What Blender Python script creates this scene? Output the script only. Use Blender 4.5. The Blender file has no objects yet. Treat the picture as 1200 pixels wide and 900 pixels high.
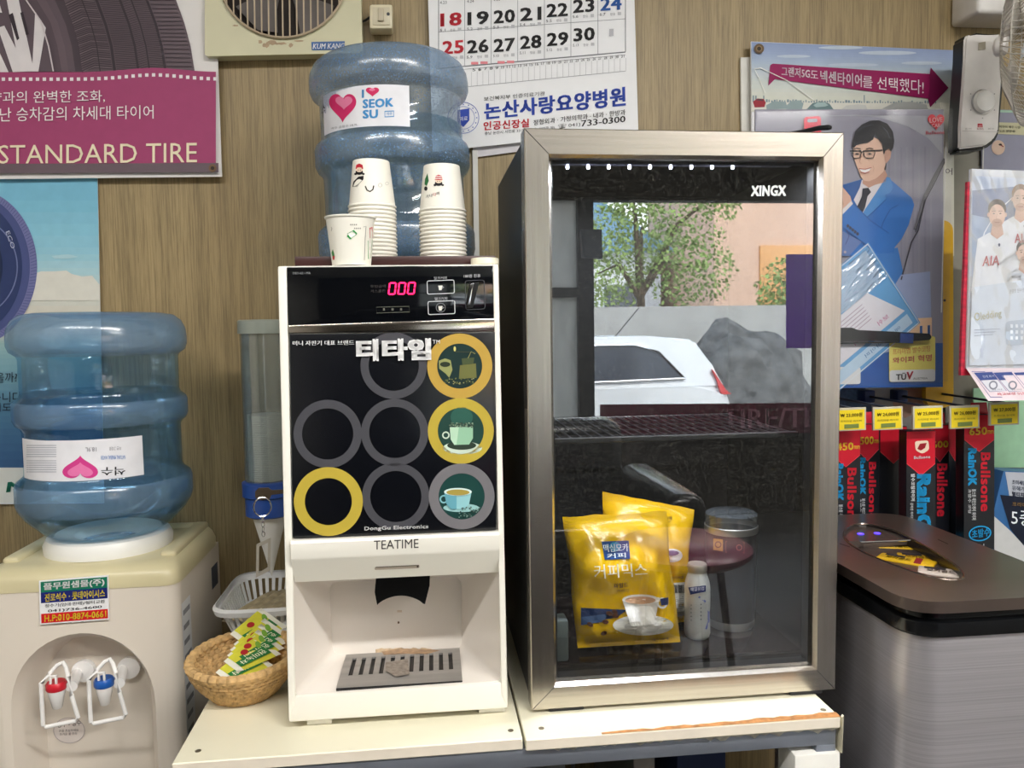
import bpy, bmesh, math, random
from mathutils import Vector, Matrix
from mathutils.bvhtree import BVHTree
R = math.radians
PI = math.pi
random.seed(7)
SC = bpy.context.scene
COL = SC.collection

# ------------------------------------------------------------------ camera
EZ = 1.24                     # eye height above the floor, metres
FPX = 930.0                   # focal length in pixels of the 1200 x 900 frame
def cam_axes(yaw, pitch, roll):
    cy, sy, cp, sp, cr, sr = math.cos(yaw), math.sin(yaw), math.cos(pitch), math.sin(pitch), math.cos(roll), math.sin(roll)
    f = Vector((sy*cp, cy*cp, -sp)); a = Vector((cy, -sy, 0)); u = a.cross(f)
    return a*cr - u*sr, a*sr + u*cr, f
CA, CU, CF = cam_axes(R(6.4), R(4.1), R(.82))
EYE = Vector((0, 0, EZ))
cam = bpy.data.objects.new('camera', bpy.data.cameras.new('camera'))
COL.objects.link(cam)
cam.matrix_world = Matrix(((CA.x, CU.x, -CF.x, 0), (CA.y, CU.y, -CF.y, 0), (CA.z, CU.z, -CF.z, EZ), (0, 0, 0, 1)))
cam.data.sensor_width = 36; cam.data.lens = 36*FPX/1200; cam.data.clip_start = .02; cam.data.clip_end = 200
SC.camera = cam

# ------------------------------------------------------------------ sky, sun, lamps, exposure
vs = SC.view_settings
vs.view_transform = 'Standard'; vs.look = 'None'; vs.gamma = 1; vs.use_curve_mapping = False
vs.exposure = 0.85
world = bpy.data.worlds.new('world'); SC.world = world; world.use_nodes = True
wn = world.node_tree.nodes; wl = world.node_tree.links
bg = wn['Background']; bg.inputs['Strength'].default_value = 4.5
tc = wn.new('ShaderNodeTexCoord'); sep = wn.new('ShaderNodeSeparateXYZ'); rp = wn.new('ShaderNodeValToRGB')
wl.new(tc.outputs['Generated'], sep.inputs[0]); wl.new(sep.outputs['Z'], rp.inputs[0]); wl.new(rp.outputs[0], bg.inputs['Color'])
rp.color_ramp.elements[0].color = (.95, .97, 1, 1); rp.color_ramp.elements[1].color = (.55, .75, 1, 1)
sun = bpy.data.objects.new('sun', bpy.data.lights.new('sun', 'SUN')); COL.objects.link(sun)
sun.data.energy = 6.0; sun.data.angle = R(1.0); sun.data.color = (1, .95, .87)
sun.rotation_euler = Vector((-.25, -.62, -.75)).to_track_quat('-Z', 'Y').to_euler()
LAMPS = [(.75, -.35, 1.25, 26), (-.75, -.35, 1.25, 13), (2.0, -1.4, 1.25, 20)]       # x, y, length, watts of the ceiling lamps
LAMP_Z = 2.40

# ------------------------------------------------------------------ helpers: places
def D(px, py): return CA*((px-600)/FPX) + CU*((450-py)/FPX) + CF
def U(px, py, Y): d = D(px, py); return EYE + d*(Y/d.y)
def UZ(px, py, z): d = D(px, py); return EYE + d*((z-EZ)/d.z)
def crop(ox, oy, s): return lambda *p: [(ox+p[i]/s, oy+p[i+1]/s) for i in range(0, len(p), 2)]
def sY(Y): return lambda px, py: U(px, py, Y)
def sZ(z): return lambda px, py: UZ(px, py, z)
def sP(p0, p1, p2):
    n = (p1-p0).cross(p2-p0)
    def f(px, py):
        d = D(px, py); return EYE + d*((p0-EYE).dot(n)/d.dot(n))
    return f
def sC(cx, cy, r):           # front of an upright cylinder
    def f(px, py):
        d = D(px, py); a = d.x*d.x+d.y*d.y; b = -2*(d.x*cx+d.y*cy); c = cx*cx+cy*cy-r*r
        q = b*b-4*a*c
        t = (-b-math.sqrt(max(q, 0)))/(2*a)
        return EYE + d*t
    return f
def sB(o, fall):             # front of a built object, a fallback surface beside it
    m = o.data; w = W.get(o.name, Vector())
    t = BVHTree.FromPolygons([v.co+w for v in m.vertices], [p.vertices[:] for p in m.polygons])
    def f(px, py):
        d = D(px, py).normalized(); h = t.ray_cast(EYE, d)
        return h[0] if h[0] is not None else fall(px, py)
    return f

# ------------------------------------------------------------------ helpers: materials
def lin(c): return tuple(((v/255)/12.92 if v/255 <= .04045 else ((v/255+.055)/1.055)**2.4) for v in c)
MATS = {}
def mat(name, rgb, rough=.5, metal=0, var=.06, scale=30, bump=0, stretch=(1, 1, 1), spec=.5, coat=0, emit=0, alpha=1):
    if name in MATS: return MATS[name]
    m = bpy.data.materials.new(name); m.use_nodes = True
    n, l = m.node_tree.nodes, m.node_tree.links
    b = n['Principled BSDF']; c = lin(rgb)
    b.inputs['Roughness'].default_value = rough; b.inputs['Metallic'].default_value = metal
    b.inputs['Specular IOR Level'].default_value = spec; b.inputs['Coat Weight'].default_value = coat
    t = n.new('ShaderNodeTexCoord'); mp = n.new('ShaderNodeMapping'); mp.inputs['Scale'].default_value = stretch
    ns = n.new('ShaderNodeTexNoise'); ns.inputs['Scale'].default_value = scale; ns.inputs['Detail'].default_value = 4
    l.new(t.outputs['Object'], mp.inputs[0]); l.new(mp.outputs[0], ns.inputs[0])
    r = n.new('ShaderNodeValToRGB'); l.new(ns.outputs[0], r.inputs[0])
    r.color_ramp.elements[0].position = .3; r.color_ramp.elements[1].position = .7
    r.color_ramp.elements[0].color = (*[v*(1-var) for v in c], 1); r.color_ramp.elements[1].color = (*[min(1, v*(1+var)) for v in c], 1)
    l.new(r.outputs[0], b.inputs['Base Color'])
    if bump:
        bp = n.new('ShaderNodeBump'); bp.inputs['Strength'].default_value = bump; bp.inputs['Distance'].default_value = .002
        l.new(ns.outputs[0], bp.inputs['Height']); l.new(bp.outputs[0], b.inputs['Normal'])
    if emit:
        l.new(r.outputs[0], b.inputs['Emission Color']); b.inputs['Emission Strength'].default_value = emit
    MATS[name] = m
    return m
def ink(*rgb): return mat('ink_%02x%02x%02x' % rgb, rgb, .55, 0, .03, 60, spec=.3)
def clear(name, tint, gloss, rough=.03, diff=0, dcol=(200, 210, 220), dust=0, fres=.0, dscale=400):
    """thin clear plastic or glass: lets light through, with a gloss and some haze or dust"""
    m = bpy.data.materials.new(name); m.use_nodes = True
    n, l = m.node_tree.nodes, m.node_tree.links
    n.remove(n['Principled BSDF']); out = n['Material Output']
    t = n.new('ShaderNodeBsdfTransparent'); t.inputs[0].default_value = (*tint, 1)
    g = n.new('ShaderNodeBsdfGlossy'); g.inputs['Roughness'].default_value = rough
    lw = n.new('ShaderNodeLayerWeight'); lw.inputs[0].default_value = .35
    mm = n.new('ShaderNodeMath'); mm.operation = 'MULTIPLY_ADD'; mm.inputs[1].default_value = fres; mm.inputs[2].default_value = gloss
    l.new(lw.outputs['Fresnel'], mm.inputs[0])
    cur = t.outputs[0]
    if diff or dust:
        d = n.new('ShaderNodeBsdfDiffuse'); d.inputs[0].default_value = (*lin(dcol), 1)
        x = n.new('ShaderNodeMixShader'); x.inputs[0].default_value = diff
        if dust:
            co = n.new('ShaderNodeTexCoord'); ns = n.new('ShaderNodeTexNoise'); ns.inputs['Scale'].default_value = dscale; ns.inputs['Detail'].default_value = 6
            l.new(co.outputs['Object'], ns.inputs[0])
            r = n.new('ShaderNodeMapRange'); r.inputs['From Min'].default_value = .5; r.inputs['From Max'].default_value = .8
            r.inputs['To Min'].default_value = diff; r.inputs['To Max'].default_value = diff+dust
            l.new(ns.outputs[0], r.inputs[0]); l.new(r.outputs[0], x.inputs[0])
        l.new(cur, x.inputs[1]); l.new(d.outputs[0], x.inputs[2]); cur = x.outputs[0]
    x = n.new('ShaderNodeMixShader'); l.new(mm.outputs[0], x.inputs[0]); l.new(cur, x.inputs[1]); l.new(g.outputs[0], x.inputs[2])
    l.new(x.outputs[0], out.inputs[0])
    MATS[name] = m
    return m

# ------------------------------------------------------------------ helpers: meshes
W = {}
def build(name, bm, mats, parent=None, smooth=35, label=None):
    """one bmesh -> one mesh object; without a parent its origin goes to its base"""
    me = bpy.data.meshes.new(name)
    bmesh.ops.recalc_face_normals(bm, faces=bm.faces) if smooth != 0 else None
    bm.to_mesh(me); bm.free()
    for m in (mats if isinstance(mats, (list, tuple)) else [mats]): me.materials.append(m)
    if smooth:
        me.polygons.foreach_set('use_smooth', [True]*len(me.polygons)); me.set_sharp_from_angle(angle=R(smooth))
    o = bpy.data.objects.new(name, me); COL.objects.link(o)
    if parent is None:
        xs = [v.co for v in me.vertices]
        c = Vector(((min(v.x for v in xs)+max(v.x for v in xs))/2, (min(v.y for v in xs)+max(v.y for v in xs))/2, min(v.z for v in xs)))
        me.transform(Matrix.Translation(-c)); o.location = c; W[o.name] = c
    else:
        o.parent = parent; o.matrix_parent_inverse = Matrix.Translation(-W.get(parent.name, Vector())); W[o.name] = Vector()
    if label: o['label'] = label
    return o
def tag(o, label, cat, group=None, kind=None):
    o['label'] = label; o['category'] = cat
    if group: o['group'] = group
    if kind: o['kind'] = kind
    return o
def thing(name, loc, label, cat, group=None):
    o = bpy.data.objects.new(name, None); COL.objects.link(o); o.empty_display_size = .05
    o.location = loc; W[o.name] = Vector(loc)
    return tag(o, label, cat, group)
def struct(name, bm, mats, parent=None, smooth=0):
    o = build(name, bm, mats, parent, smooth); o['kind'] = 'structure'; return o
def dup(root, delta, label, group):
    r = root.copy(); COL.objects.link(r); r.location = Vector(root.location)+Vector(delta); r['label'] = label; r['group'] = group
    W[r.name] = W[root.name]
    for ch in list(root.children):
        c = ch.copy(); COL.objects.link(c); c.parent = r
        for g in list(ch.children):
            d = g.copy(); COL.objects.link(d); d.parent = c
    return r

def B(): return bmesh.new()
def faces(bm, vs_, fs, mi=0):
    v = [bm.verts.new(p) for p in vs_]
    out = []
    for f in fs:
        try:
            q = bm.faces.new([v[i] for i in f]); q.material_index = mi; out.append(q)
        except ValueError: pass
    return v, out
def box(bm, x0, x1, y0, y1, z0, z1, bev=0, seg=2, mi=0, rot=None):
    p = [(x, y, z) for z in (z0, z1) for y in (y0, y1) for x in (x0, x1)]
    v, f = faces(bm, p, [(0, 2, 3, 1), (4, 5, 7, 6), (0, 1, 5, 4), (2, 6, 7, 3), (0, 4, 6, 2), (1, 3, 7, 5)], mi)
    if bev:
        es = list({e for q in f for e in q.edges})
        r = bmesh.ops.bevel(bm, geom=es, offset=bev, segments=seg, affect='EDGES', profile=.5)
        for q in r['faces']: q.material_index = mi
        v = list({w for q in r['faces'] for w in q.verts} | {w for w in v if w.is_valid})
    if rot: bmesh.ops.transform(bm, matrix=rot, verts=[w for w in v if w.is_valid])
    return v
def hexa(bm, pts, bev=0, mi=0):
    """eight corners: front quad tl tr br bl, then the back quad in the same order"""
    v, f = faces(bm, pts, [(0, 3, 2, 1), (4, 5, 6, 7), (0, 1, 5, 4), (3, 7, 6, 2), (0, 4, 7, 3), (1, 2, 6, 5)], mi)
    if bev:
        r = bmesh.ops.bevel(bm, geom=list({e for q in f for e in q.edges}), offset=bev, segments=2, affect='EDGES', profile=.5)
        for q in r['faces']: q.material_index = mi
    return v
def slab(bm, surf, quad, depth, bev=0, mi=0, back=Vector((0, 1, 0))):
    p = [surf(*q) for q in quad]
    return hexa(bm, p+[a+back*depth for a in p], bev, mi)
def lathe(bm, prof, cx, cy, seg=48, mi=0, axis=None, caps=True, mfun=None):
    """prof: (radius, height) from one end to the other"""
    rings = []
    for r, z in prof:
        rings.append([bm.verts.new((cx+r*math.cos(2*PI*k/seg), cy+r*math.sin(2*PI*k/seg), z)) for k in range(seg)])
    for i in range(len(rings)-1):
        for k in range(seg):
            f = bm.faces.new((rings[i][k], rings[i][(k+1) % seg], rings[i+1][(k+1) % seg], rings[i+1][k]))
            f.material_index = mfun(i) if mfun else mi
    if caps:
        for rg in (rings[0], rings[-1]):
            f = bm.faces.new(rg); f.material_index = mi
    vv = [v for r_ in rings for v in r_]
    if axis: bmesh.ops.transform(bm, matrix=axis, verts=vv)
    return vv
def tube(bm, pts, r, seg=8, closed=False, mi=0, flat=1.0):
    P = [Vector(p) for p in pts]; n = len(P); rings = []
    for i in range(n):
        if closed: t = P[(i+1) % n]-P[i-1]
        else: t = P[min(i+1, n-1)]-P[max(i-1, 0)]
        t.normalize()
        up = Vector((0, 0, 1)) if abs(t.z) < .9 else Vector((0, 1, 0))
        a = t.cross(up).normalized(); b = t.cross(a)
        rr = r[i] if isinstance(r, (list, tuple)) else r
        rings.append([bm.verts.new(P[i]+(a*math.cos(2*PI*k/seg)+b*flat*math.sin(2*PI*k/seg))*rr) for k in range(seg)])
    for i in range(n if closed else n-1):
        for k in range(seg):
            j = (i+1) % n
            f = bm.faces.new((rings[i][k], rings[i][(k+1) % seg], rings[j][(k+1) % seg], rings[j][k])); f.material_index = mi
    if not closed:
        for rg in (rings[0], rings[-1]): bm.faces.new(rg).material_index = mi
def prism(bm, pts, off, mi=0):
    """a closed outline of points pushed along off"""
    o = Vector(off); n = len(pts)
    a = [bm.verts.new(p) for p in pts]; b = [bm.verts.new(Vector(p)+o) for p in pts]
    fs = [bm.faces.new(a), bm.faces.new(list(reversed(b)))]
    for i in range(n): fs.append(bm.faces.new((a[i], b[i], b[(i+1) % n], a[(i+1) % n])))
    for f in fs: f.material_index = mi
    return fs
def rquad(q, r, seg=5):
    """outline of a quad with rounded corners (pixel or plane coordinates)"""
    out = []; n = len(q)
    for i in range(n):
        p = Vector(q[i]); a = (Vector(q[i-1])-p); b = (Vector(q[(i+1) % n])-p)
        rr = min(r, a.length*.49, b.length*.49)
        p0 = p+a.normalized()*rr; p1 = p+b.normalized()*rr
        for k in range(seg+1):
            t = k/seg; out.append(tuple(p0*(1-t)**2 + p*2*t*(1-t) + p1*t*t))
    return out
def shell(bm, outer, hole, back_off, hole_back, mi=0, mi_in=0):
    """a closed body whose front has an opening lined back to hole_back; outer and hole are point loops"""
    o = [bm.verts.new(p) for p in outer]; h = [bm.verts.new(p) for p in hole]
    eo = [bm.edges.new((o[i], o[(i+1) % len(o)])) for i in range(len(o))]
    eh = [bm.edges.new((h[i], h[(i+1) % len(h)])) for i in range(len(h))]
    r = bmesh.ops.triangle_fill(bm, use_beauty=True, edges=eo+eh)
    for g in r['geom']:
        if isinstance(g, bmesh.types.BMFace): g.material_index = mi
    b = [bm.verts.new(Vector(p)+Vector(back_off)) for p in outer]
    for i in range(len(o)):
        bm.faces.new((o[i], o[(i+1) % len(o)], b[(i+1) % len(o)], b[i])).material_index = mi
    bm.faces.new(b).material_index = mi
    loops = [h]
    for lp in hole_back:
        c = [bm.verts.new(p) for p in lp]; a = loops[-1]
        for i in range(len(c)):
            bm.faces.new((a[i], a[(i+1) % len(c)], c[(i+1) % len(c)], c[i])).material_index = mi_in
        loops.append(c)
    bm.faces.new(loops[-1]).material_index = mi_in

# ------------------------------------------------------------------ helpers: print and lettering
TXT = {}
def text_geo(s, bold=0, res=2):
    k = (s, bold > .025, res)
    if k not in TXT:
        c = bpy.data.curves.new('lettering', 'FONT'); c.body = s; c.resolution_u = res; c.space_character = 1.06 if bold > .025 else 1
        o = bpy.data.objects.new('lettering', c); m = o.to_mesh()
        v = [(p.co.x, p.co.y) for p in m.vertices]; f = [tuple(p.vertices) for p in m.polygons]
        o.to_mesh_clear(); bpy.data.objects.remove(o); bpy.data.curves.remove(c)
        x0, x1 = min(p[0] for p in v), max(p[0] for p in v); y0, y1 = min(p[1] for p in v), max(p[1] for p in v)
        TXT[k] = ([((p[0]-x0)/(x1-x0), (y1-p[1])/(y1-y0)) for p in v], f, x1-x0, y1-y0)
    return TXT[k]
class Ink:
    """flat print on a surface, drawn where the photograph shows it"""
    def __init__(s, surf, step=.00035): s.s = surf; s.bm = bmesh.new(); s.m = []; s.step = step; s.n = 0
    def mi(s, c):
        m = c if isinstance(c, bpy.types.Material) else ink(*c)
        if m not in s.m: s.m.append(m)
        return s.m.index(m)
    def P(s, x, y, L):
        p = s.s(x, y); return p + (EYE-p).normalized()*s.step*(L+1)
    def poly(s, pts, c, L=0):
        v = [s.bm.verts.new(s.P(x, y, L)) for x, y in pts]
        s.bm.faces.new(v).material_index = s.mi(c)
    def grid(s, q, c, L=0, nx=12, ny=1):
        i = s.mi(c); g = []
        for b in range(ny+1):
            row = []
            for a in range(nx+1):
                u, w = a/nx, b/ny
                x = (q[0][0]*(1-u)+q[1][0]*u)*(1-w)+(q[3][0]*(1-u)+q[2][0]*u)*w
                y = (q[0][1]*(1-u)+q[1][1]*u)*(1-w)+(q[3][1]*(1-u)+q[2][1]*u)*w
                row.append(s.bm.verts.new(s.P(x, y, L)))
            g.append(row)
        for b in range(ny):
            for a in range(nx):
                s.bm.faces.new((g[b][a], g[b][a+1], g[b+1][a+1], g[b+1][a])).material_index = i
    def strip(s, A, Bq, c, L=0, closed=False):
        i = s.mi(c); a = [s.bm.verts.new(s.P(x, y, L)) for x, y in A]; b = [s.bm.verts.new(s.P(x, y, L)) for x, y in Bq]
        n = len(a)
        for k in range(n if closed else n-1):
            j = (k+1) % n; s.bm.faces.new((a[k], a[j], b[j], b[k])).material_index = i
    def line(s, pts, w, c, L=0, closed=False):
        A, Bq = [], []; n = len(pts)
        for i in range(n):
            p, q = (pts[i-1], pts[(i+1) % n]) if closed else (pts[max(i-1, 0)], pts[min(i+1, n-1)])
            dx, dy = q[0]-p[0], q[1]-p[1]; d = math.hypot(dx, dy) or 1
            ww = w[i] if isinstance(w, (list, tuple)) else w
            A.append((pts[i][0]-dy/d*ww/2, pts[i][1]+dx/d*ww/2)); Bq.append((pts[i][0]+dy/d*ww/2, pts[i][1]-dx/d*ww/2))
        s.strip(A, Bq, c, L, closed)
    def ell(s, cx, cy, rx, ry, c, L=0, n=40, a0=0, a1=360, rot=0):
        pts = []
        for k in range(n if a1-a0 == 360 else n+1):
            t = R(a0+(a1-a0)*k/n); x, y = rx*math.cos(t), ry*math.sin(t); cr, sr = math.cos(R(rot)), math.sin(R(rot))
            pts.append((cx+x*cr-y*sr, cy+x*sr+y*cr))
        s.poly(pts, c, L)
    def ring(s, cx, cy, r1, r0, c, L=0, n=48, ax=1.0, a0=0, a1=360):
        f = lambda r: [(cx+r*ax*math.cos(R(a0+(a1-a0)*k/n)), cy+r*math.sin(R(a0+(a1-a0)*k/n))) for k in range(n if a1-a0 == 360 else n+1)]
        s.strip(f(r1), f(r0), c, L, a1-a0 == 360)
    def rect(s, x0, y0, x1, y1, c, L=0): s.poly([(x0, y0), (x1, y0), (x1, y1), (x0, y1)], c, L)
    def heart(s, cx, cy, w, h, c, L=0, flip=1):
        pts = []
        for k in range(40):
            t = 2*PI*k/40; x = 16*math.sin(t)**3; y = 13*math.cos(t)-5*math.cos(2*t)-2*math.cos(3*t)-math.cos(4*t)
            pts.append((cx+x/32*w, cy-(y+2.5)/29*h*flip))
        o = (sum(p[0] for p in pts)/40, sum(p[1] for p in pts)/40); k = lambda f: [(o[0]+(x-o[0])*f, o[1]+(y-o[1])*f) for x, y in pts]
        s.strip(k(1), k(.7), c, L, True); s.strip(k(.7), k(.35), c, L, True); s.strip(k(.35), k(.02), c, L, True)
    def text(s, t, q, c, L=1, bold=0, res=2):
        """q: photo positions of the lettering's top-left, top-right, bottom-right, bottom-left"""
        if len(q) == 2: (x0, y0), (x1, y1) = q; q = [(x0, y0), (x1, y0), (x1, y1), (x0, y1)]
        v, f, tw, th = text_geo(t, bold, res); i = s.mi(c)
        e = min(bold*.8, tw*.14)
        for dx, dy in (((0, 0),) if bold < .012 else ((-e, 0), (e, 0)) if bold < .03 else ((-e, -e*.6), (e, -e*.6), (0, 0), (-e, e*.6), (e, e*.6))):
            s.glyphs(v, f, q, dx/tw, dy/th, e/tw, e*.6/th, i, L)
    def glyphs(s, v, f, q, dx, dy, mx, my, i, L):
        w = []
        for a, b in v:
            a = mx+a*(1-2*mx)+dx; b = my+b*(1-2*my)+dy
            x = (q[0][0]*(1-a)+q[1][0]*a)*(1-b)+(q[3][0]*(1-a)+q[2][0]*a)*b
            y = (q[0][1]*(1-a)+q[1][1]*a)*(1-b)+(q[3][1]*(1-a)+q[2][1]*a)*b
            w.append(s.bm.verts.new(s.P(x, y, L)))
        for g in f:
            try: s.bm.faces.new([w[k] for k in g]).material_index = i
            except ValueError: pass
    def done(s, name, parent, label=None): return build(name, s.bm, s.m, parent, 0, label)

# ------------------------------------------------------------------ shared materials
def wood_wall():
    m = bpy.data.materials.new('wood_grain_panel'); m.use_nodes = True
    n, l = m.node_tree.nodes, m.node_tree.links; b = n['Principled BSDF']; b.inputs['Roughness'].default_value = .42
    b.inputs['Specular IOR Level'].default_value = .35
    t = n.new('ShaderNodeTexCoord')
    def noise(sc, stretch, det=5, rough=.6):
        mp = n.new('ShaderNodeMapping'); mp.inputs['Scale'].default_value = stretch
        x = n.new('ShaderNodeTexNoise'); x.inputs['Scale'].default_value = sc; x.inputs['Detail'].default_value = det; x.inputs['Roughness'].default_value = rough
        l.new(t.outputs['Object'], mp.inputs[0]); l.new(mp.outputs[0], x.inputs[0]); return x
    broad = noise(2.2, (2.5, 1, .28), 3)
    wv = n.new('ShaderNodeTexWave'); wv.wave_type = 'BANDS'; wv.bands_direction = 'X'; wv.inputs['Scale'].default_value = 7
    wv.inputs['Distortion'].default_value = 14; wv.inputs['Detail'].default_value = 2; wv.inputs['Detail Scale'].default_value = .35
    mp = n.new('ShaderNodeMapping'); mp.inputs['Scale'].default_value = (1, 1, .10); l.new(t.outputs['Object'], mp.inputs[0]); l.new(mp.outputs[0], wv.inputs[0])
    fine = noise(60, (8, 1, .16), 6, .7); sp = noise(26, (5, 1, .35), 8, .75)
    r1 = n.new('ShaderNodeValToRGB'); l.new(broad.outputs[0], r1.inputs[0])
    r1.color_ramp.elements[0].position = .3; r1.color_ramp.elements[0].color = (*lin((158, 137, 99)), 1)
    r1.color_ramp.elements[1].position = .72; r1.color_ramp.elements[1].color = (*lin((178, 157, 116)), 1)
    def mul(a, fac, src, lo, hi):
        r = n.new('ShaderNodeMapRange'); l.new(src, r.inputs[0]); r.inputs['From Min'].default_value = lo; r.inputs['From Max'].default_value = hi
        r.inputs['To Min'].default_value = 1-fac; r.inputs['To Max'].default_value = 1
        x = n.new('ShaderNodeMix'); x.data_type = 'RGBA'; x.blend_type = 'MULTIPLY'; x.inputs[0].default_value = 1
        l.new(a, x.inputs[6]); l.new(r.outputs[0], x.inputs[7]); return x.outputs[2]
    c = mul(r1.outputs[0], .10, wv.outputs['Fac'], .1, .7); c = mul(c, .36, fine.outputs[0], .36, .56); c = mul(c, .22, sp.outputs[0], .3, .55)
    l.new(c, b.inputs['Base Color'])
    bp = n.new('ShaderNodeBump'); bp.inputs['Strength'].default_value = .12; l.new(fine.outputs[0], bp.inputs['Height']); l.new(bp.outputs[0], b.inputs['Normal'])
    return m
WOOD = wood_wall()
CREAM = mat('cream_plastic', (238, 236, 228), .38, var=.02, scale=12, spec=.45)
WHITE = mat('white_plastic', (238, 237, 232), .35, var=.02, scale=15)
WARMW = mat('aged_white_plastic', (226, 216, 203), .4, var=.03, scale=6)
AGED = mat('yellowed_plastic', (208, 198, 160), .34, var=.07, scale=7)
FANC = mat('fan_cream', (205, 200, 166), .4, var=.05, scale=9)
BLACKP = mat('black_plastic', (20, 20, 22), .35, var=.1, scale=40)
GLOSSB = mat('black_gloss_panel', (10, 12, 16), .08, var=.15, scale=3, coat=.3)
MENU = mat('menu_print_black', (12, 14, 20), .22, var=.2, scale=4)
CHROME = mat('chrome', (205, 205, 208), .12, 1, var=.03)
STEELV = mat('brushed_steel_upright', (196, 188, 178), .27, 1, var=.10, scale=50, stretch=(7, 1, .12))
STEELH = mat('brushed_steel_level', (196, 188, 178), .27, 1, var=.10, scale=50, stretch=(.12, 1, 7))
BINST = mat('brushed_bin_steel', (182, 178, 182), .38, .62, var=.13, scale=42, stretch=(.05, .05, 13))
GALV = mat('galvanised_rail', (140, 146, 158), .45, .7, var=.16, scale=14, stretch=(.6, 1, 3))
DARKST = mat('dark_steel', (60, 60, 64), .35, .8)
PAPER = mat('white_paper', (238, 238, 240), .6, var=.02)
CLOTH = mat('banner_cloth', (232, 228, 226), .7, var=.04, scale=8)
INK_K = (24, 26, 32); INK_W = (245, 245, 245)

# ------------------------------------------------------------------ the room
WALL = 1.50
def wall_box(name, *a, m=None):
    bm = B(); box(bm, *a); return struct(name, bm, m)
PLASTER = mat('painted_plaster', (206, 202, 192), .8, var=.04, scale=5)
wall_box('wall_back', -1.75, 2.75, WALL, WALL+.12, 0, 2.5, m=WOOD)
wall_box('wall_left', -1.87, -1.75, -3.1, WALL+.12, 0, 2.5, m=PLASTER)
wall_box('wall_right', 2.75, 2.87, -3.1, WALL+.12, 0, 2.5, m=PLASTER)
wall_box('ceiling', -1.87, 2.87, -3.1, WALL+.12, 2.5, 2.6, m=mat('ceiling_board', (222, 220, 212), .9, var=.03))
wall_box('floor', -1.87, 2.87, -3.1, WALL+.12, -.1, 0, m=mat('floor_tile', (58, 55, 53), .5, var=.15, scale=6))
# the shop front behind the camera: solid to one side, a big opening to the other
FY = -3.0
bm = B()
for a in ((-1.75, .35, 0, 2.5), (.35, 2.75, 2.02, 2.5), (2.62, 2.75, 0, 2.02), (.35, 2.62, 0, .60)):
    box(bm, a[0], a[1], FY-.1, FY, a[2], a[3])
struct('wall_front', bm, mat('shop_front_panel', (46, 41, 34), .7, var=.25, scale=8))
bm = B()
for a in ((.35, .39, .60, 2.02), (.97, 1.07, .60, 2.02), (.39, .97, 1.42, 1.48), (2.58, 2.62, .60, 2.02), (.39, 2.58, .60, .64)):
    box(bm, a[0], a[1], FY-.06, FY+.03, a[2], a[3])
struct('trim_1', bm, mat('window_bar_dark', (34, 36, 38), .4, .4))
def frosted():
    m = bpy.data.materials.new('frosted_pane'); m.use_nodes = True; n, l = m.node_tree.nodes, m.node_tree.links
    n.remove(n['Principled BSDF']); t = n.new('ShaderNodeBsdfTranslucent'); d = n.new('ShaderNodeBsdfDiffuse'); x = n.new('ShaderNodeMixShader')
    ns = n.new('ShaderNodeTexNoise'); ns.inputs['Scale'].default_value = 9; r = n.new('ShaderNodeValToRGB'); l.new(ns.outputs[0], r.inputs[0])
    r.color_ramp.elements[0].color = (.5, .5, .48, 1); r.color_ramp.elements[1].color = (.75, .75, .72, 1)
    l.new(r.outputs[0], t.inputs[0]); l.new(r.outputs[0], d.inputs[0]); x.inputs[0].default_value = .3
    l.new(t.outputs[0], x.inputs[1]); l.new(d.outputs[0], x.inputs[2]); l.new(x.outputs[0], n['Material Output'].inputs[0]); return m
bm = B(); box(bm, .39, .97, FY-.03, FY-.02, .64, 2.02); struct('window_1', bm, frosted())
bm = B(); box(bm, 1.07, 2.58, FY-.03, FY-.024, .64, 2.02); struct('window_2', bm, clear('shop_glass', (.95, .96, .95), .03))

# what stands in the shop and in the street, seen mirrored in the fridge door
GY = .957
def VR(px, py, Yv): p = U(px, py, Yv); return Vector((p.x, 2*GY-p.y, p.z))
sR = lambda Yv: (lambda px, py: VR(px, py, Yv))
def lamp(x, y, ln, watt, k):
    t = thing('ceiling_lamp', (x, y, LAMP_Z), 'long white ceiling lamp with a frosted cover, ' + k, 'lamp', 'ceiling lamps')
    bm = B(); box(bm, x-ln/2, x+ln/2, y-.07, y+.07, LAMP_Z+.02, 2.5, .008); build('housing', bm, WHITE, t)
    bm = B(); box(bm, x-ln/2+.02, x+ln/2-.02, y-.055, y+.055, LAMP_Z+.004, LAMP_Z+.03, .006)
    build('diffuser', bm, mat('lamp_diffuser', (250, 248, 240), .5, emit=2.0), t)
    a = bpy.data.objects.new('tube_light', bpy.data.lights.new('tube_light', 'AREA')); COL.objects.link(a)
    a.data.shape = 'RECTANGLE'; a.data.size = ln-.06; a.data.size_y = .10; a.data.energy = watt; a.data.color = (1, .98, .945)
    a.location = (x, y, LAMP_Z)
    a.parent = t; a.matrix_parent_inverse = Matrix.Translation(-Vector((x, y, LAMP_Z)))
for a, k in zip(LAMPS, ('over the fridge', 'over the water dispenser', 'nearest the shop front')): lamp(*a, k)
bm = B(); box(bm, -12, 22, -40, -3.1, -.4, -.3); struct('street', bm, mat('asphalt', (150, 148, 145), .9, var=.1, scale=20))
bm = B(); box(bm, -8, 18, -9.15, -9.0, -.3, 1.50); struct('wall_street', bm, mat('pale_concrete', (176, 175, 172), .85, var=.08, scale=3))

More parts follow.
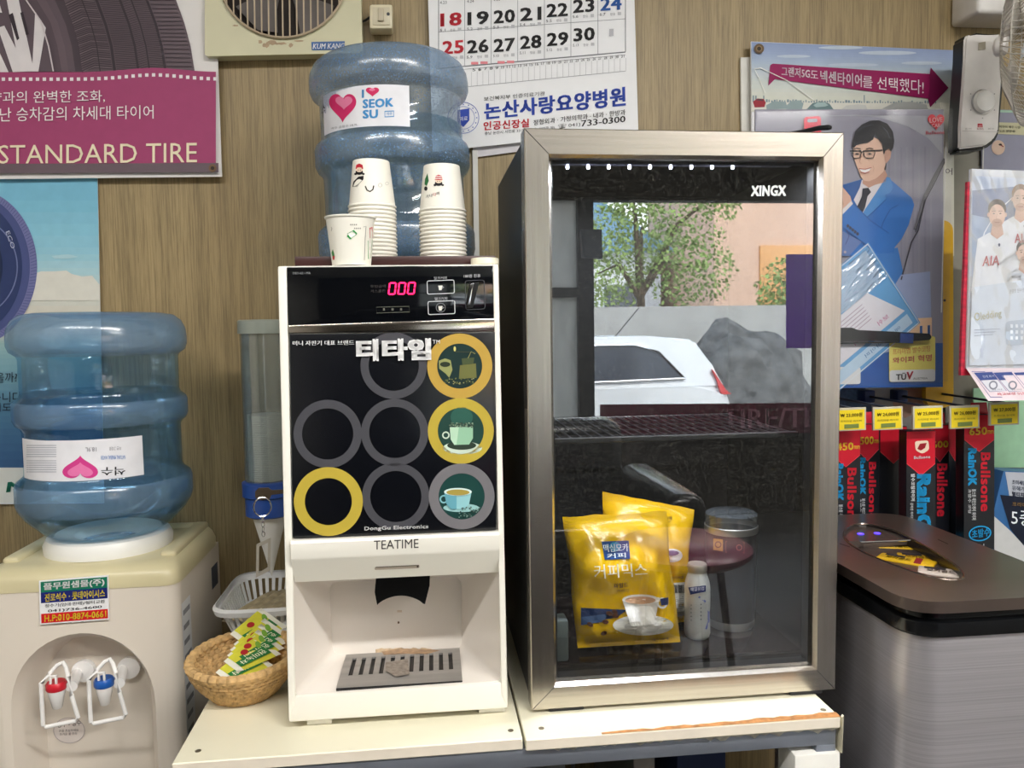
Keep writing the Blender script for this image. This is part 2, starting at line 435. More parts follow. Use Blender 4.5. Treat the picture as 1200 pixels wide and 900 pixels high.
# white hatchback
def car():
    t = thing('car', (1.1, -6.3, -.3), 'white hatchback parked outside, mirrored in the fridge door', 'car')
    y0, y1 = -5.49, -7.1
    paint = mat('white_car_paint', (232, 233, 236), .25, var=.01, coat=.6)
    low = [(-.78, .0), (-.76, .3), (-.45, .5), (.3, .62), (2.6, .70), (2.93, .60), (3.02, .35), (3.0, .0), (2.9, -.1), (-.65, -.1)]
    bm = B(); prism(bm, [(x, y0, z) for x, z in low], (0, y1-y0, 0)); bmesh.ops.bevel(bm, geom=bm.edges[:], offset=.05, segments=3, affect='EDGES'); build('body', bm, paint, t)
    top = [(.28, .60), (1.02, 1.06), (1.4, 1.13), (2.2, 1.135), (2.66, 1.09), (2.82, .84), (2.93, .62)]
    bm = B(); a = [bm.verts.new((x, y0-.02-.16*max(0, (z-.6)/.53), z)) for x, z in top]; b = [bm.verts.new((x, y1+.02+.16*max(0, (z-.6)/.53), z)) for x, z in top]
    bm.faces.new(a); bm.faces.new(b[::-1])
    for i in range(len(a)): bm.faces.new((a[i], b[i], b[(i+1) % len(a)], a[(i+1) % len(a)]))
    bmesh.ops.bevel(bm, geom=bm.edges[:], offset=.03, segments=3, affect='EDGES'); build('cabin', bm, paint, t)
    gl = mat('dark_car_glass', (70, 74, 82), .1, var=.2, scale=3)
    win = [(.62, .68), (1.12, 1.0), (1.45, 1.05), (2.05, 1.05), (2.28, .98), (2.52, .72)]
    bm = B(); prism(bm, [(x, y0-.012-.16*(z-.6)/.53+.012, z) for x, z in win], (0, -.01, 0)); build('side_window', bm, gl, t)
    bm = B(); tube(bm, [(x, y0-.005-.16*(z-.6)/.53+.012, z) for x, z in win], .012, 6, True); build('window_trim', bm, CHROME, t)
    bm = B(); prism(bm, [(2.80, y0-.03, .80), (2.93, y0-.02, .60), (2.98, y0+.0, .56), (2.88, y0, .56)], (0, -.05, 0)); build('tail_lamp', bm, mat('tail_lamp_red', (200, 60, 60), .2), t)
    bm = B(); tube(bm, [(2.0, y0-.7, 1.13), (2.25, y0-.7, 1.42)], .006, 6); build('aerial', bm, BLACKP, t)
    for x in (-.05, 2.35):
        for y in (y0-.1, y1+.1):
            bm = B(); lathe(bm, [(.12, -.09), (.29, -.09), (.31, -.06), (.31, .06), (.29, .09), (.12, .09)], 0, 0, 28, axis=Matrix.Translation((x, y, .01)) @ Matrix.Rotation(PI/2, 4, 'X'))
            build('wheel', bm, BLACKP, t)
car()
# covered heap
bm = B(); bmesh.ops.create_icosphere(bm, subdivisions=4, radius=1)
from mathutils import noise as MN
for v in bm.verts:
    k = 1+.16*MN.noise(v.co*2.2)+.07*MN.noise(v.co*7); v.co = Vector((3.9+v.co.x*1.05*k, -7.6+v.co.y*.8*k, max(-.3, -.3+1.5*v.co.z*k)))
tag(build('tarpaulin_heap', bm, mat('grey_netting', (92, 92, 92), .9, var=.5, scale=7, bump=.8)), 'heap under dark grey netting behind the white car', 'heap')
def leaves(bm, c, r, n, s, sq=1.0):
    for _ in range(n):
        d = Vector((random.gauss(0, 1), random.gauss(0, 1), random.gauss(0, 1))).normalized()*(random.random()**.4)
        p = Vector(c)+Vector((d.x*r, d.y*r, d.z*r*sq)); a = Vector((random.uniform(-1, 1), random.uniform(-1, 1), random.uniform(-1, 1))).normalized()*s; b = a.cross(Vector((random.uniform(-1, 1), random.uniform(-1, 1), random.uniform(-1, 1)))).normalized()*s*.6
        bm.faces.new([bm.verts.new(q) for q in (p-a, p+b, p+a, p-b)])
LEAF = mat('tree_leaf', (142, 164, 92), .6, var=.35, scale=2.5); BARK = mat('bark', (96, 82, 66), .9, var=.3, scale=12)
def tree(loc, blobs, label, trunk):
    t = thing('tree', loc, label, 'tree')
    bm = B()
    for c, r, n in blobs: leaves(bm, c, r, int(n*3.2), .045)
    build('foliage', bm, LEAF, t, 0)
    bm = B(); x, y, z = loc
    tube(bm, [(x, y, z), (x+.05, y, z+1), (x, y, trunk)], [.12, .09, .05], 8)
    for c, r, n in blobs: tube(bm, [(x, y, trunk-.7), ((x+c[0])/2, (y+c[1])/2, (trunk+c[2])/2), c], [.06, .04, .015], 6)
    build('trunk', bm, BARK, t)
tree((3.6, -11, -.3), [((2.9, -11, 2.1), .8, 320), ((3.7, -11.2, 2.9), .9, 360), ((4.4, -10.9, 2.2), .8, 300), ((3.4, -10.7, 3.4), .6, 150), ((4.9, -11, 3.4), .5, 130)], 'leafy tree behind the concrete street wall', 2.4)
tree((6.3, -9.9, -.3), [((5.7, -9.9, 1.75), .55, 220), ((6.4, -9.9, 1.7), .55, 200), ((6.9, -9.9, 1.6), .4, 130)], 'low bushy tree in front of the pink brick building', 1.5)
def house(name, label, x0, x1, y, z1, m, wins, roof=None, wm=None):
    t = thing(name, ((x0+x1)/2, y-2.5, -.3), label, 'building')
    bm = B(); box(bm, x0, x1, y-5, y, -.3, z1); build('wall', bm, m, t, 0)
    for w in wins:
        bm = B(); box(bm, w[0], w[1], y-.05, y+.05, w[2], w[3], .01); build('window', bm, wm or mat('far_window', (90, 96, 104), .2), t)
    if roof:
        bm = B(); xm = (x0+x1)/2; prism(bm, [(x0-.3, y+.3, z1), (xm, y+.3, z1+roof[0]), (x1+.3, y+.3, z1)], (0, -5.6, 0)); build('roof', bm, roof[1], t, 0)
house('house', 'white house with a blue gable roof beyond the tree', 2.4, 5.8, -17, 3.0, mat('white_render', (226, 230, 234), .8), [(3.0, 3.8, 1.0, 2.2), (4.4, 5.2, 1.0, 2.2)], (1.3, mat('blue_roof', (120, 160, 190), .5, var=.1)))
house('brick_building', 'pink brick building across the street', 6.2, 15, -14.5, 7, mat('pink_brick', (222, 186, 164), .85, var=.08, scale=14), [(7.2, 9.6, 1.6, 2.9), (10.6, 12.6, 1.6, 2.9)], wm=mat('orange_blind', (226, 168, 110), .6, var=.1))
# things at the shop window
def thin_cloth(name, rgb):
    m = bpy.data.materials.new(name); m.use_nodes = True; n, l = m.node_tree.nodes, m.node_tree.links
    n.remove(n['Principled BSDF']); t = n.new('ShaderNodeBsdfTranslucent'); d = n.new('ShaderNodeBsdfDiffuse'); x = n.new('ShaderNodeMixShader')
    ns = n.new('ShaderNodeTexNoise'); ns.inputs['Scale'].default_value = 30; r = n.new('ShaderNodeValToRGB'); l.new(ns.outputs[0], r.inputs[0])
    c = lin(rgb); r.color_ramp.elements[0].color = (*[v*.85 for v in c], 1); r.color_ramp.elements[1].color = (*c, 1)
    for s in (t, d): l.new(r.outputs[0], s.inputs[0])
    x.inputs[0].default_value = .5; l.new(t.outputs[0], x.inputs[1]); l.new(d.outputs[0], x.inputs[2]); l.new(x.outputs[0], n['Material Output'].inputs[0]); return m
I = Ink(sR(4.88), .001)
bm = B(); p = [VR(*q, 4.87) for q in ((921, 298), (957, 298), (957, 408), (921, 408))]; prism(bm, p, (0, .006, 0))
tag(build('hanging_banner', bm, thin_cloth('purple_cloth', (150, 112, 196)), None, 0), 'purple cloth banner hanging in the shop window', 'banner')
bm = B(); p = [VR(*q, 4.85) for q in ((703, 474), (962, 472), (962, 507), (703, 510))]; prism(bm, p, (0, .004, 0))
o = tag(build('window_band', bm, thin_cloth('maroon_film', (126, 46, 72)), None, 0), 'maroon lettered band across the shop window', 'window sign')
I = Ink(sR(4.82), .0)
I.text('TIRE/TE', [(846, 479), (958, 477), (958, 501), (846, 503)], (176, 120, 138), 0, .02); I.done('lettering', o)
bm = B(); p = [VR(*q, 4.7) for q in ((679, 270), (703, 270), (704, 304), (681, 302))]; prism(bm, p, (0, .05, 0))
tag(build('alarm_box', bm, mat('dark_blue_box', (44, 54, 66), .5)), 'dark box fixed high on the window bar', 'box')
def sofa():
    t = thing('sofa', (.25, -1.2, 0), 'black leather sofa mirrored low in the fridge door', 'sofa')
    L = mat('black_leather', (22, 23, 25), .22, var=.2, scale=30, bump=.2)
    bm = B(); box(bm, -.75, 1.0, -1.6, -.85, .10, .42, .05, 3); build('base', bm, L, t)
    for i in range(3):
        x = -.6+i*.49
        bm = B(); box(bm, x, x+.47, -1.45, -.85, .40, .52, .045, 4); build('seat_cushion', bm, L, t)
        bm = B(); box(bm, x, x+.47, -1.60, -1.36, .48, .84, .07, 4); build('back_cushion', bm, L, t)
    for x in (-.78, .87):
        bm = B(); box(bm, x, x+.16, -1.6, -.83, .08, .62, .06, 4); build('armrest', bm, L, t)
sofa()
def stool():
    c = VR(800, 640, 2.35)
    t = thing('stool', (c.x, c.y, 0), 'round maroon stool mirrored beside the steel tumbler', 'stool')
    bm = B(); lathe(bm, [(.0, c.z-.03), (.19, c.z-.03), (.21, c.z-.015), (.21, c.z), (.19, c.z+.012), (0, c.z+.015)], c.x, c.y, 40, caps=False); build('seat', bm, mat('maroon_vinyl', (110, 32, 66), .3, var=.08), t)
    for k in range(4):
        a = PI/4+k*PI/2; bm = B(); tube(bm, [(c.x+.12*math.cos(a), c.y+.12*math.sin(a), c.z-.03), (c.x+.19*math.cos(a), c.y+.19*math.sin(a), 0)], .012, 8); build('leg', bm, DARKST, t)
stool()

# ------------------------------------------------------------------ wall: banner, poster, fan, switch, calendar
def wavy(Y, a=.004):
    def f(px, py):
        p = U(px, py, Y); k = a*(math.sin(p.x*17+p.z*3)+.6*math.sin(p.z*23-p.x*9)); return EYE+(p-EYE)*((Y+k)/Y)
    return f
def sheet(bm, surf, q, nx, ny, th, mi=0):
    """a cloth or paper sheet with thickness over a pixel quad"""
    g = [[], []]
    for b in range(ny+1):
        for s in (0, 1):
            row = []
            for a in range(nx+1):
                u, w = a/nx, b/ny
                x = (q[0][0]*(1-u)+q[1][0]*u)*(1-w)+(q[3][0]*(1-u)+q[2][0]*u)*w; y = (q[0][1]*(1-u)+q[1][1]*u)*(1-w)+(q[3][1]*(1-u)+q[2][1]*u)*w
                row.append(bm.verts.new(surf(x, y)+Vector((0, s*th, 0))))
            g[s].append(row)
    for s in (0, 1):
        for b in range(ny):
            for a in range(nx): bm.faces.new((g[s][b][a], g[s][b][a+1], g[s][b+1][a+1], g[s][b+1][a])).material_index = mi
    rim = lambda G: [G[0][a] for a in range(nx+1)]+[G[b][nx] for b in range(1, ny+1)]+[G[ny][a] for a in range(nx-1, -1, -1)]+[G[b][0] for b in range(ny-1, 0, -1)]
    r0, r1 = rim(g[0]), rim(g[1])
    for i in range(len(r0)):
        j = (i+1) % len(r0); bm.faces.new((r0[i], r0[j], r1[j], r1[i])).material_index = mi

def tyre_banner():
    s = wavy(1.482, .0003)
    bm = B(); sheet(bm, s, [(-210, -190), (246, -190), (260, 207), (-210, 212)], 40, 30, .003)
    o = tag(build('banner', bm, CLOTH), 'white cloth banner with a big tyre and a magenta band, in the upper corner', 'banner')
    z = crop(0, 0, 4)
    I = Ink(s, .0012)
    tread = lambda t, side: None
    def mixp(a, b, t): return [(p[0]*(1-t)+q[0]*t, p[1]*(1-t)+q[1]*t) for p, q in zip(a, b)]
    L_ = z(230, -300, 262, -150, 300, 0, 345, 120, 370, 215, 385, 335); R_ = z(640, -300, 740, -150, 825, 0, 865, 110, 893, 215, 912, 330)
    side = z(-60, -300, 40, -150, 130, 0, 200, 100, 235, 215, 258, 335)
    I.poly(z(-700, -640, 400, -640, 640, -300, 740, -150, 825, 0, 865, 110, 893, 215, 912, 332, -700, 345), (84, 72, 80), 0)
    for k, c in enumerate(((88, 74, 82), (104, 88, 96), (96, 82, 90), (74, 62, 70))):
        I.strip(mixp(side, L_, k/4), mixp(side, L_, (k+1)/4), c, 1)
    I.strip(L_, R_, (104, 90, 97), 1)
    dk = (60, 50, 58); lt = (136, 120, 126)
    for t, w in ((.29, 3.2), (.50, 2.6), (.60, 1.8), (.74, 2.8), (.16, 1.2)):
        I.line(mixp(L_, R_, t), w, dk, 3)
    def at(t, v):
        n = len(L_)-1; f = v*n; i = min(int(f), n-1); u = f-i; P = mixp(L_, R_, t); return (P[i][0]*(1-u)+P[i+1][0]*u, P[i][1]*(1-u)+P[i+1][1]*u)
    for k in range(34):
        v = .40+.6*k/34
        a, b = at(.0, min(v+.03, 1)), at(.27, v); m_ = at(.12, max(v-.012, 0)); I.line([a, m_, b], .8, dk, 2)
        if k % 4 == 0: I.line([(a[0], a[1]+1.5), (m_[0], m_[1]+1.5), (b[0], b[1]+1.5)], .8, lt, 2)
        a, b = at(.31, v), at(.49, min(v+.012, 1)); I.line([a, b], .7, dk, 2)
        a, b = at(.51, v), at(.59, max(v-.02, 0)); I.line([a, b], .6, dk, 2)
        a, b = at(.61, v), at(.73, min(v+.008, 1)); I.line([a, b], .6, dk, 2)
        if k % 2 == 0: a, b = at(.76, v), at(.98, min(v+.004, 1)); I.line([a, b], .8, dk, 2)
    I.poly(z(-700, -640, -300, -640, -60, -300, 40, -150, 130, 0, 200, 100, 235, 215, 258, 335, -700, 345), (96, 82, 90), 2)
    I.line(z(30, -150, 122, 0, 192, 100, 227, 215, 250, 335), 1.6, (214, 204, 208), 4)
    for a in (z(20, -60, 75, -60, 160, 335, 95, 335), z(-10, 130, 20, 120, 130, 335, 60, 338), z(165, 55, 215, 130, 180, 335, 150, 335), z(-300, 200, 0, 250, 40, 338, -300, 340), z(-300, -100, -30, -80, 10, 60, -300, 20)):
        I.poly(a, (226, 220, 222), 3)
    for a in (z(95, 60, 108, 55, 135, 160, 122, 165), z(40, 70, 60, 60, 90, 180, 80, 190)): I.poly(a, (58, 48, 56), 4)
    I.done('printed_tyre', o)
    I = Ink(s, .0012)
    def top(x): return 84.5-5*math.exp(-((x-180)/45)**2)
    xs = [-200+i*12 for i in range(38)]+[253]
    bot = lambda x: 191+(x-250)*-.004
    I.strip([(x, top(x)) for x in xs], [(x, bot(x)) for x in xs], (164, 68, 112), 5)
    I.strip([(x, bot(x)) for x in xs+[256]], [(x, bot(x)+11) for x in xs+[256]], (108, 92, 100), 5)
    for i in range(56):
        x = 252-i*8; y = top(x)+8.3
        I.rect(x-2, y-2, x+2, y+2, (240, 232, 236), 6)
    I.ell(249, 197, 4.5, 4.5, (120, 92, 66), 7); I.ell(249, 197, 2.2, 2.2, (50, 40, 34), 8)
    I.done('printed_band', o)
    I = Ink(s, .0012); wt = (244, 236, 238); cr = (240, 226, 196)
    I.text('향과의 완벽한 조화,', [(-12, 107), (123, 105.5), (123, 120), (-12, 122)], wt, 7)
    I.text('어난 승차감의 차세대 타이어', [(-16, 126.5), (180, 123), (180, 139), (-16, 143)], wt, 7)
    I.text('STANDARD TIRE', [(-2, 170), (231, 167), (231, 190.5), (-2, 192)], cr, 7, .005)
    I.done('lettering', o)
tyre_banner()

def sky_poster():
    Y = 1.493; s = sY(Y)
    bm = B(); slab(bm, s, [(-190, 150), (113, 150), (122, 590), (-190, 592)], .0015)
    o = tag(build('poster', bm, PAPER, None, 0), 'blue sky poster with a dark blue tyre, below the magenta banner', 'poster')
    I = Ink(s, .0006)
    ramp = [(150, (112, 176, 206)), (235, (126, 190, 216)), (290, (146, 202, 222)), (322, (176, 210, 218)), (345, (206, 212, 206)), (372, (220, 212, 196)), (392, (206, 210, 200)), (402, (150, 182, 182)), (420, (128, 168, 178)), (450, (110, 154, 174)), (480, (84, 130, 160)), (510, (70, 112, 150)), (548, (58, 96, 140))]
    rx = lambda y: 113+(y-150)*.0205
    for (y0, c0), (y1, c1) in zip(ramp, ramp[1:]):
        for k in range(4):
            t0, t1 = k/4, (k+1)/4; c = tuple(round(c0[i]*(1-(t0+t1)/2)+c1[i]*(t0+t1)/2) for i in range(3)); a, b = y0+(y1-y0)*t0, y0+(y1-y0)*t1
            I.poly([(-189, a), (rx(a), a), (rx(b), b), (-189, b)], c, 0)
    I.poly([(36, 322), (48, 318), (62, 318), (78, 317), (84, 321), (96, 324), (108, 323), (112, 328), (117, 334), (117, 352), (36, 352)], (222, 220, 210), 2)
    I.poly([(60, 300), (80, 298), (92, 301), (80, 303), (64, 303)], (178, 214, 224), 2)
    I.poly([(-189, 548), (121, 548), (122, 589), (-189, 589)], (226, 226, 220), 1)
    nv = (52, 62, 104)
    I.ell(-35, 313, 78.5, 93, (118, 122, 172), 3, 72); I.ell(-37, 313, 72, 87, (74, 84, 134), 4, 72); I.ell(-40, 313, 66, 80, (46, 60, 104), 5, 72)
    I.ring(-41, 313, 62, 60.5, (112, 122, 166), 6, 72, 1.0); I.ell(-44, 313, 47, 58, (30, 44, 78), 6, 60); I.ell(-46, 313, 42, 52, (214, 218, 222), 7, 60)
    for k in range(60):
        a = R(-70+k*140/60); I.line([(-35+78*math.cos(a), 313+92*math.sin(a)), (-36.5+72.5*math.cos(a+.02), 313+87*math.sin(a+.02))], .5, (76, 80, 128), 5)
    I.done('printed_tyre', o)
    I = Ink(s, .0006)
    I.text('ECO', [(11, 270), (18, 290), (13.5, 292), (6.5, 272)], (190, 196, 222), 9)
    k = (28, 40, 56)
    I.text('있을까?', [(-16, 437), (20, 436), (20, 448), (-16, 449)], k, 3); I.text('있습니다.', [(-22, 460), (28, 459), (28, 471), (-22, 472)], k, 3)
    I.text('에서도', [(-20, 472.5), (13, 472), (13, 482), (-20, 483)], k, 3); I.text('N', [(9, 565), (29, 563), (27, 575), (7, 577)], (38, 128, 104), 3, .05)
    I.done('lettering', o)
sky_poster()

def exhaust_fan():
    t = thing('exhaust_fan', U(335, 66, 1.48), 'cream wall exhaust fan with a barred round grille', 'fan')
    Y = 1.468; s = sY(Y)
    cx, cy, r = 332, -31, 76
    outer = [s(*q) for q in rquad([(240, -160), (419, -160), (425, 62), (240, 66)], 5)]
    hole = [s(cx+r*math.cos(2*PI*k/56), cy+r*math.sin(2*PI*k/56)) for k in range(56)]
    hb = [[p+Vector((0, .006, 0)) for p in hole], [s(cx+(r-5)*math.cos(2*PI*k/56), cy+(r-5)*math.sin(2*PI*k/56))+Vector((0, .024, 0)) for k in range(56)]]
    bm = B(); shell(bm, outer, hole, (0, WALL-Y-.005, 0), hb, 0, 1)
    build('casing', bm, [FANC, mat('dark_shaft', (48, 40, 36), .8, var=.3)], t)
    I = Ink(s, .0005)
    st = mat('rust_stain', (170, 146, 116), .6, var=.15, scale=90)
    random.seed(3)
    for (x, y, a, b) in ((312, 53, 5, 3.5), (318, 50, 7, 3), (328, 51, 8, 2), (341, 53, 3, 3), (305, 49, 3, 3), (350, 48, 6, 1.6), (276, 30, 4, 1.2)): I.poly([(x+a*random.uniform(.5, 1.1)*math.cos(k*PI/7), y+b*random.uniform(.5, 1.1)*math.sin(k*PI/7)) for k in range(14)], st, 0)
    I.done('stain', t)
    bm = B()
    tube(bm, [s(cx+r*math.cos(2*PI*k/56), cy+r*math.sin(2*PI*k/56))-Vector((0, .004, 0)) for k in range(56)], .0022, 8, True)
    gr = build('grille_ring', bm, mat('grille_wire', (190, 172, 146), .4, .2), t)
    bm = B()
    for k in range(-9, 10):
        x = cx+k*8.2; h = math.sqrt(max(0, r*r-(k*8.2)**2)); tube(bm, [s(x, cy-h)-Vector((0, .004, 0)), s(x, cy)-Vector((0, .012, 0)), s(x, cy+h)-Vector((0, .004, 0))], .0014, 6)
    build('grille_bars', bm, MATS['grille_wire'], t)
    c = s(cx, cy)+Vector((0, .016, 0)); rr = (s(cx+r, cy)-s(cx, cy)).length
    bm = B(); lathe(bm, [(0, -.006), (.018, -.006), (.022, 0), (.022, .007), (0, .007)], 0, 0, 24, caps=False, axis=Matrix.Translation(c) @ Matrix.Rotation(PI/2, 4, 'X')); build('hub', bm, mat('fan_dark_grey', (96, 90, 86), .5), t)
    for k in range(5):
        a0 = R(20+72*k); bm = B(); pts = []
        for (q, da) in ((.2, -.25), (.55, -.36), (.9, -.42), (.93, .1), (.85, .42), (.5, .3), (.22, .25)):
            pts.append(c+Vector((rr*q*math.cos(a0+da), .008*da, rr*q*math.sin(a0+da))))
        prism(bm, pts, (0, .002, 0)); build('blade', bm, mat('fan_blade', (104, 96, 92), .5, var=.12), t)
    bm = B(); slab(bm, s, [(365, 49.5), (404, 48.5), (404, 58.5), (365.5, 59)], -.0015); nb = build('nameplate', bm, mat('plate_blue', (34, 88, 150), .4), t, 0)
    I = Ink(sY(Y-.0018), .0004); I.text('KUM KANG', [(367.5, 51), (404, 50.5), (403, 57), (366.5, 57.5)], INK_W, 0, .02); I.done('lettering', nb)
exhaust_fan()

def switch():
    t = thing('wall_switch', U(447, 35, 1.49), 'small cream switch box on the wood wall above the water bottle', 'switch')
    s = sY(1.462); bm = B(); slab(bm, s, rq(433, 4.5, 460, 33.5), .034, .004); build('plate', bm, mat('switch_cream', (226, 216, 186), .4), t)
    bm = B(); slab(bm, sY(1.460), rq(436.5, 8, 457, 29), .004, .001); build('inner_plate', bm, mat('switch_face', (214, 204, 176), .4), t)
    bm = B(); slab(bm, sY(1.455), rq(443, 9, 449.5, 24), .008, .001); build('rocker', bm, mat('switch_rocker', (198, 186, 160), .35), t)
    bm = B(); c = s(455, 17); lathe(bm, [(0, -.002), (.0028, -.002), (.0028, .001), (0, .001)], 0, 0, 12, caps=False, axis=Matrix.Translation(c+Vector((0, -.002, 0))) @ Matrix.Rotation(PI/2, 4, 'X')); build('pilot_lamp', bm, BLACKP, t)
    bm = B(); tube(bm, [U(420, 27, 1.49), U(428, 24, 1.49), U(434, 20, 1.485)], .0022, 8); build('cable', bm, BLACKP, t)
def rq(x0, y0, x1, y1): return [(x0, y0), (x1, y0), (x1, y1), (x0, y1)]
switch()

def calendar():
    t = thing('wall_calendar', U(640, 180, 1.49), 'white wall calendar with big dates and a blue clinic name', 'calendar')
    bm = B(); slab(bm, sY(1.494), [(503, -120), (738, -120), (740, 160), (556, 184.5)], .002); build('back_page', bm, mat('page_greyish', (220, 216, 220), .6), t, 0)  # back page is a slightly greyer white than the front
    s = wavy(1.484, .0003)
    bm = B(); sheet(bm, s, [(498, -120), (740, -120), (748, 152), (507, 178)], 14, 18, .001); o = build('front_page', bm, PAPER, t)
    g = (150, 150, 156); I = Ink(s, .0006)
    z = crop(480, 0, 4)
    cx = [514, 544.6, 575.5, 606.7, 638, 669, 700.7, 733]
    ly = lambda x, y0: y0-(x-514)*(.055+.0003*y0*1.4)
    for y0 in (37.5, 80): I.line([(x, ly(x, y0)) for x in cx], .6, g, 0)
    I.line([(514, 80.5)]+[(x, ly(x, 80.5)) for x in cx], 1, (120, 120, 126), 0)
    for i, x in enumerate(cx): I.line([(x, -60), (x, ly(x, 80))], .6 if 0 < i < 7 else 1, g, 0)
    top = [(530+i*(733-530)/14, ly(530+i*(733-530)/14, 84)) for i in range(15)]; I.line(top, .5, g, 0)
    bt = [(530+i*(733-530)/14, ly(530+i*(733-530)/14, 105)) for i in range(15)]; I.line(bt, .6, g, 0)
    for k in range(4, 33):
        x = 519+k*6.7; I.line([(x, ly(x, 88)), (x, ly(x, 105))], .35, (176, 176, 180), 0)
    I.done('printed_grid', t)
    I = Ink(s, .0006); bk = (34, 32, 34); rd = (214, 44, 60); bl = (38, 92, 170)
    rows = [(22, ['18', '19', '20', '21', '22', '23', '24'], [528.5, 560.3, 591, 622, 653, 684, 716], [23, 21.5, 19.5, 16.5, 12, 7, 4.5], ['5.1', '5.2', '5.3', '5.4', '5.5', '5.6', '5.7']),
            (55, ['25', '26', '27', '28', '29', '30'], [531, 560, 591, 622, 653.5, 684.5], [55.5, 54.5, 53, 49.5, 46, 40.5], ['5.8', '5.9', '5.10', '5.11', '5.12', '5.13'])]
    for _, ns, xs, ys, sm in rows:
        for n, x, y, q in zip(ns, xs, ys, sm):
            c = rd if n in ('18', '25') else bl if n == '24' else bk
            I.text(n, [(x-12.5, y-7.2), (x+12.5, y-9), (x+12.5, y+6.5), (x-12.5, y+8.3)], c, 1, .035)
            I.text(q, [(x-13, y+11), (x-6.5, y+10.6), (x-6.5, y+13.8), (x-13, y+14.2)], (90, 90, 96), 1)
            I.text('정유', [(x-1, y+10.6), (x+5, y+10.2), (x+5, y+13.6), (x-1, y+14)], (140, 140, 146), 1)
            I.rect(x+8, y+9.4, x+12, y+13, (196, 196, 200), 1)
    for n, x, y, q in zip(['11', '12', '13', '14', '15', '16', '17'], rows[0][2], rows[0][3], ['4.23', '4.24', '4.25', '4.26', '4.27', '4.28', '4.29']): I.text(q, [(x-13, y-21.5), (x-5, y-22), (x-5, y-18.6), (x-13, y-18.2)], (90, 90, 96), 1)
    I.text('1', [(714, 34), (719, 33.7), (719, 42), (714, 42.3)], (190, 190, 196), 1)
    for x, y in ((556, 74), (567, 73.5), (587, 73), (598, 72.5)): I.rect(x-4, y-1.5, x+4.5, y+1.5, (232, 140, 148), 1)
    for k in range(5, 32):
        x = 519+k*6.7+3; y = ly(x, 85.5); I.text(str(k), [(x-1.8, y-1.6), (x+1.8, y-1.8), (x+1.8, y+1.6), (x-1.8, y+1.8)], (60, 60, 66), 1)
    blue = (34, 66, 168)
    I.text('보건복지부 인증의료기관', [(567, 113.5), (638.5, 107), (638.5, 112), (567, 118.5)], bk, 1)
    I.text('논산사랑요양병원', [(567, 121), (733, 101.5), (733.5, 124), (567.5, 140.5)], blue, 1, .045)
    I.text('인공신장실', [(566.5, 142.5), (620, 139), (620, 149), (566.5, 153)], rd, 1, .035)
    I.text('정형외과 · 가정의학과 · 내과 · 한방과', [(625, 140.5), (733, 128), (733, 134.5), (625, 147)], bk, 1, .012)
    I.text('☎ 041)', [(654, 145.5), (680, 142.5), (680, 148.5), (654, 151.5)], bk, 1); I.text('733-0300', [(681, 141), (733, 135.5), (733, 143), (681, 148.5)], bk, 1, .02)
    I.text('충남 논산시 시민로 331번길 5 (논산여중 앞)', [(568, 154.5), (650, 147.5), (650, 152), (568, 159)], (60, 60, 66), 1)
    I.ring(543, 138, 18.5, 17.8, (90, 110, 190), 1); I.ring(543, 138, 13.5, 13, (90, 110, 190), 1)
    I.poly([(536, 129), (550, 127), (550, 141), (543, 149), (536, 143)], blue, 1); I.text('의료', [(538.5, 137), (548, 136), (548, 141), (538.5, 142)], INK_W, 2)
    for k in range(16):
        a = 2*PI*k/16; I.ell(543+15.7*math.cos(a), 138+15.7*math.sin(a), .8, .8, (70, 96, 180), 1, 6)
    I.done('lettering', t)
calendar()
bm = B(); p0, p1 = U(556.5, 176, WALL-.006), U(557.5, 330, WALL-.006); box(bm, p0.x-.005, p0.x+.005, WALL-.008, WALL, p1.z, p0.z, .001); struct('trim_3', bm, mat('conduit_white', (222, 220, 214), .4))

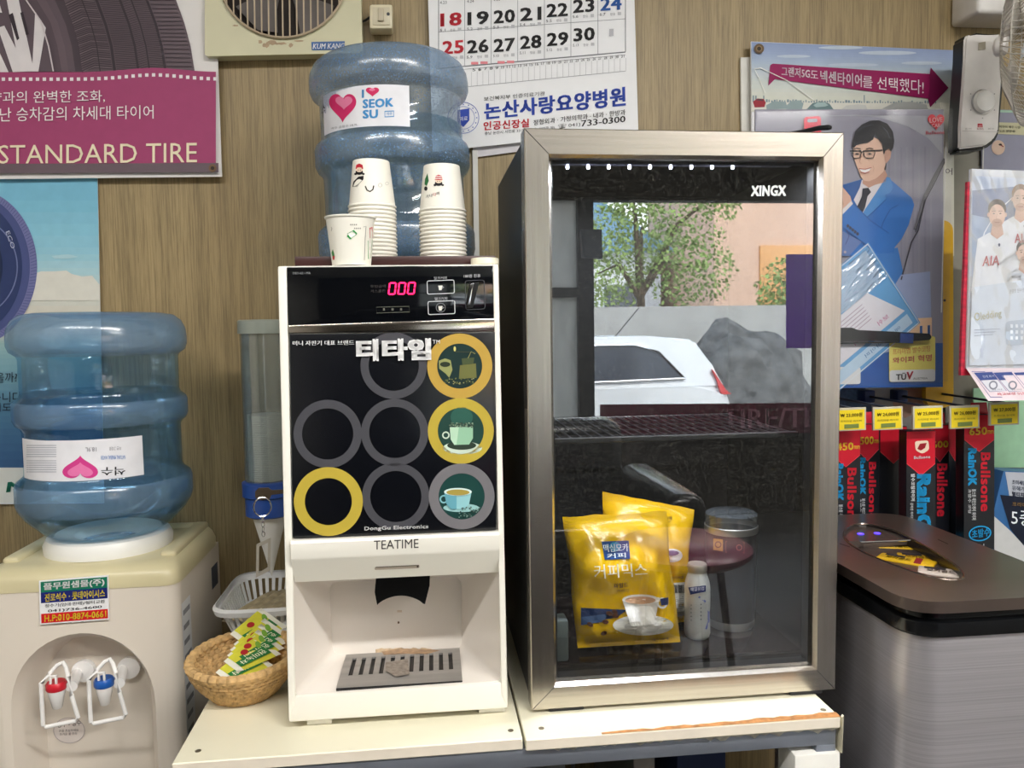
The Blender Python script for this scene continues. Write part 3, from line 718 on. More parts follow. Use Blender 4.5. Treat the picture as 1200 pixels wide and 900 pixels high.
# ------------------------------------------------------------------ water dispenser
TT = .76                                   # table top height
def rring(x0, x1, y0, y1, r, z, seg=6):
    return [Vector((p[0], p[1], z)) for p in rquad([(x0, y0), (x1, y0), (x1, y1), (x0, y1)], r, seg)]
def loft(bm, loops, mi=0, cap=True):
    L = [[bm.verts.new(p) for p in lp] for lp in loops]; n = len(L[0])
    for a, b in zip(L, L[1:]):
        for i in range(n): bm.faces.new((a[i], a[(i+1) % n], b[(i+1) % n], b[i])).material_index = mi
    if cap:
        bm.faces.new(L[0]).material_index = mi; bm.faces.new(L[-1]).material_index = mi
def dispenser():
    X0, X1, Y0, Y1 = -.638, -.366, 1.19, 1.43; zt = .903; zc = U(100, 691, 1.19).z
    t = thing('water_dispenser', ((X0+X1)/2, (Y0+Y1)/2, 0), 'off-white standing water dispenser with a yellowed top and two taps', 'water dispenser')
    # body: front wall with an arched alcove
    xl, xr = U(17, 815, Y0).x, U(177, 815, Y0).x; xc = (xl+xr)/2; zs, za, zb = U(100, 832, Y0).z, U(100, 748, Y0).z, .42
    def arch(w, top, bot, y, spring, n=20):
        return [Vector((xc-w, y, bot))]+[Vector((xc-w*math.cos(PI*k/n), y, spring+(top-spring)*math.sin(PI*k/n)**.92)) for k in range(n+1)]+[Vector((xc+w, y, bot))]
    w = (xr-xl)/2
    bm = B(); ins = .022
    outer = [Vector((X0+ins, Y0, .06)), Vector((X1-ins, Y0, .06)), Vector((X1-ins, Y0, zc)), Vector((X0+ins, Y0, zc))]
    o = [bm.verts.new(p) for p in outer]; h = [bm.verts.new(p) for p in arch(w+.006, za+.008, zb-.008, Y0, zs)]
    tp_ = [o[3]]+[bm.verts.new((v.co.x, Y0, zc)) for v in h[1:-1]]+[o[2]]
    bl_, br_ = bm.verts.new((X0+ins, Y0, h[0].co.z)), bm.verts.new((X1-ins, Y0, h[0].co.z))
    for i in range(1, len(h)-2): bm.faces.new((h[i], h[i+1], tp_[i+1], tp_[i]))
    bm.faces.new((bl_, h[0], h[1], tp_[1], o[3])); bm.faces.new((br_, o[2], tp_[-2], h[-2], h[-1])); bm.faces.new((o[0], o[1], br_, h[-1], h[0], bl_))
    prev = h
    for lp in (arch(w-.002, za, zb, Y0+.014, zs), arch(w-.006, za-.004, zb+.003, Y0+.02, zs), arch(w-.016, za-.012, zb+.01, Y0+.055, zs)):
        c = [bm.verts.new(p) for p in lp]
        for i in range(len(c)): bm.faces.new((prev[i], prev[(i+1) % len(c)], c[(i+1) % len(c)], c[i]))
        prev = c
    for i in range(len(prev)//2-1): bm.faces.new((prev[i], prev[i+1], prev[-2-i], prev[-1-i]))
    # rounded flanks and back
    plan = []
    for k in range(7): a = R(90*k/6); plan.append((X1-ins+ins*math.sin(a), Y0+ins-ins*math.cos(a)))
    plan += [(X1, Y1), (X0, Y1)]
    for k in range(7): a = R(90-90*k/6); plan.append((X0+ins-ins*math.sin(a), Y0+ins-ins*math.cos(a)))
    A = [bm.verts.new((x, y, .06)) for x, y in plan]; Bv = [bm.verts.new((x, y, zc)) for x, y in plan]
    for i in range(len(plan)-1): bm.faces.new((A[i], A[i+1], Bv[i+1], Bv[i]))
    bm.faces.new(A); bm.faces.new(Bv)
    bmesh.ops.remove_doubles(bm, verts=bm.verts[:], dist=.0002)
    build('body', bm, WARMW, t)
    # yellowed lid with a raised rim
    bm = B(); hh = zt-zc; q = [(0, 0, zc), (0, 0, zc+hh*.42), (.004, .005, zc+hh*.72), (.010, .016, zc+hh*.93), (.020, .030, zt)]
    loft(bm, [rring(X0-.001+a, X1+.001-a, Y0-.001+b, Y1-.0-a*.3, .026, z) for a, b, z in q]); build('lid', bm, AGED, t, 40)
    bm = B()
    for x0, x1 in ((X0+.012, X0+.036), (X1-.036, X1-.012)): box(bm, x0, x1, Y0+.04, Y1-.01, zt-.01, zt+.007, .006, 3)
    box(bm, X0+.012, X1-.012, Y1-.03, Y1-.008, zt-.01, zt+.006, .006, 3)
    build('lid_rim', bm, AGED, t)
    bm = B(); loft(bm, [rring(X0+.02, X1-.02, Y0+.03, Y1-.02, .02, 0), rring(X0+.01, X1-.01, Y0+.02, Y1-.01, .02, .06)]); build('plinth', bm, mat('plinth_grey', (150, 146, 140), .6), t)
    # bottle collar
    bm = B(); cx, cy = -.500, 1.305
    lathe(bm, [(.080, zt-.002), (.092, zt), (.093, zt+.012), (.088, zt+.022), (.074, zt+.027), (.05, zt+.022), (.034, zt+.0)], cx, cy, 48); build('collar', bm, WHITE, t)
    # taps
    for px, col, nm in ((66, (206, 34, 52), 'hot'), (122, (32, 92, 178), 'cold')):
        py = 803 if nm == 'hot' else 799
        p = U(px, py, Y0-.005); wh = mat('tap_white', (240, 238, 236), .25)
        bm = B(); lathe(bm, [(.0, 0), (.0145, 0), (.0165, .004), (.0165, .012), (0, .013)], 0, 0, 28, caps=False, axis=Matrix.Translation((p.x+.017, Y0+.055, p.z-.002)) @ Matrix.Rotation(PI/2, 4, 'X')); lathe(bm, [(.008, -.0), (.008, .05)], 0, 0, 16, axis=Matrix.Translation((p.x+.008, Y0+.045, p.z-.004)) @ Matrix.Rotation(PI/2, 4, 'X') @ Matrix.Rotation(R(14), 4, 'Y'))
        tp = build('tap', bm, wh, t, label='tap with a red ring' if nm == 'hot' else 'tap with a blue ring')
        bm = B(); lathe(bm, [(.0055, p.z-.034), (.0065, p.z-.033), (.0125, p.z-.006), (.0125, p.z-.004)], p.x, p.y, 28); build('spout', bm, wh, tp)
        bm = B(); lathe(bm, [(.0128, p.z-.006), (.0140, p.z-.004), (.0140, p.z+.003), (.0120, p.z+.006), (.0, p.z+.006)], p.x, p.y, 28, caps=False); build('ring', bm, mat('tap_'+nm, col, .3), tp)
        bm = B(); box(bm, p.x-.0052, p.x-.0024, p.y-.010, p.y-.006, p.z+.002, p.z+.018, .0007); box(bm, p.x+.0024, p.x+.0052, p.y-.010, p.y-.006, p.z+.002, p.z+.018, .0007); box(bm, p.x-.0052, p.x+.0052, p.y-.010, p.y-.006, p.z+.016, p.z+.0185, .0007); build('hinge', bm, wh, tp)
        bm = B(); f = lambda x, y: U(px+x, py+y, Y0-.022)
        pts = [f(-6, -17)+Vector((0, .02, 0)), f(-13, -9)+Vector((0, .012, 0)), f(-18, -2), f(-17, 20), f(-15.5, 47), f(-12, 49), f(4, 45.5), f(22, 42), f(25.5, 38), f(18, 12), f(12, -8)+Vector((0, .006, 0)), f(6, -16)+Vector((0, .015, 0)), f(0, -19)+Vector((0, .022, 0))]
        tube(bm, pts, .0030, 10, True); build('lever', bm, wh, tp)
    # stickers
    s = sY(Y0-.004)
    bm = B(); slab(bm, s, [(45.5, 681), (126.5, 674.5), (127.5, 726), (47, 732)], .003); st = build('sticker', bm, PAPER, t, 0, 'phone number sticker in green, blue and red bands')
    I = Ink(s, .0004)
    I.poly([(47.5, 682), (125.5, 676), (125.8, 688.5), (47.7, 694.5)], (14, 112, 86), 0); I.poly([(47.7, 694.5), (125.8, 688.5), (126, 701), (48, 707)], (24, 34, 108), 0); I.poly([(48.2, 719.5), (126.3, 713.5), (126.5, 724.5), (48.4, 730.5)], (206, 26, 34), 0)
    yl = (250, 226, 60)
    I.text('풀무원샘물(주)', [(51, 683.5), (122.5, 677.5), (122.5, 687), (51, 693)], INK_W, 1, .05); I.text('진로석수 · 롯데아이시스', [(52.5, 696), (123, 690.5), (123, 699.5), (52.5, 705.5)], yl, 1, .035)
    I.text('정수기(임대·판매)/필터교환', [(52.5, 708), (123, 702.5), (123, 707.3), (52.5, 712.8)], INK_K, 1, .015); I.text('041)736-4600', [(56, 714.5), (119.5, 709.3), (119.5, 713.3), (56, 718.6)], INK_K, 1, .02)
    I.text('H.P:010-8874-0661', [(52, 721), (124.5, 715.5), (124.5, 723), (52, 728.8)], yl, 1, .035); I.done('lettering', st)
    I = Ink(sY(Y0+.055), .0006)
    I.ell(81, 856, 18.5, 15, (222, 212, 206), 0); I.ring(81, 856, 15.2, 14.6, (170, 160, 160), 1, 48, 1.22)
    I.text('정수 - 냉수', [(67, 846), (95, 843), (95, 850), (67, 853)], INK_K, 1); I.text('손을 조심하세요', [(69, 855), (92, 854), (92, 857), (69, 858)], (90, 80, 84), 1); I.text('뜨거운 물 주의', [(70, 859), (90, 858), (90, 861), (70, 862)], (110, 100, 104), 1)
    I.done('round_sticker', t)
    I = Ink(sY(Y0), .0003); I.rect(80, 727.8, 84, 729.8, (60, 50, 48), 0); I.rect(94, 726.8, 98, 728.8, (60, 50, 48), 0); I.done('indicator_light', t)
    xs = X1+.0006; dx = lambda y0, y1, z0, z1: [Vector((xs, y0, z1)), Vector((xs, y1, z1)), Vector((xs, y1, z0)), Vector((xs, y0, z0))]
    bm = B(); faces(bm, dx(1.375, 1.415, .80, .838), [(0, 1, 2, 3)]); build('rating_sticker', bm, ink(70, 76, 92), t, 0)
    bm = B(); faces(bm, dx(1.205, 1.25, .60, .835), [(0, 1, 2, 3)])
    for k in range(9): faces(bm, [p+Vector((.0005, 0, 0)) for p in dx(1.210, 1.238 if k % 3 else 1.244, .815-k*.023, .823-k*.023)], [(0, 1, 2, 3)], 1)
    build('side_sticker', bm, [PAPER, ink(150, 150, 156)], t, 0)
dispenser()

# ------------------------------------------------------------------ water bottles
PET = clear('blue_pet', (.73, .89, .99), .04, .04, .07, (110, 166, 214), fres=.4)
PETF = clear('blue_pet_frosted', (.76, .88, .98), .05, .18, .32, (126, 164, 202), .15, .4, 260)
PET2 = clear('grey_blue_pet', (.86, .92, .97), .05, .07, .14, (150, 180, 210), .30, .4, 330)
PETF2 = clear('grey_blue_pet_frosted', (.82, .89, .95), .05, .2, .36, (136, 166, 200), .30, .4, 330)
WATER = clear('bottle_water', (.80, .90, .96), .02, .02, 0, fres=.25)
def bottle(cx, cy, zt, k, label, mats, water, lean=0, k2=None):
    k2 = k2 or k; zz = lambda z: zt+(z*k if z > -.07 else -.07*k+(z+.07)*k2)
    P = [(.004, -.008), (.05, -.008), (.07, -.003), (.088, 0), (.106, -.003), (.117, -.012), (.1225, -.024), (.124, -.036), (.124, -.048), (.1205, -.057), (.112, -.063), (.110, -.068),
         (.110, -.118), (.112, -.123), (.119, -.129), (.1215, -.135), (.1215, -.156), (.118, -.164), (.112, -.169), (.110, -.174),
         (.110, -.236), (.112, -.241), (.1215, -.249), (.124, -.256), (.124, -.280), (.121, -.290), (.112, -.304), (.090, -.326), (.062, -.342), (.036, -.350), (.028, -.354), (.028, -.372)]
    fr = set(range(0, 10)) | {14, 15, 16} | {22, 23, 24}
    t = thing('water_bottle', (cx, cy, zt-.372*k), label, 'water bottle')
    bm = B(); lathe(bm, [(r*1.015, zz(z)) for r, z in P], cx, cy, 72, mfun=lambda i: 1 if i in fr else 0)
    if lean: bmesh.ops.transform(bm, matrix=Matrix.Translation((cx, cy, zt-.3*k)) @ Matrix.Rotation(lean, 4, 'Y') @ Matrix.Translation((-cx, -cy, -zt+.3*k)), verts=bm.verts[:])
    build('shell', bm, mats, t, 60)
    if water:
        bm = B(); lathe(bm, [(.0, zz(-water)), (.1085, zz(-water))]+[(r-.0018, zz(z)) for r, z in P if z < -water-.003 and z > -.352], cx, cy, 48, caps=False); build('water', bm, WATER, t, 60)
    return t
def bottle_label(t, cx, cy, r, xa, xb, ym, z1, z0, m):
    s = sC(cx, cy, r); bm = B(); n = 26; a = []
    for k in range(n+1):
        p = s(xa+(xb-xa)*k/n, ym); a.append(math.atan2(p.y-cy, p.x-cx))
    for rr in (r, r-.0006):
        for k in range(n): faces(bm, [(cx+rr*math.cos(a[i]), cy+rr*math.sin(a[i]), z) for i, z in ((k, z1), (k+1, z1), (k+1, z0), (k, z0))], [(0, 1, 2, 3)])
    bmesh.ops.remove_doubles(bm, verts=bm.verts[:], dist=.0001)
    return build('label', bm, m, t, 60)
BL = (-.500, 1.305); zt = EZ+.031
b1 = bottle(*BL, zt, 1.025, 'blue water bottle upside down on the water dispenser', [PET, PETF], .118)
lb = bottle_label(b1, *BL, .1130, 27.5, 168, 540, zt-.184, zt-.243, mat('label_white', (232, 232, 238), .45))
I = Ink(sC(BL[0], BL[1], .1130), .0005)
for y0, y1 in ((522, 537), (540, 555)):
    for k in range(6): I.line([(31+i*5, y0+k*2.6) for i in range(8)], .9, (176, 178, 190), 0)
I.heart(94, 547, 42, 27, (214, 62, 142), 0, -1); I.heart(94, 550, 30, 17, (232, 120, 176), 1, -1)
I.text('석수', [(147, 557), (118.5, 557.5), (118.5, 547.5), (147, 546.5)], INK_K, 0, .02)
I.text('18.9L', [(113, 529), (100, 529.5), (100, 524.5), (113, 524)], (110, 110, 120), 0)
I.text('NATURAL MINERAL WATER', [(147, 538), (118, 538.5), (118, 534), (147, 533.5)], (60, 120, 190), 0); I.text('자연 그대로', [(142, 527.5), (128, 528), (128, 523.5), (142, 523)], (130, 130, 140), 0)
I.done('print', lb)
BB = (-.036, 1.318); zt2 = EZ+.424
b2 = bottle(*BB, zt2, .98, 'grey-blue water bottle upside down behind the paper cup stacks', [PET2, PETF2], .10, R(-1.6), 1.10)
lb = bottle_label(b2, BB[0]-.004, BB[1], .1132, 379, 480, 125, EZ+.3575, EZ+.298, mat('label_white', (232, 232, 238), .45))
I = Ink(sC(BB[0]-.004, BB[1], .1132), .0006); bl = (70, 146, 206)
I.heart(401.5, 127, 32, 34, (208, 44, 104), 0); I.heart(403, 121, 20, 16, (228, 128, 164), 1); I.heart(436.5, 108, 15.5, 11, (210, 40, 96), 0); I.ell(436, 105, 3.5, 1.6, (232, 120, 160), 1)
I.text('I', [(424, 105), (426.5, 105), (426.5, 114.5), (424, 114.8)], bl, 0, .06); I.text('SEOK', [(425, 116.5), (461, 114.5), (461, 125), (425, 127)], bl, 0, .05); I.text('SU', [(425, 129), (443, 128), (443, 138.5), (425, 139)], bl, 0, .05)
I.line([(451, 130.5), (461.5, 130), (461.5, 136.5), (451, 137)], 1.2, bl, 0, True); I.text('석수', [(453, 131.5), (459.5, 131), (459.5, 135), (453, 135.5)], bl, 0, .02)
I.text('수', [(376.5, 123), (381, 120), (381, 136), (376.5, 139)], INK_K, 0, .02); I.text('석수 음용수 18.9L', [(388, 149), (419, 144), (419, 147), (388, 152)], (120, 120, 130), 0)
I.done('print', lb)

# ------------------------------------------------------------------ cone cup dispenser on the wall
def cup_dispenser():
    cx, cy = -.257, 1.33; z = lambda y: U(300, y, 1.30).z
    t = thing('cup_dispenser', (cx, cy, z(680)), 'clear tube dispenser of white cone cups with a blue holder', 'cup dispenser')
    r = .0365
    bm = B(); lathe(bm, [(r, z(570)), (r, z(386)), (r-.0015, z(386)), (r-.0015, z(570))], cx, cy, 40, caps=False); build('tube', bm, clear('tube_clear', (.86, .89, .89), .05, .04, .10, (200, 208, 206), fres=.5), t)
    bm = B(); lathe(bm, [(r+.003, z(391)), (r+.003, z(376)), (r, z(374.5)), (0, z(374))], cx, cy, 40, caps=False); build('cap', bm, mat('smoky_cap', (150, 156, 146), .3), t)
    bm = B(); lathe(bm, [(r-.004, z(609)), (r+.001, z(607)), (r+.001, z(586)), (r+.005, z(584)), (r+.005, z(568)), (r-.0025, z(566))], cx, cy, 40, caps=False); build('holder', bm, mat('holder_blue', (38, 78, 160), .35), t)
    bm = B(); pr = []
    zz = z(566)
    while zz < z(488): pr += [(r-.0075, zz), (r-.0065, zz+.0022)]; zz += .003
    lathe(bm, pr+[(r-.009, zz)], cx, cy, 40); build('cup_stack', bm, mat('cone_paper', (232, 230, 226), .7), t)
    bm = B(); lathe(bm, [(r-.007, z(603)), (.0008, z(682))], cx, cy, 36); build('cone_cup', bm, MATS['cone_paper'], t)
    bm = B(); box(bm, cx-.02, cx+.02, cy+r-.002, WALL, z(600), z(560), .003); build('bracket', bm, MATS['holder_blue'], t)
cup_dispenser()

# ------------------------------------------------------------------ table
def table():
    t = thing('table', (.105, 1.17, 0), 'cream topped table on a grey metal frame under the machine and fridge', 'table')
    top = mat('table_cream', (226, 221, 198), .32, var=.04, scale=5, spec=.5); edge = mat('table_edge_band', (226, 216, 200), .5, var=.05)
    for x0, x1, nm in ((-.288, .1065, 'a'), (.1095, .497, 'b')):
        bm = B(); y0 = .890 if nm == 'a' else .886
        v = box(bm, x0, x1, y0, 1.45, TT-.014, TT, .0012, 1)
        for f in bm.faces:
            if f.normal.y < -.8: f.material_index = 1
        bd = build('top_board', bm, [top, edge], t)
        for x, y in ((x0+.022, y0+.024), (x1-.012, y0+.02)):
            bm = B(); lathe(bm, [(.0035, TT-.0005), (.0035, TT+.0004), (.0022, TT+.0008), (0, TT+.0006)], x, y, 14, caps=False); build('screw', bm, mat('screw_steel', (120, 112, 96), .4, .7), bd)
    # chipped front edge of the second board
    random.seed(5); I = Ink(sZ(TT), .0004); a, b = [], []
    for k in range(30):
        x = .20+k*.297/29; a.append((x, .886)); b.append((x, .886+.003+.010*(k/29)+random.uniform(-.0015, .002)))
    bm = B()
    for k in range(29): faces(bm, [(a[k][0], a[k][1], TT+.0004), (a[k+1][0], a[k+1][1], TT+.0004), (b[k+1][0], b[k+1][1], TT+.0004), (b[k][0], b[k][1], TT+.0004)], [(0, 1, 2, 3)])
    bmesh.ops.remove_doubles(bm, verts=bm.verts[:], dist=.0001); build('chipped_strip', bm, mat('chipboard', (178, 124, 74), .9, var=.3, scale=120), t, 0)
    bm = B(); box(bm, -.283, .495, .893, .918, TT-.038, TT-.014, .0012); build('front_rail', bm, GALV, t)
    bm = B(); box(bm, -.283, .495, 1.42, 1.445, TT-.038, TT-.014, .0012); build('back_rail', bm, GALV, t)
    for x in (-.283, .470):
        bm = B(); box(bm, x, x+.025, .918, 1.42, TT-.038, TT-.014, .0012); build('side_rail', bm, GALV, t)
    for x in (-.283, .470):
        for y in (.893, 1.42):
            bm = B(); box(bm, x, x+.025, y, y+.025, 0, TT-.038, .001); build('leg', bm, GALV, t)
    # white sheath round the front leg, tape at the corner
    bm = B(); box(bm, .440, .4985, .888, .935, .02, TT-.046, .002); build('leg_sheath', bm, mat('sheath_white', (224, 222, 216), .6, var=.04), t)
    bm = B(); g = [Vector((.4985, .885, TT-.0)), Vector((.509, .90, TT-.006)), Vector((.507, .91, TT-.03)), Vector((.499, .90, TT-.05)), Vector((.4985, .884, TT-.045))]; prism(bm, g, (0, .004, 0)); build('torn_tape', bm, mat('masking_tape', (226, 218, 190), .7), t)
    # peeling glue under the edge
    bm = B(); random.seed(9)
    up = []; dn = []
    for k in range(60):
        x = .13+k*.365/59; up.append((x, .8855, TT-.013)); dn.append((x, .8905, TT-.0145-random.random()**2*.006-(.002 if k > 30 else 0)))
    for k in range(59): faces(bm, [up[k], up[k+1], dn[k+1], dn[k]], [(0, 1, 2, 3)])
    bmesh.ops.remove_doubles(bm, verts=bm.verts[:], dist=.0001); build('peeling_edge', bm, mat('peeled_glue', (196, 190, 176), .5, var=.3, scale=120), t)
table()
def under_table():
    t = thing('storage_crate', (.06, 1.0, 0), 'dark teal crate on the floor under the table', 'crate')
    bm = B(); loft(bm, [rring(-.16, .14, .95, 1.25, .02, .0), rring(-.18, .155, .93, 1.27, .02, .69), rring(-.165, .14, .945, 1.255, .02, .69), rring(-.145, .125, .965, 1.235, .02, .01)]); build('bin', bm, mat('teal_plastic', (14, 70, 68), .4), t)
    bm = B(); loft(bm, [rring(-.19, .165, .92, 1.28, .02, .675), rring(-.19, .165, .92, 1.28, .02, .695), rring(-.165, .14, .945, 1.255, .02, .695), rring(-.165, .14, .945, 1.255, .02, .675)]); build('rim', bm, mat('grey_crate_rim', (170, 176, 182), .5), t)
    bm = B(); box(bm, .36, .44, 1.10, 1.40, 0, .66, .01); tag(build('carton', bm, mat('navy_carton', (24, 40, 78), .6)), 'navy carton standing on the floor under the table, by the front leg', 'box')
    bm = B(); box(bm, .30, .335, 1.12, 1.40, 0, .69, .006); tag(build('board', bm, mat('grey_board', (150, 146, 142), .7)), 'grey board on edge under the table beside the navy carton', 'board')
    bm = B(); tube(bm, [(.16, 1.475, .30), (.17, 1.47, .55), (.20, 1.47, .70), (.24, 1.47, .68), (.27, 1.46, .5), (.28, 1.46, .0)], .004, 8); tag(build('power_cable', bm, mat('grey_cable', (150, 150, 146), .5)), 'grey cable looping down the wall under the table', 'cable')
    bm = B(); tube(bm, [(.235, 1.47, .78), (.232, 1.475, .6), (.225, 1.475, .2), (.22, 1.475, .004)], .005, 8); tag(build('plug_lead', bm, BLACKP), 'black lead hanging straight down under the table', 'cable')
under_table()

# ------------------------------------------------------------------ wicker basket, tea bags, plastic basket, coffee sticks
def wicker():
    cx, cy = -.245, 1.060
    m = mat('straw', (194, 158, 106), .75, var=.28, scale=110, bump=.8)
    bm = B(); n = 9
    def coil(rx, ry, z, r, k):
        pts = []
        for i in range(180):
            a = 2*PI*i/180; w = .0013*math.sin(36*a+k*PI); pts.append((cx+(rx+w)*math.cos(a), cy+(ry+w)*math.sin(a), z+.0008*math.sin(36*a+k*PI)))
        tube(bm, pts, r, 8, True)
    for i in range(n):
        f = i/(n-1); rx = .040+.026*math.sin(f*PI/2*.95); coil(rx, rx*(1.02+.17*f), TT+.0045+f*.046, .0048 if i < n-1 else .0062, i)
    for k in range(5): coil(.038-k*.0085, .038-k*.0085, TT+.0045, .0045, k)
    t = tag(build('wicker_basket', bm, m), 'round woven straw basket on the table holding green tea sachets', 'basket')
    return cx, cy
wcx, wcy = wicker()
def sachet(i, q, label):
    """q: four world corners, top-left round to bottom-left; a thin padded paper sachet"""
    bm = B(); nx, ny = 8, 6; n = ((q[1]-q[0]).cross(q[3]-q[0])).normalized()
    if n.dot(EYE-q[0]) < 0: n = -n
    for s in (1, -1):
        g = [[None]*(nx+1) for _ in range(ny+1)]
        for b in range(ny+1):
            for a in range(nx+1):
                u, w = a/nx, b/ny; h = .0022*(4*u*(1-u)*4*w*(1-w))**.5
                p = (q[0]*(1-u)+q[1]*u)*(1-w)+(q[3]*(1-u)+q[2]*u)*w; g[b][a] = bm.verts.new(p+n*h*s)
        for b in range(ny):
            for a in range(nx):
                f = bm.faces.new((g[b][a], g[b][a+1], g[b+1][a+1], g[b+1][a]))
                f.material_index = 1 if a in (0, nx-1) else 0
    bmesh.ops.remove_doubles(bm, verts=bm.verts[:], dist=.0001)
    o = tag(build('tea_sachet', bm, [mat('sachet_yellow', (212, 208, 62), .4, var=.12, scale=60), mat('sachet_white', (232, 230, 214), .5)]), label, 'tea bag', 'tea sachets in the straw basket')
    def S(u, w): return (q[0]*(1-u)+q[1]*u)*(1-w)+(q[3]*(1-u)+q[2]*u)*w + n*.0029
    class SI(Ink):
        def P(s, x, y, L): return S(x, y)+n*.0003*L
    I = SI(None); gr = (44, 122, 62)
    I.poly([(.12, .50), (.86, .50), (.86, .84), (.12, .84)], gr, 0); I.ell(.46, .30, .09, .12, (170, 36, 40), 0, 20); I.text('현미녹차', [(.80, .78), (.18, .78), (.18, .56), (.80, .56)], (246, 244, 214), 1, .02)
    I.ell(.82, .36, .06, .14, (120, 168, 60), 0, 14, rot=20)
    I.done('print', o)
ord_ = ['top', 'second', 'third', 'fourth', 'fifth', 'sixth', 'seventh', 'eighth', 'ninth', 'tenth', 'eleventh', 'twelfth', 'thirteenth', 'fourteenth', 'fifteenth']
base = [(252.5, 788, 1.048), (289, 757.5, 1.090), (320, 779.5, 1.074), (270, 801, 1.034)]
seqs = [((0, 0), 0), ((9.5, -13), .010), ((13.5, -20), .016), ((17, -26.5), .022), ((21, -33), .028), ((17, -45), .040)]
for i, ((dx, dy), dY) in enumerate(seqs):
    k = 1.0 if i < 5 else .95
    q = [U(x+dx, y+dy, Y+dY+.004*i) for x, y, Y in base]
    sachet(i, q, ('front sachet, lying flat with its red badge in full view, in the straw basket' if i == 0 else f'{ord_[i]} green tea sachet from the front of the fan in the straw basket'))
q = [U(268, 801, 1.030), U(297, 786, 1.052), U(328, 788, 1.048), U(296, 803, 1.026)]
sachet(9, [p-Vector((0, -.004, .004)) for p in q], 'green tea sachet lying edge on beneath the fanned ones in the straw basket')
def plastic_basket():
    x0, x1, y0, y1, z1 = -.325, -.185, 1.205, 1.40, TT+.062
    t = thing('plastic_basket', ((x0+x1)/2, (y0+y1)/2, TT), 'white slotted plastic basket of coffee sticks behind the straw basket', 'basket')
    m = mat('basket_white', (226, 226, 226), .4)
    bm = B()
    loft(bm, [rring(x0, x1, y0, y1, .04, z1), rring(x0-.004, x1+.004, y0-.004, y1+.004, .042, z1-.004), rring(x0-.002, x1+.002, y0-.002, y1+.002, .042, z1-.012), rring(x0+.006, x1-.006, y0+.006, y1-.006, .036, z1-.012)], cap=False)
    build('rim', bm, m, t)
    bm = B(); lp0 = rring(x0+.006, x1-.006, y0+.006, y1-.006, .036, z1-.006, 8); lp1 = rring(x0+.022, x1-.022, y0+.022, y1-.022, .03, TT+.012, 8)
    def dense(lp, n):
        pts = lp+[lp[0]]; L = [0]
        for a, b in zip(pts, pts[1:]): L.append(L[-1]+(b-a).length)
        out = []; j = 0
        for k in range(n):
            d = L[-1]*k/n
            while L[j+1] < d: j += 1
            u = (d-L[j])/max(1e-9, L[j+1]-L[j]); out.append(pts[j]*(1-u)+pts[j+1]*u)
        return out
    a, b = dense(lp0, 96), dense(lp1, 96)
    for k in range(0, 96):
        j = (k+1) % 96
        P = lambda i, f: a[i]*(1-f)+b[i]*f
        segs = ((0, 1),) if k % 2 == 0 else ((0, .12), (.80, 1))
        for f0, f1 in segs: faces(bm, [P(k, f0), P(j, f0), P(j, f1), P(k, f1)], [(0, 1, 2, 3)])
    bmesh.ops.remove_doubles(bm, verts=bm.verts[:], dist=.0002)
    o = build('slotted_wall', bm, m, t, 0); md = o.modifiers.new('thickness', 'SOLIDIFY'); md.thickness = .0018
    bm = B(); loft(bm, [rring(x0+.02, x1-.02, y0+.02, y1-.02, .03, TT), rring(x0+.021, x1-.021, y0+.021, y1-.021, .03, TT+.013)]); build('floor_tray', bm, m, t)
plastic_basket()
def stick(i, c, ang, tilt, label):
    bm = B(); L, w = .115, .019
    n = 12; ring = []
    for k in range(n+1):
        f = k/n; h = .0055*min(1, 4*f*(1-f)*1.6)+.0004
        ring.append([bm.verts.new((f*L-L/2, w/2*math.cos(a)*1.0, h*math.sin(a))) for a in [2*PI*j/12 for j in range(12)]])
    for r0, r1 in zip(ring, ring[1:]):
        for j in range(12): bm.faces.new((r0[j], r0[(j+1) % 12], r1[(j+1) % 12], r1[j]))
    bm.faces.new(ring[0]); bm.faces.new(ring[-1])
    bmesh.ops.transform(bm, matrix=Matrix.Translation(c) @ Matrix.Rotation(ang, 4, 'Z') @ Matrix.Rotation(tilt, 4, 'Y'), verts=bm.verts[:])
    tag(build('coffee_stick', bm, mat('stick_paper', (172, 158, 128), .5, var=.35, scale=60)), label, 'coffee stick', 'coffee sticks in the white basket')
for i in range(5):
    stick(i, Vector((-.284+i*.0155, 1.30+.004*(i % 2), TT+.0345)), R(58), R(-7), ['coffee stick nearest the dispenser end of the white basket', 'second coffee stick from the dispenser end of the white basket', 'third coffee stick, in the middle of the white basket', 'fourth coffee stick, close to the vending machine in the white basket', 'coffee stick half hidden behind the vending machine in the white basket'][i])

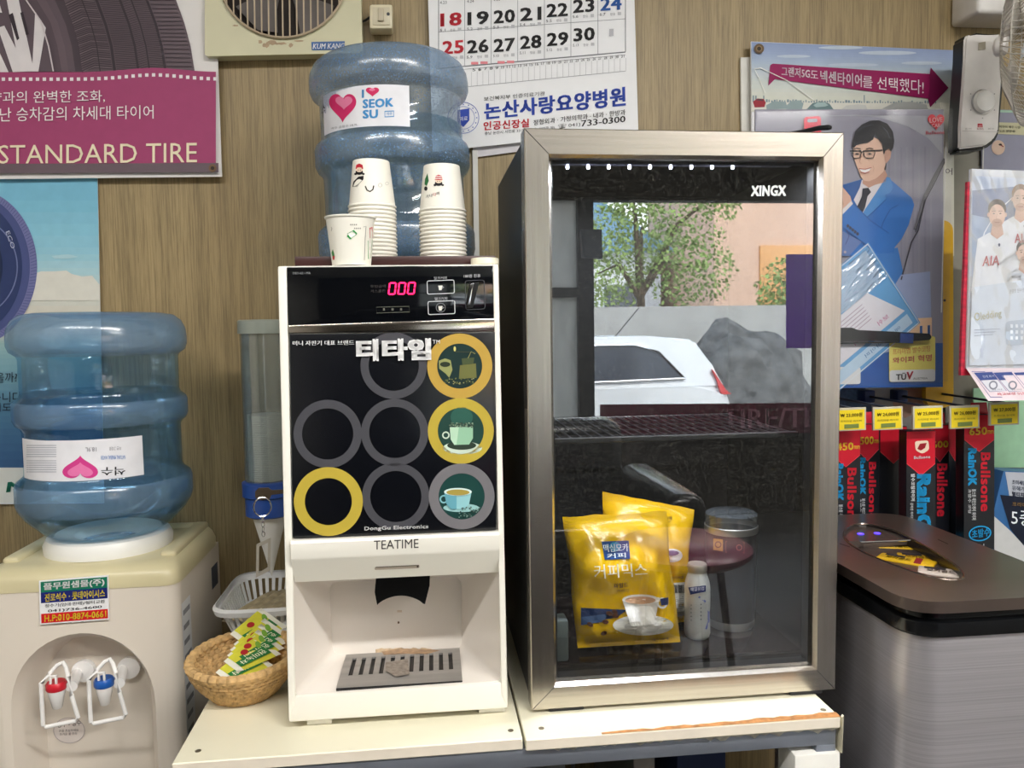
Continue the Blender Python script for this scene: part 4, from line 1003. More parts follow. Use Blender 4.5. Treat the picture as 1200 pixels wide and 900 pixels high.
# ------------------------------------------------------------------ vending machine
VY = .952
def vending():
    t = thing('vending_machine', U(465, 838, VY)+Vector((0, .2, 0)), 'cream coffee vending machine with a black ringed front panel', 'vending machine')
    s = sY(VY); cream = mat('machine_cream', (239, 236, 226), .32, var=.015, scale=8, spec=.5); inner = mat('machine_alcove', (237, 230, 222), .25, var=.02, scale=6, spec=.5)
    q = [(325.5, 312), (584, 309.5), (595, 829.5), (338.5, 846)]
    outer = [s(*p) for p in rquad(q, 4, 4)]
    hole_px = rquad([(343, 660), (585, 650), (586.5, 797.5), (346.5, 815.5)], 7, 5)
    hole = [s(*p) for p in hole_px]
    # alcove: flaring walls to a flat back
    yb = VY+.115
    back = [U(*p, yb) for p in rquad([(386, 682), (541, 676), (541, 762), (390, 769)], 12, 5)]
    zf = s(467, 806).z
    bm = B(); shell(bm, outer, hole, (0, .225, 0), [[p+Vector((0, .004, 0)) for p in hole], back], 0, 1)
    body = build('body', bm, [cream, inner], t, 28)
    # side posts
    for a in ([(325.5, 312), (336, 312), (346, 822), (338.5, 846)], [(577.5, 309.7), (584, 309.5), (594.8, 829.5), (587.5, 815)]):
        bm = B(); slab(bm, sY(VY-.006), a, .006, .0015); build('front_post', bm, cream, t)
    bm = B(); slab(bm, sY(VY-.005), [(339, 817), (594.5, 799.5), (594.8, 829.5), (338.8, 846)], .006, .001); build('front_sill', bm, cream, t)
    # control panel
    bm = B(); slab(bm, sY(VY-.007), [(336, 313), (577.5, 311), (579, 373), (338, 381)], .008, .0008); cp = build('control_panel', bm, GLOSSB, t)
    I = Ink(sY(VY-.0072), .0004); g = (196, 196, 200); dm = (70, 66, 66)
    for qd in ([(500.5, 329.3), (532, 328), (532.5, 343.5), (501, 344.7)], [(501.5, 353.5), (532.8, 352.2), (533.2, 367.5), (502, 368.7)]):
        I.line(rquad(qd, 2, 3), 1, g, 0, True)
    for y in (337, 361): I.poly([(513.5, y-2.2), (518.5, y-2.4), (517.5, y+3), (514.5, y+3.1)], (224, 222, 214), 1); I.line([(518.3, y-1.4), (520, y-.6), (518, y+1)], .6, g, 1)
    I.ring(516.5, 360.5, 5.6, 5, (130, 130, 134), 0); I.line([(441, 360), (479.5, 359), (480, 365.5), (441.5, 366.8)], .8, (88, 90, 80), 0, True)
    for x in (450, 460, 470): I.rect(x-1.2, 361, x+1.2, 364, (96, 96, 88), 0)
    I.line(rquad([(545, 329), (567.5, 328), (568.5, 362), (546, 363)], 3, 3), .7, (70, 72, 76), 0, True)
    I.text('밀크커피', [(508.5, 324.3), (523.5, 323.8), (523.5, 327.2), (508.5, 327.8)], g, 0); I.text('밀크커피', [(509.5, 348.6), (524, 348), (524, 351.4), (509.5, 352)], g, 0)
    I.text('100원 전용', [(543.5, 321.5), (563, 321), (563, 325), (543.5, 325.6)], g, 0); I.text('DSD-621-MA', [(343, 319), (364, 318.6), (364, 321.2), (343, 321.6)], (150, 152, 156), 0)
    I.text('투입금액', [(434, 334), (452, 333.6), (452, 337), (434, 337.4)], dm, 0); I.text('거스름돈', [(434, 339.5), (452, 339), (452, 342.4), (434, 343)], dm, 0)
    I.done('lettering', cp)
    I = Ink(sY(VY-.0072), .0006); led = mat('led_red', (255, 20, 70), .4, emit=3.2)
    for k in range(3):
        x = 455.2+k*11.2; y = 331.6-k*.25; w, h = 7.4, 13.2
        sk = lambda a, b: (x+a*w+(1-b)*1.6, y+b*h)
        for a, b, c, d in ((.0, .02, .0, .46), (.0, .54, .0, .98), (1, .02, 1, .46), (1, .54, 1, .98)): I.line([sk(a, b), sk(c, d)], 1.7, led, 0)
        for yy in (0, 1): I.line([sk(.08, yy), sk(.92, yy)], 1.7, led, 0)
    I.done('digit_display', cp)
    bm = B(); slab(bm, sY(VY-.0085), [(553.5, 331), (561.5, 330.5), (554, 360.5), (546.5, 361.5)], .004); cs = build('coin_slot', bm, BLACKP, cp, 0)
    bm = B(); slab(bm, sY(VY-.011), [(551.5, 333), (555, 331), (551, 357), (546.5, 361)], .004, .0005); build('slot_guide', bm, CHROME, cs)
    bm = B(); slab(bm, sY(VY-.008), [(338, 381.5), (579.5, 373.3), (580, 388.4), (338.3, 390.6)], .009, .0008); build('chrome_strip', bm, mat('strip_chrome', (200, 190, 180), .16, 1, var=.05, scale=20, stretch=(.2, 1, 3)), t)
    # menu panel with its rings
    bm = B(); slab(bm, sY(VY-.0065), [(339.5, 391.5), (580, 389.3), (581.8, 621), (343.6, 631)], .007, .0006); mp = build('menu_panel', bm, MENU, t)
    I = Ink(sY(VY-.0067), .0004); gd = (188, 166, 62); gy = (72, 72, 78); lg = (116, 114, 118)
    I.ring(461.4, 428.5, 39, 29.5, gy, 0); I.ring(384, 508.5, 40, 30, gy, 0); I.ring(462.6, 506.8, 39.5, 30, gy, 0); I.ring(463.8, 581.8, 39.5, 30, gy, 0)
    I.ring(538.7, 429, 38.2, 26.4, (190, 156, 70), 1); I.ring(540, 505, 38.6, 27, gd, 1); I.ring(541, 581.7, 38.6, 27, lg, 1); I.ring(384.8, 587.8, 40.4, 27.6, gd, 1)
    z = crop(495, 380, 3.747)
    # grinder picture
    I.ell(538.7, 429, 26.6, 26.6, (22, 48, 46), 0); I.poly(z(165, 180, 235, 172, 238, 235, 160, 240), (110, 112, 62), 1); I.poly(z(172, 150, 228, 146, 224, 172, 176, 178), (72, 84, 54), 2); I.line(z(200, 150, 214, 120, 232, 130), .8, (150, 148, 90), 2)
    I.poly(z(72, 160, 100, 150, 124, 158, 132, 200, 118, 235, 100, 215, 74, 195), (150, 154, 96), 1); I.ell(*z(100, 176)[0], 6, 3, (40, 50, 34), 2)
    random.seed(2)
    for _ in range(50): x, y = random.uniform(95, 230), random.uniform(236, 262); I.ell(*z(x, y)[0], .9, .7, random.choice(((110, 118, 70), (56, 66, 44), (160, 160, 110))), 2, 7)
    I.ell(*z(142, 108)[0], 1.4, 3, (220, 210, 120), 2, 12); I.line(z(142, 120, 240, 124), .4, (90, 90, 60), 2)
    # cup picture, green
    I.ell(540, 505, 27.1, 27.1, (30, 66, 58), 0); I.ell(541, 489, 13, 12, (44, 92, 80), 1); I.ell(542, 525, 23, 7.5, (206, 224, 206), 1); I.ell(541, 522, 17, 5, (44, 60, 48), 2)
    I.poly(z(120, 452, 222, 450, 222, 500, 205, 528, 140, 530, 124, 505), (150, 196, 164), 3); I.poly(z(120, 452, 160, 452, 150, 528, 140, 530, 124, 505), (186, 220, 192), 4)
    I.ring(*z(103, 487)[0], 4.4, 2.8, (206, 226, 206), 3, 24)
    for _ in range(60): x = random.uniform(118, 224); y = random.uniform(432, 452); I.ell(*z(x, y)[0], 1.1, .8, random.choice(((54, 74, 62), (150, 176, 150), (90, 112, 96))), 4, 7)
    # cup picture, teal
    I.ell(541, 581.7, 27.1, 27.1, (16, 62, 58), 0); I.ell(*z(170, 806)[0], 21, 5, (150, 196, 196), 1); I.poly(z(95, 738, 216, 735, 205, 790, 180, 812, 125, 812, 106, 790), (146, 200, 206), 3); I.poly(z(95, 738, 150, 738, 150, 812, 125, 812, 106, 790), (100, 164, 180), 4)
    I.ell(*z(156, 736)[0], 16.2, 4.6, (214, 236, 232), 5); I.ell(*z(156, 738)[0], 13.5, 3.4, (168, 150, 70), 6); I.ring(*z(94, 768)[0], 5, 3.2, (130, 188, 196), 2, 20)
    for _ in range(60): x, y = random.uniform(160, 262), random.uniform(800, 850); I.ell(*z(x, y)[0], .9, .7, random.choice(((26, 40, 36), (70, 92, 84), (120, 150, 140))), 4, 7) if math.hypot(x/3.747+495-541, y/3.747+380-581.7) < 26 else None
    I.done('printed_rings', mp)
    I = Ink(sY(VY-.0067), .0004)
    I.text('미니 자판기 대표 브랜드', [(343, 399.5), (415, 398.5), (415, 404.3), (343, 405)], INK_W, 6, .025); I.text('티타임', [(417, 397.5), (505, 396.2), (505.5, 422), (417.5, 423.5)], INK_W, 6, .075); I.text('TM', [(507, 398.2), (515.5, 398), (515.5, 402.6), (507, 403)], INK_W, 6, .02)
    I.text('DongGu Electronics', [(427, 617.2), (502, 614.6), (502, 620.4), (427, 623)], INK_W, 6, .03); I.done('lettering', mp)
    # hood
    zl = [U(343.5, y, VY-.010).z for y in (632.5, 655)]; x0 = U(341.5, 645, VY-.01).x; x1 = U(585, 640, VY-.01).x
    z2 = U(464, 679, VY-.002).z
    bm = B(); prism(bm, [Vector((x0, y, z)) for y, z in ((VY, zl[0]-.0005), (VY-.012, zl[0]-.001), (VY-.014, zl[0]-.004), (VY-.014, zl[1]+.002), (VY-.012, zl[1]-.002), (VY+.006, z2), (VY+.02, z2), (VY+.02, zl[0]-.0005))], (x1-x0, 0, 0)); hd = build('hood', bm, cream, t, 30)
    I = Ink(sY(VY-.0142), .0004); I.text('TEATIME', [(438, 633.5), (490.5, 631.5), (490.5, 642), (438, 644)], (66, 62, 62), 0, .005); I.done('lettering', hd)
    p0 = Vector((0, VY-.012, zl[1]-.002)); p1 = Vector((1, VY-.012, zl[1]-.002)); p2 = Vector((0, VY+.006, z2))
    I = Ink(sP(p0, p1, p2), .0004); I.poly(rquad([(439, 664.6), (491.5, 662.2), (491.5, 665.6), (439, 668)], 1.7, 4), (186, 174, 160), 0); I.line([(440, 664.8), (491, 662.4)], .8, (90, 80, 72), 1); I.ell(489.5, 664, 1.2, 1.2, (80, 70, 64), 1, 12); I.done('slot', hd)
    # spout
    bm = B(); f = lambda x, y: U(x, y, VY+.048)
    arc = [f(444+(496-444)*k/12, 707-9*math.sin(PI*k/12)**.8) for k in range(13)]
    prism(bm, [f(441, 672), f(504, 670), f(503.5, 686), f(498, 708), f(496, 707.5)]+arc[::-1][1:]+[f(442, 709), f(439, 694)], (0, .03, 0)); build('spout', bm, mat('spout_black', (16, 16, 18), .3), t)
    # drip tray: steel cover with eleven slots
    A, Bq, C_, D_ = [Vector(p) for p in (UZ(405.5, 767, zf+.004), UZ(538.5, 759, zf+.004), UZ(541.8, 797.5, zf+.002), UZ(394, 806.5, zf+.002))]
    S = lambda u, v: (A*(1-u)+Bq*u)*(1-v)+(D_*(1-u)+C_*u)*v
    bm = B(); n = 11
    us = [0]; 
    for k in range(n): c = .085+k*(.83/(n-1)); us += [c-.018, c+.018]
    us += [1]; vs2 = [0, .14, .66, 1]
    V_ = {(i, j): bm.verts.new(S(u, v)) for i, u in enumerate(us) for j, v in enumerate(vs2)}
    for i in range(len(us)-1):
        for j in range(3):
            if j == 1 and i % 2 == 1: continue
            bm.faces.new((V_[i, j], V_[i+1, j], V_[i+1, j+1], V_[i, j+1]))
    r = bmesh.ops.extrude_face_region(bm, geom=bm.faces[:]); bmesh.ops.translate(bm, verts=[g for g in r['geom'] if isinstance(g, bmesh.types.BMVert)], vec=(0, 0, -.0025))
    dt = build('drip_tray_cover', bm, mat('tray_steel', (176, 172, 168), .35, .55, var=.12, scale=30, stretch=(.3, 3, 1)), t, 0)
    bm = B(); hexa(bm, [D_+Vector((0, -.001, .000)), C_+Vector((0, -.001, .000)), C_+Vector((0, -.001, -.009)), D_+Vector((0, -.001, -.009)), A+Vector((0, 0, -.004)), Bq+Vector((0, 0, -.004)), Bq+Vector((0, 0, -.012)), A+Vector((0, 0, -.012))]); build('drip_tray', bm, BLACKP, t, 0)
    random.seed(11); I = Ink(sY(yb), .001); stn = mat('coffee_stain', (208, 184, 152), .5, var=.3, scale=120)
    I.poly([(440+k*3.4, 762-2.4*random.random()-1.5*math.sin(PI*k/20)) for k in range(21)]+[(508, 766), (440, 767)], stn, 0); I.ell(467, 729.5, 1.2, 1.6, (90, 60, 40), 0, 8); I.rect(465.5, 715, 471, 717.5, (214, 196, 176), 0); I.done('coffee_stain', t)
    I = Ink(sZ(zf+.004), .0005); I.poly([(447, 763.5), (468, 760), (498, 760.5), (516, 762), (500, 766.5), (474, 766), (450, 767.5)], mat('tray_stain', (160, 128, 96), .4, var=.3, scale=150), 0); I.poly([(452, 776), (478, 772), (480, 790), (464, 793), (452, 786)], mat('tray_stain_pale', (164, 154, 144), .35, .5, var=.3, scale=150), 0); I.done('tray_stain', dt)
    for x0_, x1_ in ((-.150, -.12), (.060, .093)):
        for y in (VY+.005, VY+.19):
            bm = B(); box(bm, x0_, x1_, y, y+.03, TT, TT+.010, .001); build('foot', bm, cream, t)
    # bottle seat on top at the back
    bm = B(); zt_ = max(s(327, 312).z, s(583, 309.5).z)+.0003; zd = EZ+.018; lathe(bm, [(.06, zd), (.07, zd), (.07, zd+.012), (.05, zd+.02), (.034, zd+.01)], BB[0], BB[1], 40); build('bottle_collar', bm, WHITE, t)
    bm = B(); box(bm, -.160, .085, VY+.2255, 1.445, TT+.005, zd, .004); build('rear_deck', bm, cream, t)
    return zt_
VT = vending()
# lock key with its ring and tag, hanging at the machine's flank
def key():
    p = lambda x, y, Y=1.0: U(x, y, Y)
    m = mat('key_metal', (150, 130, 110), .3, .9, var=.1); t = thing('key', p(316, 579), 'key in the machine lock with a ring and an open metal tag', 'key')
    bm = B(); prism(bm, [p(*q) for q in ((299, 576), (303, 572), (314, 571.5), (318, 574.5), (332, 574), (332, 578.5), (318, 580), (316, 585), (303, 586), (299, 583))], (0, .0022, 0)); build('blade', bm, m, t)
    bm = B(); c = p(307.5, 594, .998); tube(bm, [c+Vector((.0105*math.cos(2*PI*k/28), .002*math.sin(2*PI*k/28), .0115*math.sin(2*PI*k/28))) for k in range(28)], .0009, 6, True); build('ring', bm, CHROME, t)
    bm = B()
    for k in range(4):
        c = p(308+.2*k, 609+k*5.6, .998); tube(bm, [c+Vector((.0016*math.cos(2*PI*j/12)*(1 if k % 2 else .4), .0016*math.cos(2*PI*j/12)*(.4 if k % 2 else 1), .0034*math.sin(2*PI*j/12))) for j in range(12)], .0006, 5, True)
    build('chain', bm, CHROME, t)
    bm = B(); o = [p(*q, .998) for q in ((300.5, 638), (317, 630.5), (316.5, 668.5), (300, 677))]; h = [p(*q, .998) for q in ((303.5, 640.5), (314, 636), (313.5, 665), (303, 671.5))]
    for d in (0, .0018):
        for k in range(4): faces(bm, [a+Vector((0, d, 0)) for a in (o[k], o[(k+1) % 4], h[(k+1) % 4], h[k])], [(0, 1, 2, 3)])
    for L in (o, h):
        for k in range(4): faces(bm, [L[k], L[(k+1) % 4], L[(k+1) % 4]+Vector((0, .0018, 0)), L[k]+Vector((0, .0018, 0))], [(0, 1, 2, 3)])
    bmesh.ops.remove_doubles(bm, verts=bm.verts[:], dist=.0001); build('tag', bm, mat('tag_metal', (206, 198, 184), .3, .6), t, 0)
key()
# board on the machine, lid, cups
bm = B(); p0, p1 = U(345.5, 312, .985), U(581, 299.5, .985); box(bm, p0.x, p1.x, .985, 1.175, VT, p1.z, .0012)
tag(build('board', bm, mat('dark_red_wood', (58, 26, 24), .4, var=.25, scale=20, stretch=(.3, 3, 3))), 'dark reddish board lying on the vending machine under the cups', 'board'); BZ = p1.z
c = U(568.5, 312, .972); bm = B(); lathe(bm, [(.0160, VT), (.0172, VT+.001), (.0172, VT+.0075), (.0165, VT+.0085), (.0, VT+.0085)], c.x, c.y+.004, 40, caps=False); tag(build('jar_lid', bm, mat('lid_ivory', (232, 226, 204), .4)), 'small ivory round lid at the corner of the vending machine top', 'lid')
CUPM = mat('cup_paper', (238, 235, 224), .55, var=.015)
def cup_mesh(x, y, z, up, kx=1.0):
    bm = B(); h, rb, rt = .0585*kx, .0228*kx, .0295*kx; e = .0011
    if up: pr = [(0, .003), (rb-.0004, .003), (rb-.0003, 0), (rb+.0003, 0), (rt-.0005, h-.003), (rt+e, h-.002), (rt+e*1.3, h-.0008), (rt+e*.8, h), (rt-.0004, h-.001), (rb-.0003, .0034), (0, .0034)]
    else: pr = [(0, h-.003), (rb-.0004, h-.003), (rb-.0003, h), (rb, h), (rb+.0004, h-.0006), (rt-.0002, .0032), (rt+e, .0024), (rt+e*1.3, .0012), (rt+e*.8, 0), (rt-.0004, .0008), (rb-.0003, h-.0036), (0, h-.0036)]
    lathe(bm, [(r, z+q) for r, q in pr], x, y, 44, caps=False); return bm
def figure(I, x, y, k, red, hat):
    """a small round-faced child drawn in red, black and skin"""
    I.ell(x, y+6*k, 4.6*k, 3.4*k, (30, 28, 30), 0, 18); I.ell(x, y+3*k, 4.2*k, 3.0*k, (240, 214, 190), 1, 18)
    I.poly([(x-4.6*k, y+2*k), (x-3.6*k, y-3*k), (x, y-4.6*k), (x+4*k, y-3*k), (x+4.8*k, y+2*k)], red, 2)
    if hat:
        for d in (-2.2, .2): I.line([(x-4.2*k, y+d*k+.4*k), (x, y+d*k-.3*k), (x+4.3*k, y+d*k+.4*k)], .9*k, (250, 246, 240), 3)
    for dx in (-4.6, 5): I.ell(x+dx*k, y+8.2*k, 1.7*k, 1.3*k, (30, 28, 30), 1, 12)
    for dx in (-1.4, 1.4): I.ell(x+dx*k, y+3.6*k, .5*k, .6*k, (30, 28, 30), 3, 8)
def stack(pxc, n, y0, which):
    cy = 1.045; c = U(pxc, 290, cy); pitch = .00505
    grp = f'nested paper cups in the stack with the {which}'
    first = tag(build('paper_cup', cup_mesh(c.x, cy, BZ+.0005, False), CUPM), f'bottom rim of the nested paper cups under the {which}', 'paper cup', grp)
    for k in range(1, n-1): dup(first, (random.uniform(-.00006, .00006), 0, k*pitch), (f'{ord_[n-1-k]} paper cup from the top, stack with the {which}'), grp)
    tp = tag(build('paper_cup', cup_mesh(c.x, cy, BZ+.0005+(n-1)*pitch, False), CUPM), f'top paper cup of the stack, printed with the {which}', 'paper cup', grp)
    first['label'] = f'bottom paper cup of the stack with the {which}'
    return tp
tp = stack(437.5, 14, 0, 'smile and a red figure')
I = Ink(sB(tp, sY(1.02)), .0005); figure(I, 421, 196, .95, (196, 40, 56), False); I.poly([(414, 213), (420, 207), (426, 206), (426, 210), (418, 218), (413, 219)], (30, 28, 30), 1); I.line([(428, 218), (430, 222.5), (433.5, 224.5), (437, 222), (438, 217.5)], 1.5, (40, 38, 36), 0); I.ring(445.5, 217, 2.4, 1.9, (170, 166, 160), 0, 20); I.ring(453.5, 215, 2, 1.6, (180, 176, 170), 0, 20); I.done('print', tp)
tp = stack(519.5, 13, 0, 'striped red hat')
I = Ink(sB(tp, sY(1.02)), .0005); figure(I, 514, 209, .95, (196, 40, 56), True); I.poly([(498, 210), (501, 203), (502.5, 212), (500, 218), (497.5, 216)], (40, 110, 60), 0); I.ell(499, 221, 2, 2.6, (30, 28, 30), 0, 12)
for k, ch in enumerate('가나다라'): I.text(ch, [(499+k*4.2, 228.5-k*1.2), (502.6+k*4.2, 228-k*1.2), (502.6+k*4.2, 232-k*1.2), (499+k*4.2, 232.5-k*1.2)], (60, 50, 52) if k != 2 else (196, 40, 56), 0, .02)
I.done('print', tp)
c = U(411.5, 309, .972); fc = tag(build('paper_cup', cup_mesh(c.x, .979, VT+.0003, True, .99), CUPM), 'upright paper cup with green print in front of the cup stacks', 'paper cup')
I = Ink(sB(fc, sY(.955)), .0005); gn = (40, 150, 70)
I.poly([(407, 274), (414, 270), (418, 274.5), (411, 279.5)], (250, 248, 240), 0); I.line([(407, 274), (414, 270), (418, 274.5), (411, 279.5)], .6, gn, 1, True); I.line([(407, 276), (411.5, 280)], 1.8, gn, 1); I.line([(414, 270), (418, 274)], 1.6, gn, 1)
I.poly([(431, 282), (436.5, 281), (434.5, 303), (431.5, 303.5)], gn, 0); I.rect(432.6, 285, 435, 289, (245, 245, 238), 1); I.rect(432.4, 293, 434.4, 297, (245, 245, 238), 1); I.line([(426, 266), (429, 265), (428, 279), (427, 305)], .5, (90, 84, 84), 0)
I.poly([(433, 267), (436.5, 266), (436.5, 279), (433.5, 279)], (206, 60, 70), 0); I.poly([(388.5, 296), (390, 292), (391.5, 297), (392, 300), (389.5, 300)], (50, 130, 60), 0); I.poly([(389.5, 300), (392.2, 300), (391.8, 304.5), (390, 304.5)], (190, 60, 56), 0)
for k in range(4): I.rect(410.5+k*2.2, 262.5, 411.6+k*2.2, 264, (120, 114, 112), 0); I.rect(415+k*2.2, 266.8, 416.1+k*2.2, 268.3, (120, 114, 112), 0)
I.line([(388, 266), (389, 268), (388, 271)], .6, (150, 146, 140), 0); I.done('print', fc)

# ------------------------------------------------------------------ glass door fridge
FX0, FX1, FZ0, FZ1, FYF = .1245, .5225, EZ-.4750, EZ+.2335, .945
def fridge():
    t = thing('display_fridge', ((FX0+FX1)/2, 1.12, TT), 'glass door display fridge with a brushed steel door frame', 'fridge')
    black = mat('fridge_black', (24, 25, 28), .4, var=.1, scale=30); liner = mat('fridge_liner', (15, 14, 14), .6, var=.1, scale=12, spec=.15)
    y0, y1 = FYF+.033, 1.29
    L = lambda x0, x1, z0, z1, y: [Vector((x0, y, z0)), Vector((x1, y, z0)), Vector((x1, y, z1)), Vector((x0, y, z1))]
    bm = B(); shell(bm, L(FX0+.002, FX1-.002, FZ0+.004, FZ1-.008, y0), L(FX0+.024, FX1-.022, FZ0+.030, FZ1-.026, y0), (0, y1-y0, 0), [L(FX0+.028, FX1-.026, FZ0+.040, FZ1-.03, 1.25)], 0, 1)
    cab = build('cabinet', bm, [black, liner], t, 0)
    # mitred door frame
    gx0, gx1, gz0, gz1 = FX0+.0325, FX1-.0295, EZ-.4435, EZ+.2005
    O = [(FX0, FZ1), (FX1, FZ1), (FX1, FZ0), (FX0, FZ0)]; O2 = [(FX0+.0012, FZ1-.0012), (FX1-.0012, FZ1-.0012), (FX1-.0012, FZ0+.0012), (FX0+.0012, FZ0+.0012)]
    M_ = [(gx0-.0035, gz1+.0035), (gx1+.0035, gz1+.0035), (gx1+.0035, gz0-.0035), (gx0-.0035, gz0-.0035)]; H = [(gx0, gz1), (gx1, gz1), (gx1, gz0), (gx0, gz0)]
    bm = B()
    rings_ = [(O, FYF+.03), (O, FYF+.0012), (O2, FYF), (M_, FYF), (H, FYF+.006), (H, FYF+.03)]
    for (a, ya), (b, yb) in zip(rings_, rings_[1:]+rings_[:1]):
        for k in range(4):
            j = (k+1) % 4; faces(bm, [(a[k][0], ya, a[k][1]), (a[j][0], ya, a[j][1]), (b[j][0], yb, b[j][1]), (b[k][0], yb, b[k][1])], [(0, 1, 2, 3)], 0 if k in (1, 3) else 1)
    bmesh.ops.remove_doubles(bm, verts=bm.verts[:], dist=.00005)
    dr = build('door_frame', bm, [STEELV, STEELH], t, 0)
    bm = B()
    for k in range(4): a, b = O2[k], M_[k]; tube(bm, [(a[0], FYF-.0001, a[1]), (b[0], FYF-.0001, b[1])], .00035, 4)
    build('mitre_joint', bm, DARKST, dr)
    # gasket and glass
    bm = B()
    G2 = [(gx0+.003, gz1-.002), (gx1-.003, gz1-.002), (gx1-.003, gz0+.003), (gx0+.003, gz0+.003)]
    for a, ya, b, yb in ((H, FYF+.012, G2, FYF+.013), (G2, FYF+.013, G2, FYF+.03)):
        for k in range(4): j = (k+1) % 4; faces(bm, [(a[k][0], ya, a[k][1]), (a[j][0], ya, a[j][1]), (b[j][0], yb, b[j][1]), (b[k][0], yb, b[k][1])], [(0, 1, 2, 3)])
    build('gasket', bm, BLACKP, dr, 0)
    glass = clear('door_glass', (.80, .82, .81), .22, .004, .006, (205, 205, 195), .10, .10, 500)
    bm = B(); faces(bm, [(gx0, GY, gz0), (gx1, GY, gz0), (gx1, GY, gz1), (gx0, GY, gz1), (gx0, GY+.004, gz0), (gx1, GY+.004, gz0), (gx1, GY+.004, gz1), (gx0, GY+.004, gz1)], [(0, 1, 2, 3)])
    gl = build('glass_pane', bm, glass, dr, 0)
    I = Ink(sY(GY), .0006); I.text('XINGX', [(880.5, 217.5), (921.5, 217), (921, 229.5), (880, 230)], (236, 236, 232), 0, .05); I.done('logo', gl)
    # light strip
    zt = gz1-.004
    bm = B(); box(bm, gx0+.01, gx1-.01, .992, 1.012, EZ+.2035, EZ+.2070, .001); ls = build('light_strip', bm, mat('strip_housing', (120, 122, 140), .3), t)
    led = mat('led_white', (225, 230, 255), .3, emit=9)
    for k in range(9):
        p = U(665+24.2*k, 197, 1.0); bm = B(); lathe(bm, [(0, p.z-.0016), (.0018, p.z-.001), (.0022, p.z+.0012), (.0015, p.z+.004)], p.x, 1.0, 10, caps=False); build('led', bm, led, ls)
    a = bpy.data.objects.new('strip_light', bpy.data.lights.new('strip_light', 'AREA')); COL.objects.link(a); a.data.shape = 'RECTANGLE'; a.data.size = .26; a.data.size_y = .012; a.data.energy = 3.2; a.data.color = (.86, .9, 1)
    a.location = ((gx0+gx1)/2, 1.002, gz1-.006); a.parent = t; a.matrix_parent_inverse = Matrix.Translation(-Vector(((FX0+FX1)/2, 1.12, TT)))
    # shelf: front rail and wires
    zs = U(800, 511, 1.01).z; bm = B()
    box(bm, FX0+.030, FX1-.028, 1.000, 1.008, zs-.004, zs+.003, .001); box(bm, FX0+.030, FX1-.028, 1.235, 1.24, zs-.003, zs+.002, .001)
    for k in range(24):
        x = FX0+.038+k*.0143; box(bm, x-.0009, x+.0009, 1.004, 1.238, zs-.001, zs+.0012)
    for y in (1.05, 1.10, 1.15, 1.20): box(bm, FX0+.031, FX1-.029, y, y+.002, zs-.0028, zs-.001)
    build('shelf', bm, mat('shelf_wire', (82, 82, 84), .3, .7), t, 0)
    zf = FZ0+.0405
    bm = B(); box(bm, FX0+.031, FX1-.029, .985, 1.245, FZ0+.033, U(760, 766, 1.0).z, .001); build('floor_tray', bm, mat('fridge_floor', (30, 22, 22), .12, var=.1), t); zf = U(760, 766, 1.0).z
    bm = B(); p = U(672, 742, .998); box(bm, FX0+.030, FX0+.056, .99, 1.02, zf, zf+.055, .003); build('drain_box', bm, mat('drain_grey', (90, 98, 98), .3), t)
    bm = B(); p = U(625, 300, FYF)
    z0, z1 = U(612, 480, FYF).z, U(612, 268, FYF).z; box(bm, FX0-.0016, FX0+.001, FYF+.006, FYF+.024, z0, z1, .0008); build('grip', bm, mat('grip_dark', (70, 66, 64), .3, .6), dr)
    for xa, xb in ((643, 684), (925, 963)):
        a, b = UZ(xa, 834 if xa < 700 else 815, TT), UZ(xb, 830 if xa < 700 else 812, TT)
        for y in (a.y-.002, 1.245):
            bm = B(); box(bm, a.x, b.x, y, y+.035, TT, FZ0+.006, .002); build('foot', bm, mat('rubber_foot', (34, 34, 36), .7), t)
    return zf
FF = fridge()
FILM = mat('bag_yellow', (240, 190, 6), .18, var=.05, scale=26, spec=.6, bump=.9)
def pouch(q, th, y, lean, seed, mats):
    """a filled pouch: photo outline q (tl tr br bl) at depth y, leaning back by lean"""
    random.seed(seed); bm = B(); nx, ny = 30, 36; G = []
    P = [U(*q[0], y+lean), U(*q[1], y+lean), U(*q[2], y), U(*q[3], y)]
    for s in (-1, 1):
        g = []
        for b in range(ny+1):
            row = []
            for a in range(nx+1):
                u, w = a/nx, b/ny
                e = .5+.5*math.cos(PI*(2*w-1))
                pinch = 1-.045*math.sin(PI*min(1, max(0, (w-.08)/.5)))*math.sin(PI*w)
                uu = .5+(u-.5)*pinch
                p = (P[0]*(1-uu)+P[1]*uu)*(1-w)+(P[3]*(1-uu)+P[2]*uu)*w
                f = max(0, 1-abs(2*u-1)**2.6)**.7*max(0, min(1, (w-.045)/.35))**.7*max(0, min(1, (.965-w)/.16))**.6
                wr = MN.noise(Vector((u*3.2+seed, w*4.1, seed)))*.55+MN.noise(Vector((u*7+seed, w*5+u*4, 3)))*.34+.45*abs(MN.noise(Vector((u*5-w*3, seed, w*2))))
                crimp = .0009*math.sin(w*420) if (w < .05 or w > .965) else 0
                zig = .0035*MN.noise(Vector((u*5, seed*2, 0))) if b == 0 else 0
                row.append(bm.verts.new(p+Vector((0, s*(th*.5*f*(1+wr)+.0004)+crimp+.006*MN.noise(Vector((u*2.2, w*2, seed)))*(1-w), zig))))
            g.append(row)
        G.append(g)
        for b in range(ny):
            for a in range(nx): bm.faces.new((g[b][a], g[b][a+1], g[b+1][a+1], g[b+1][a]))
    for a in range(nx):
        for b in (0, ny): bm.faces.new((G[0][b][a], G[0][b][a+1], G[1][b][a+1], G[1][b][a]))
    for b in range(ny):
        for a in (0, nx): bm.faces.new((G[0][b][a], G[0][b+1][a], G[1][b+1][a], G[1][b][a]))
    return bm
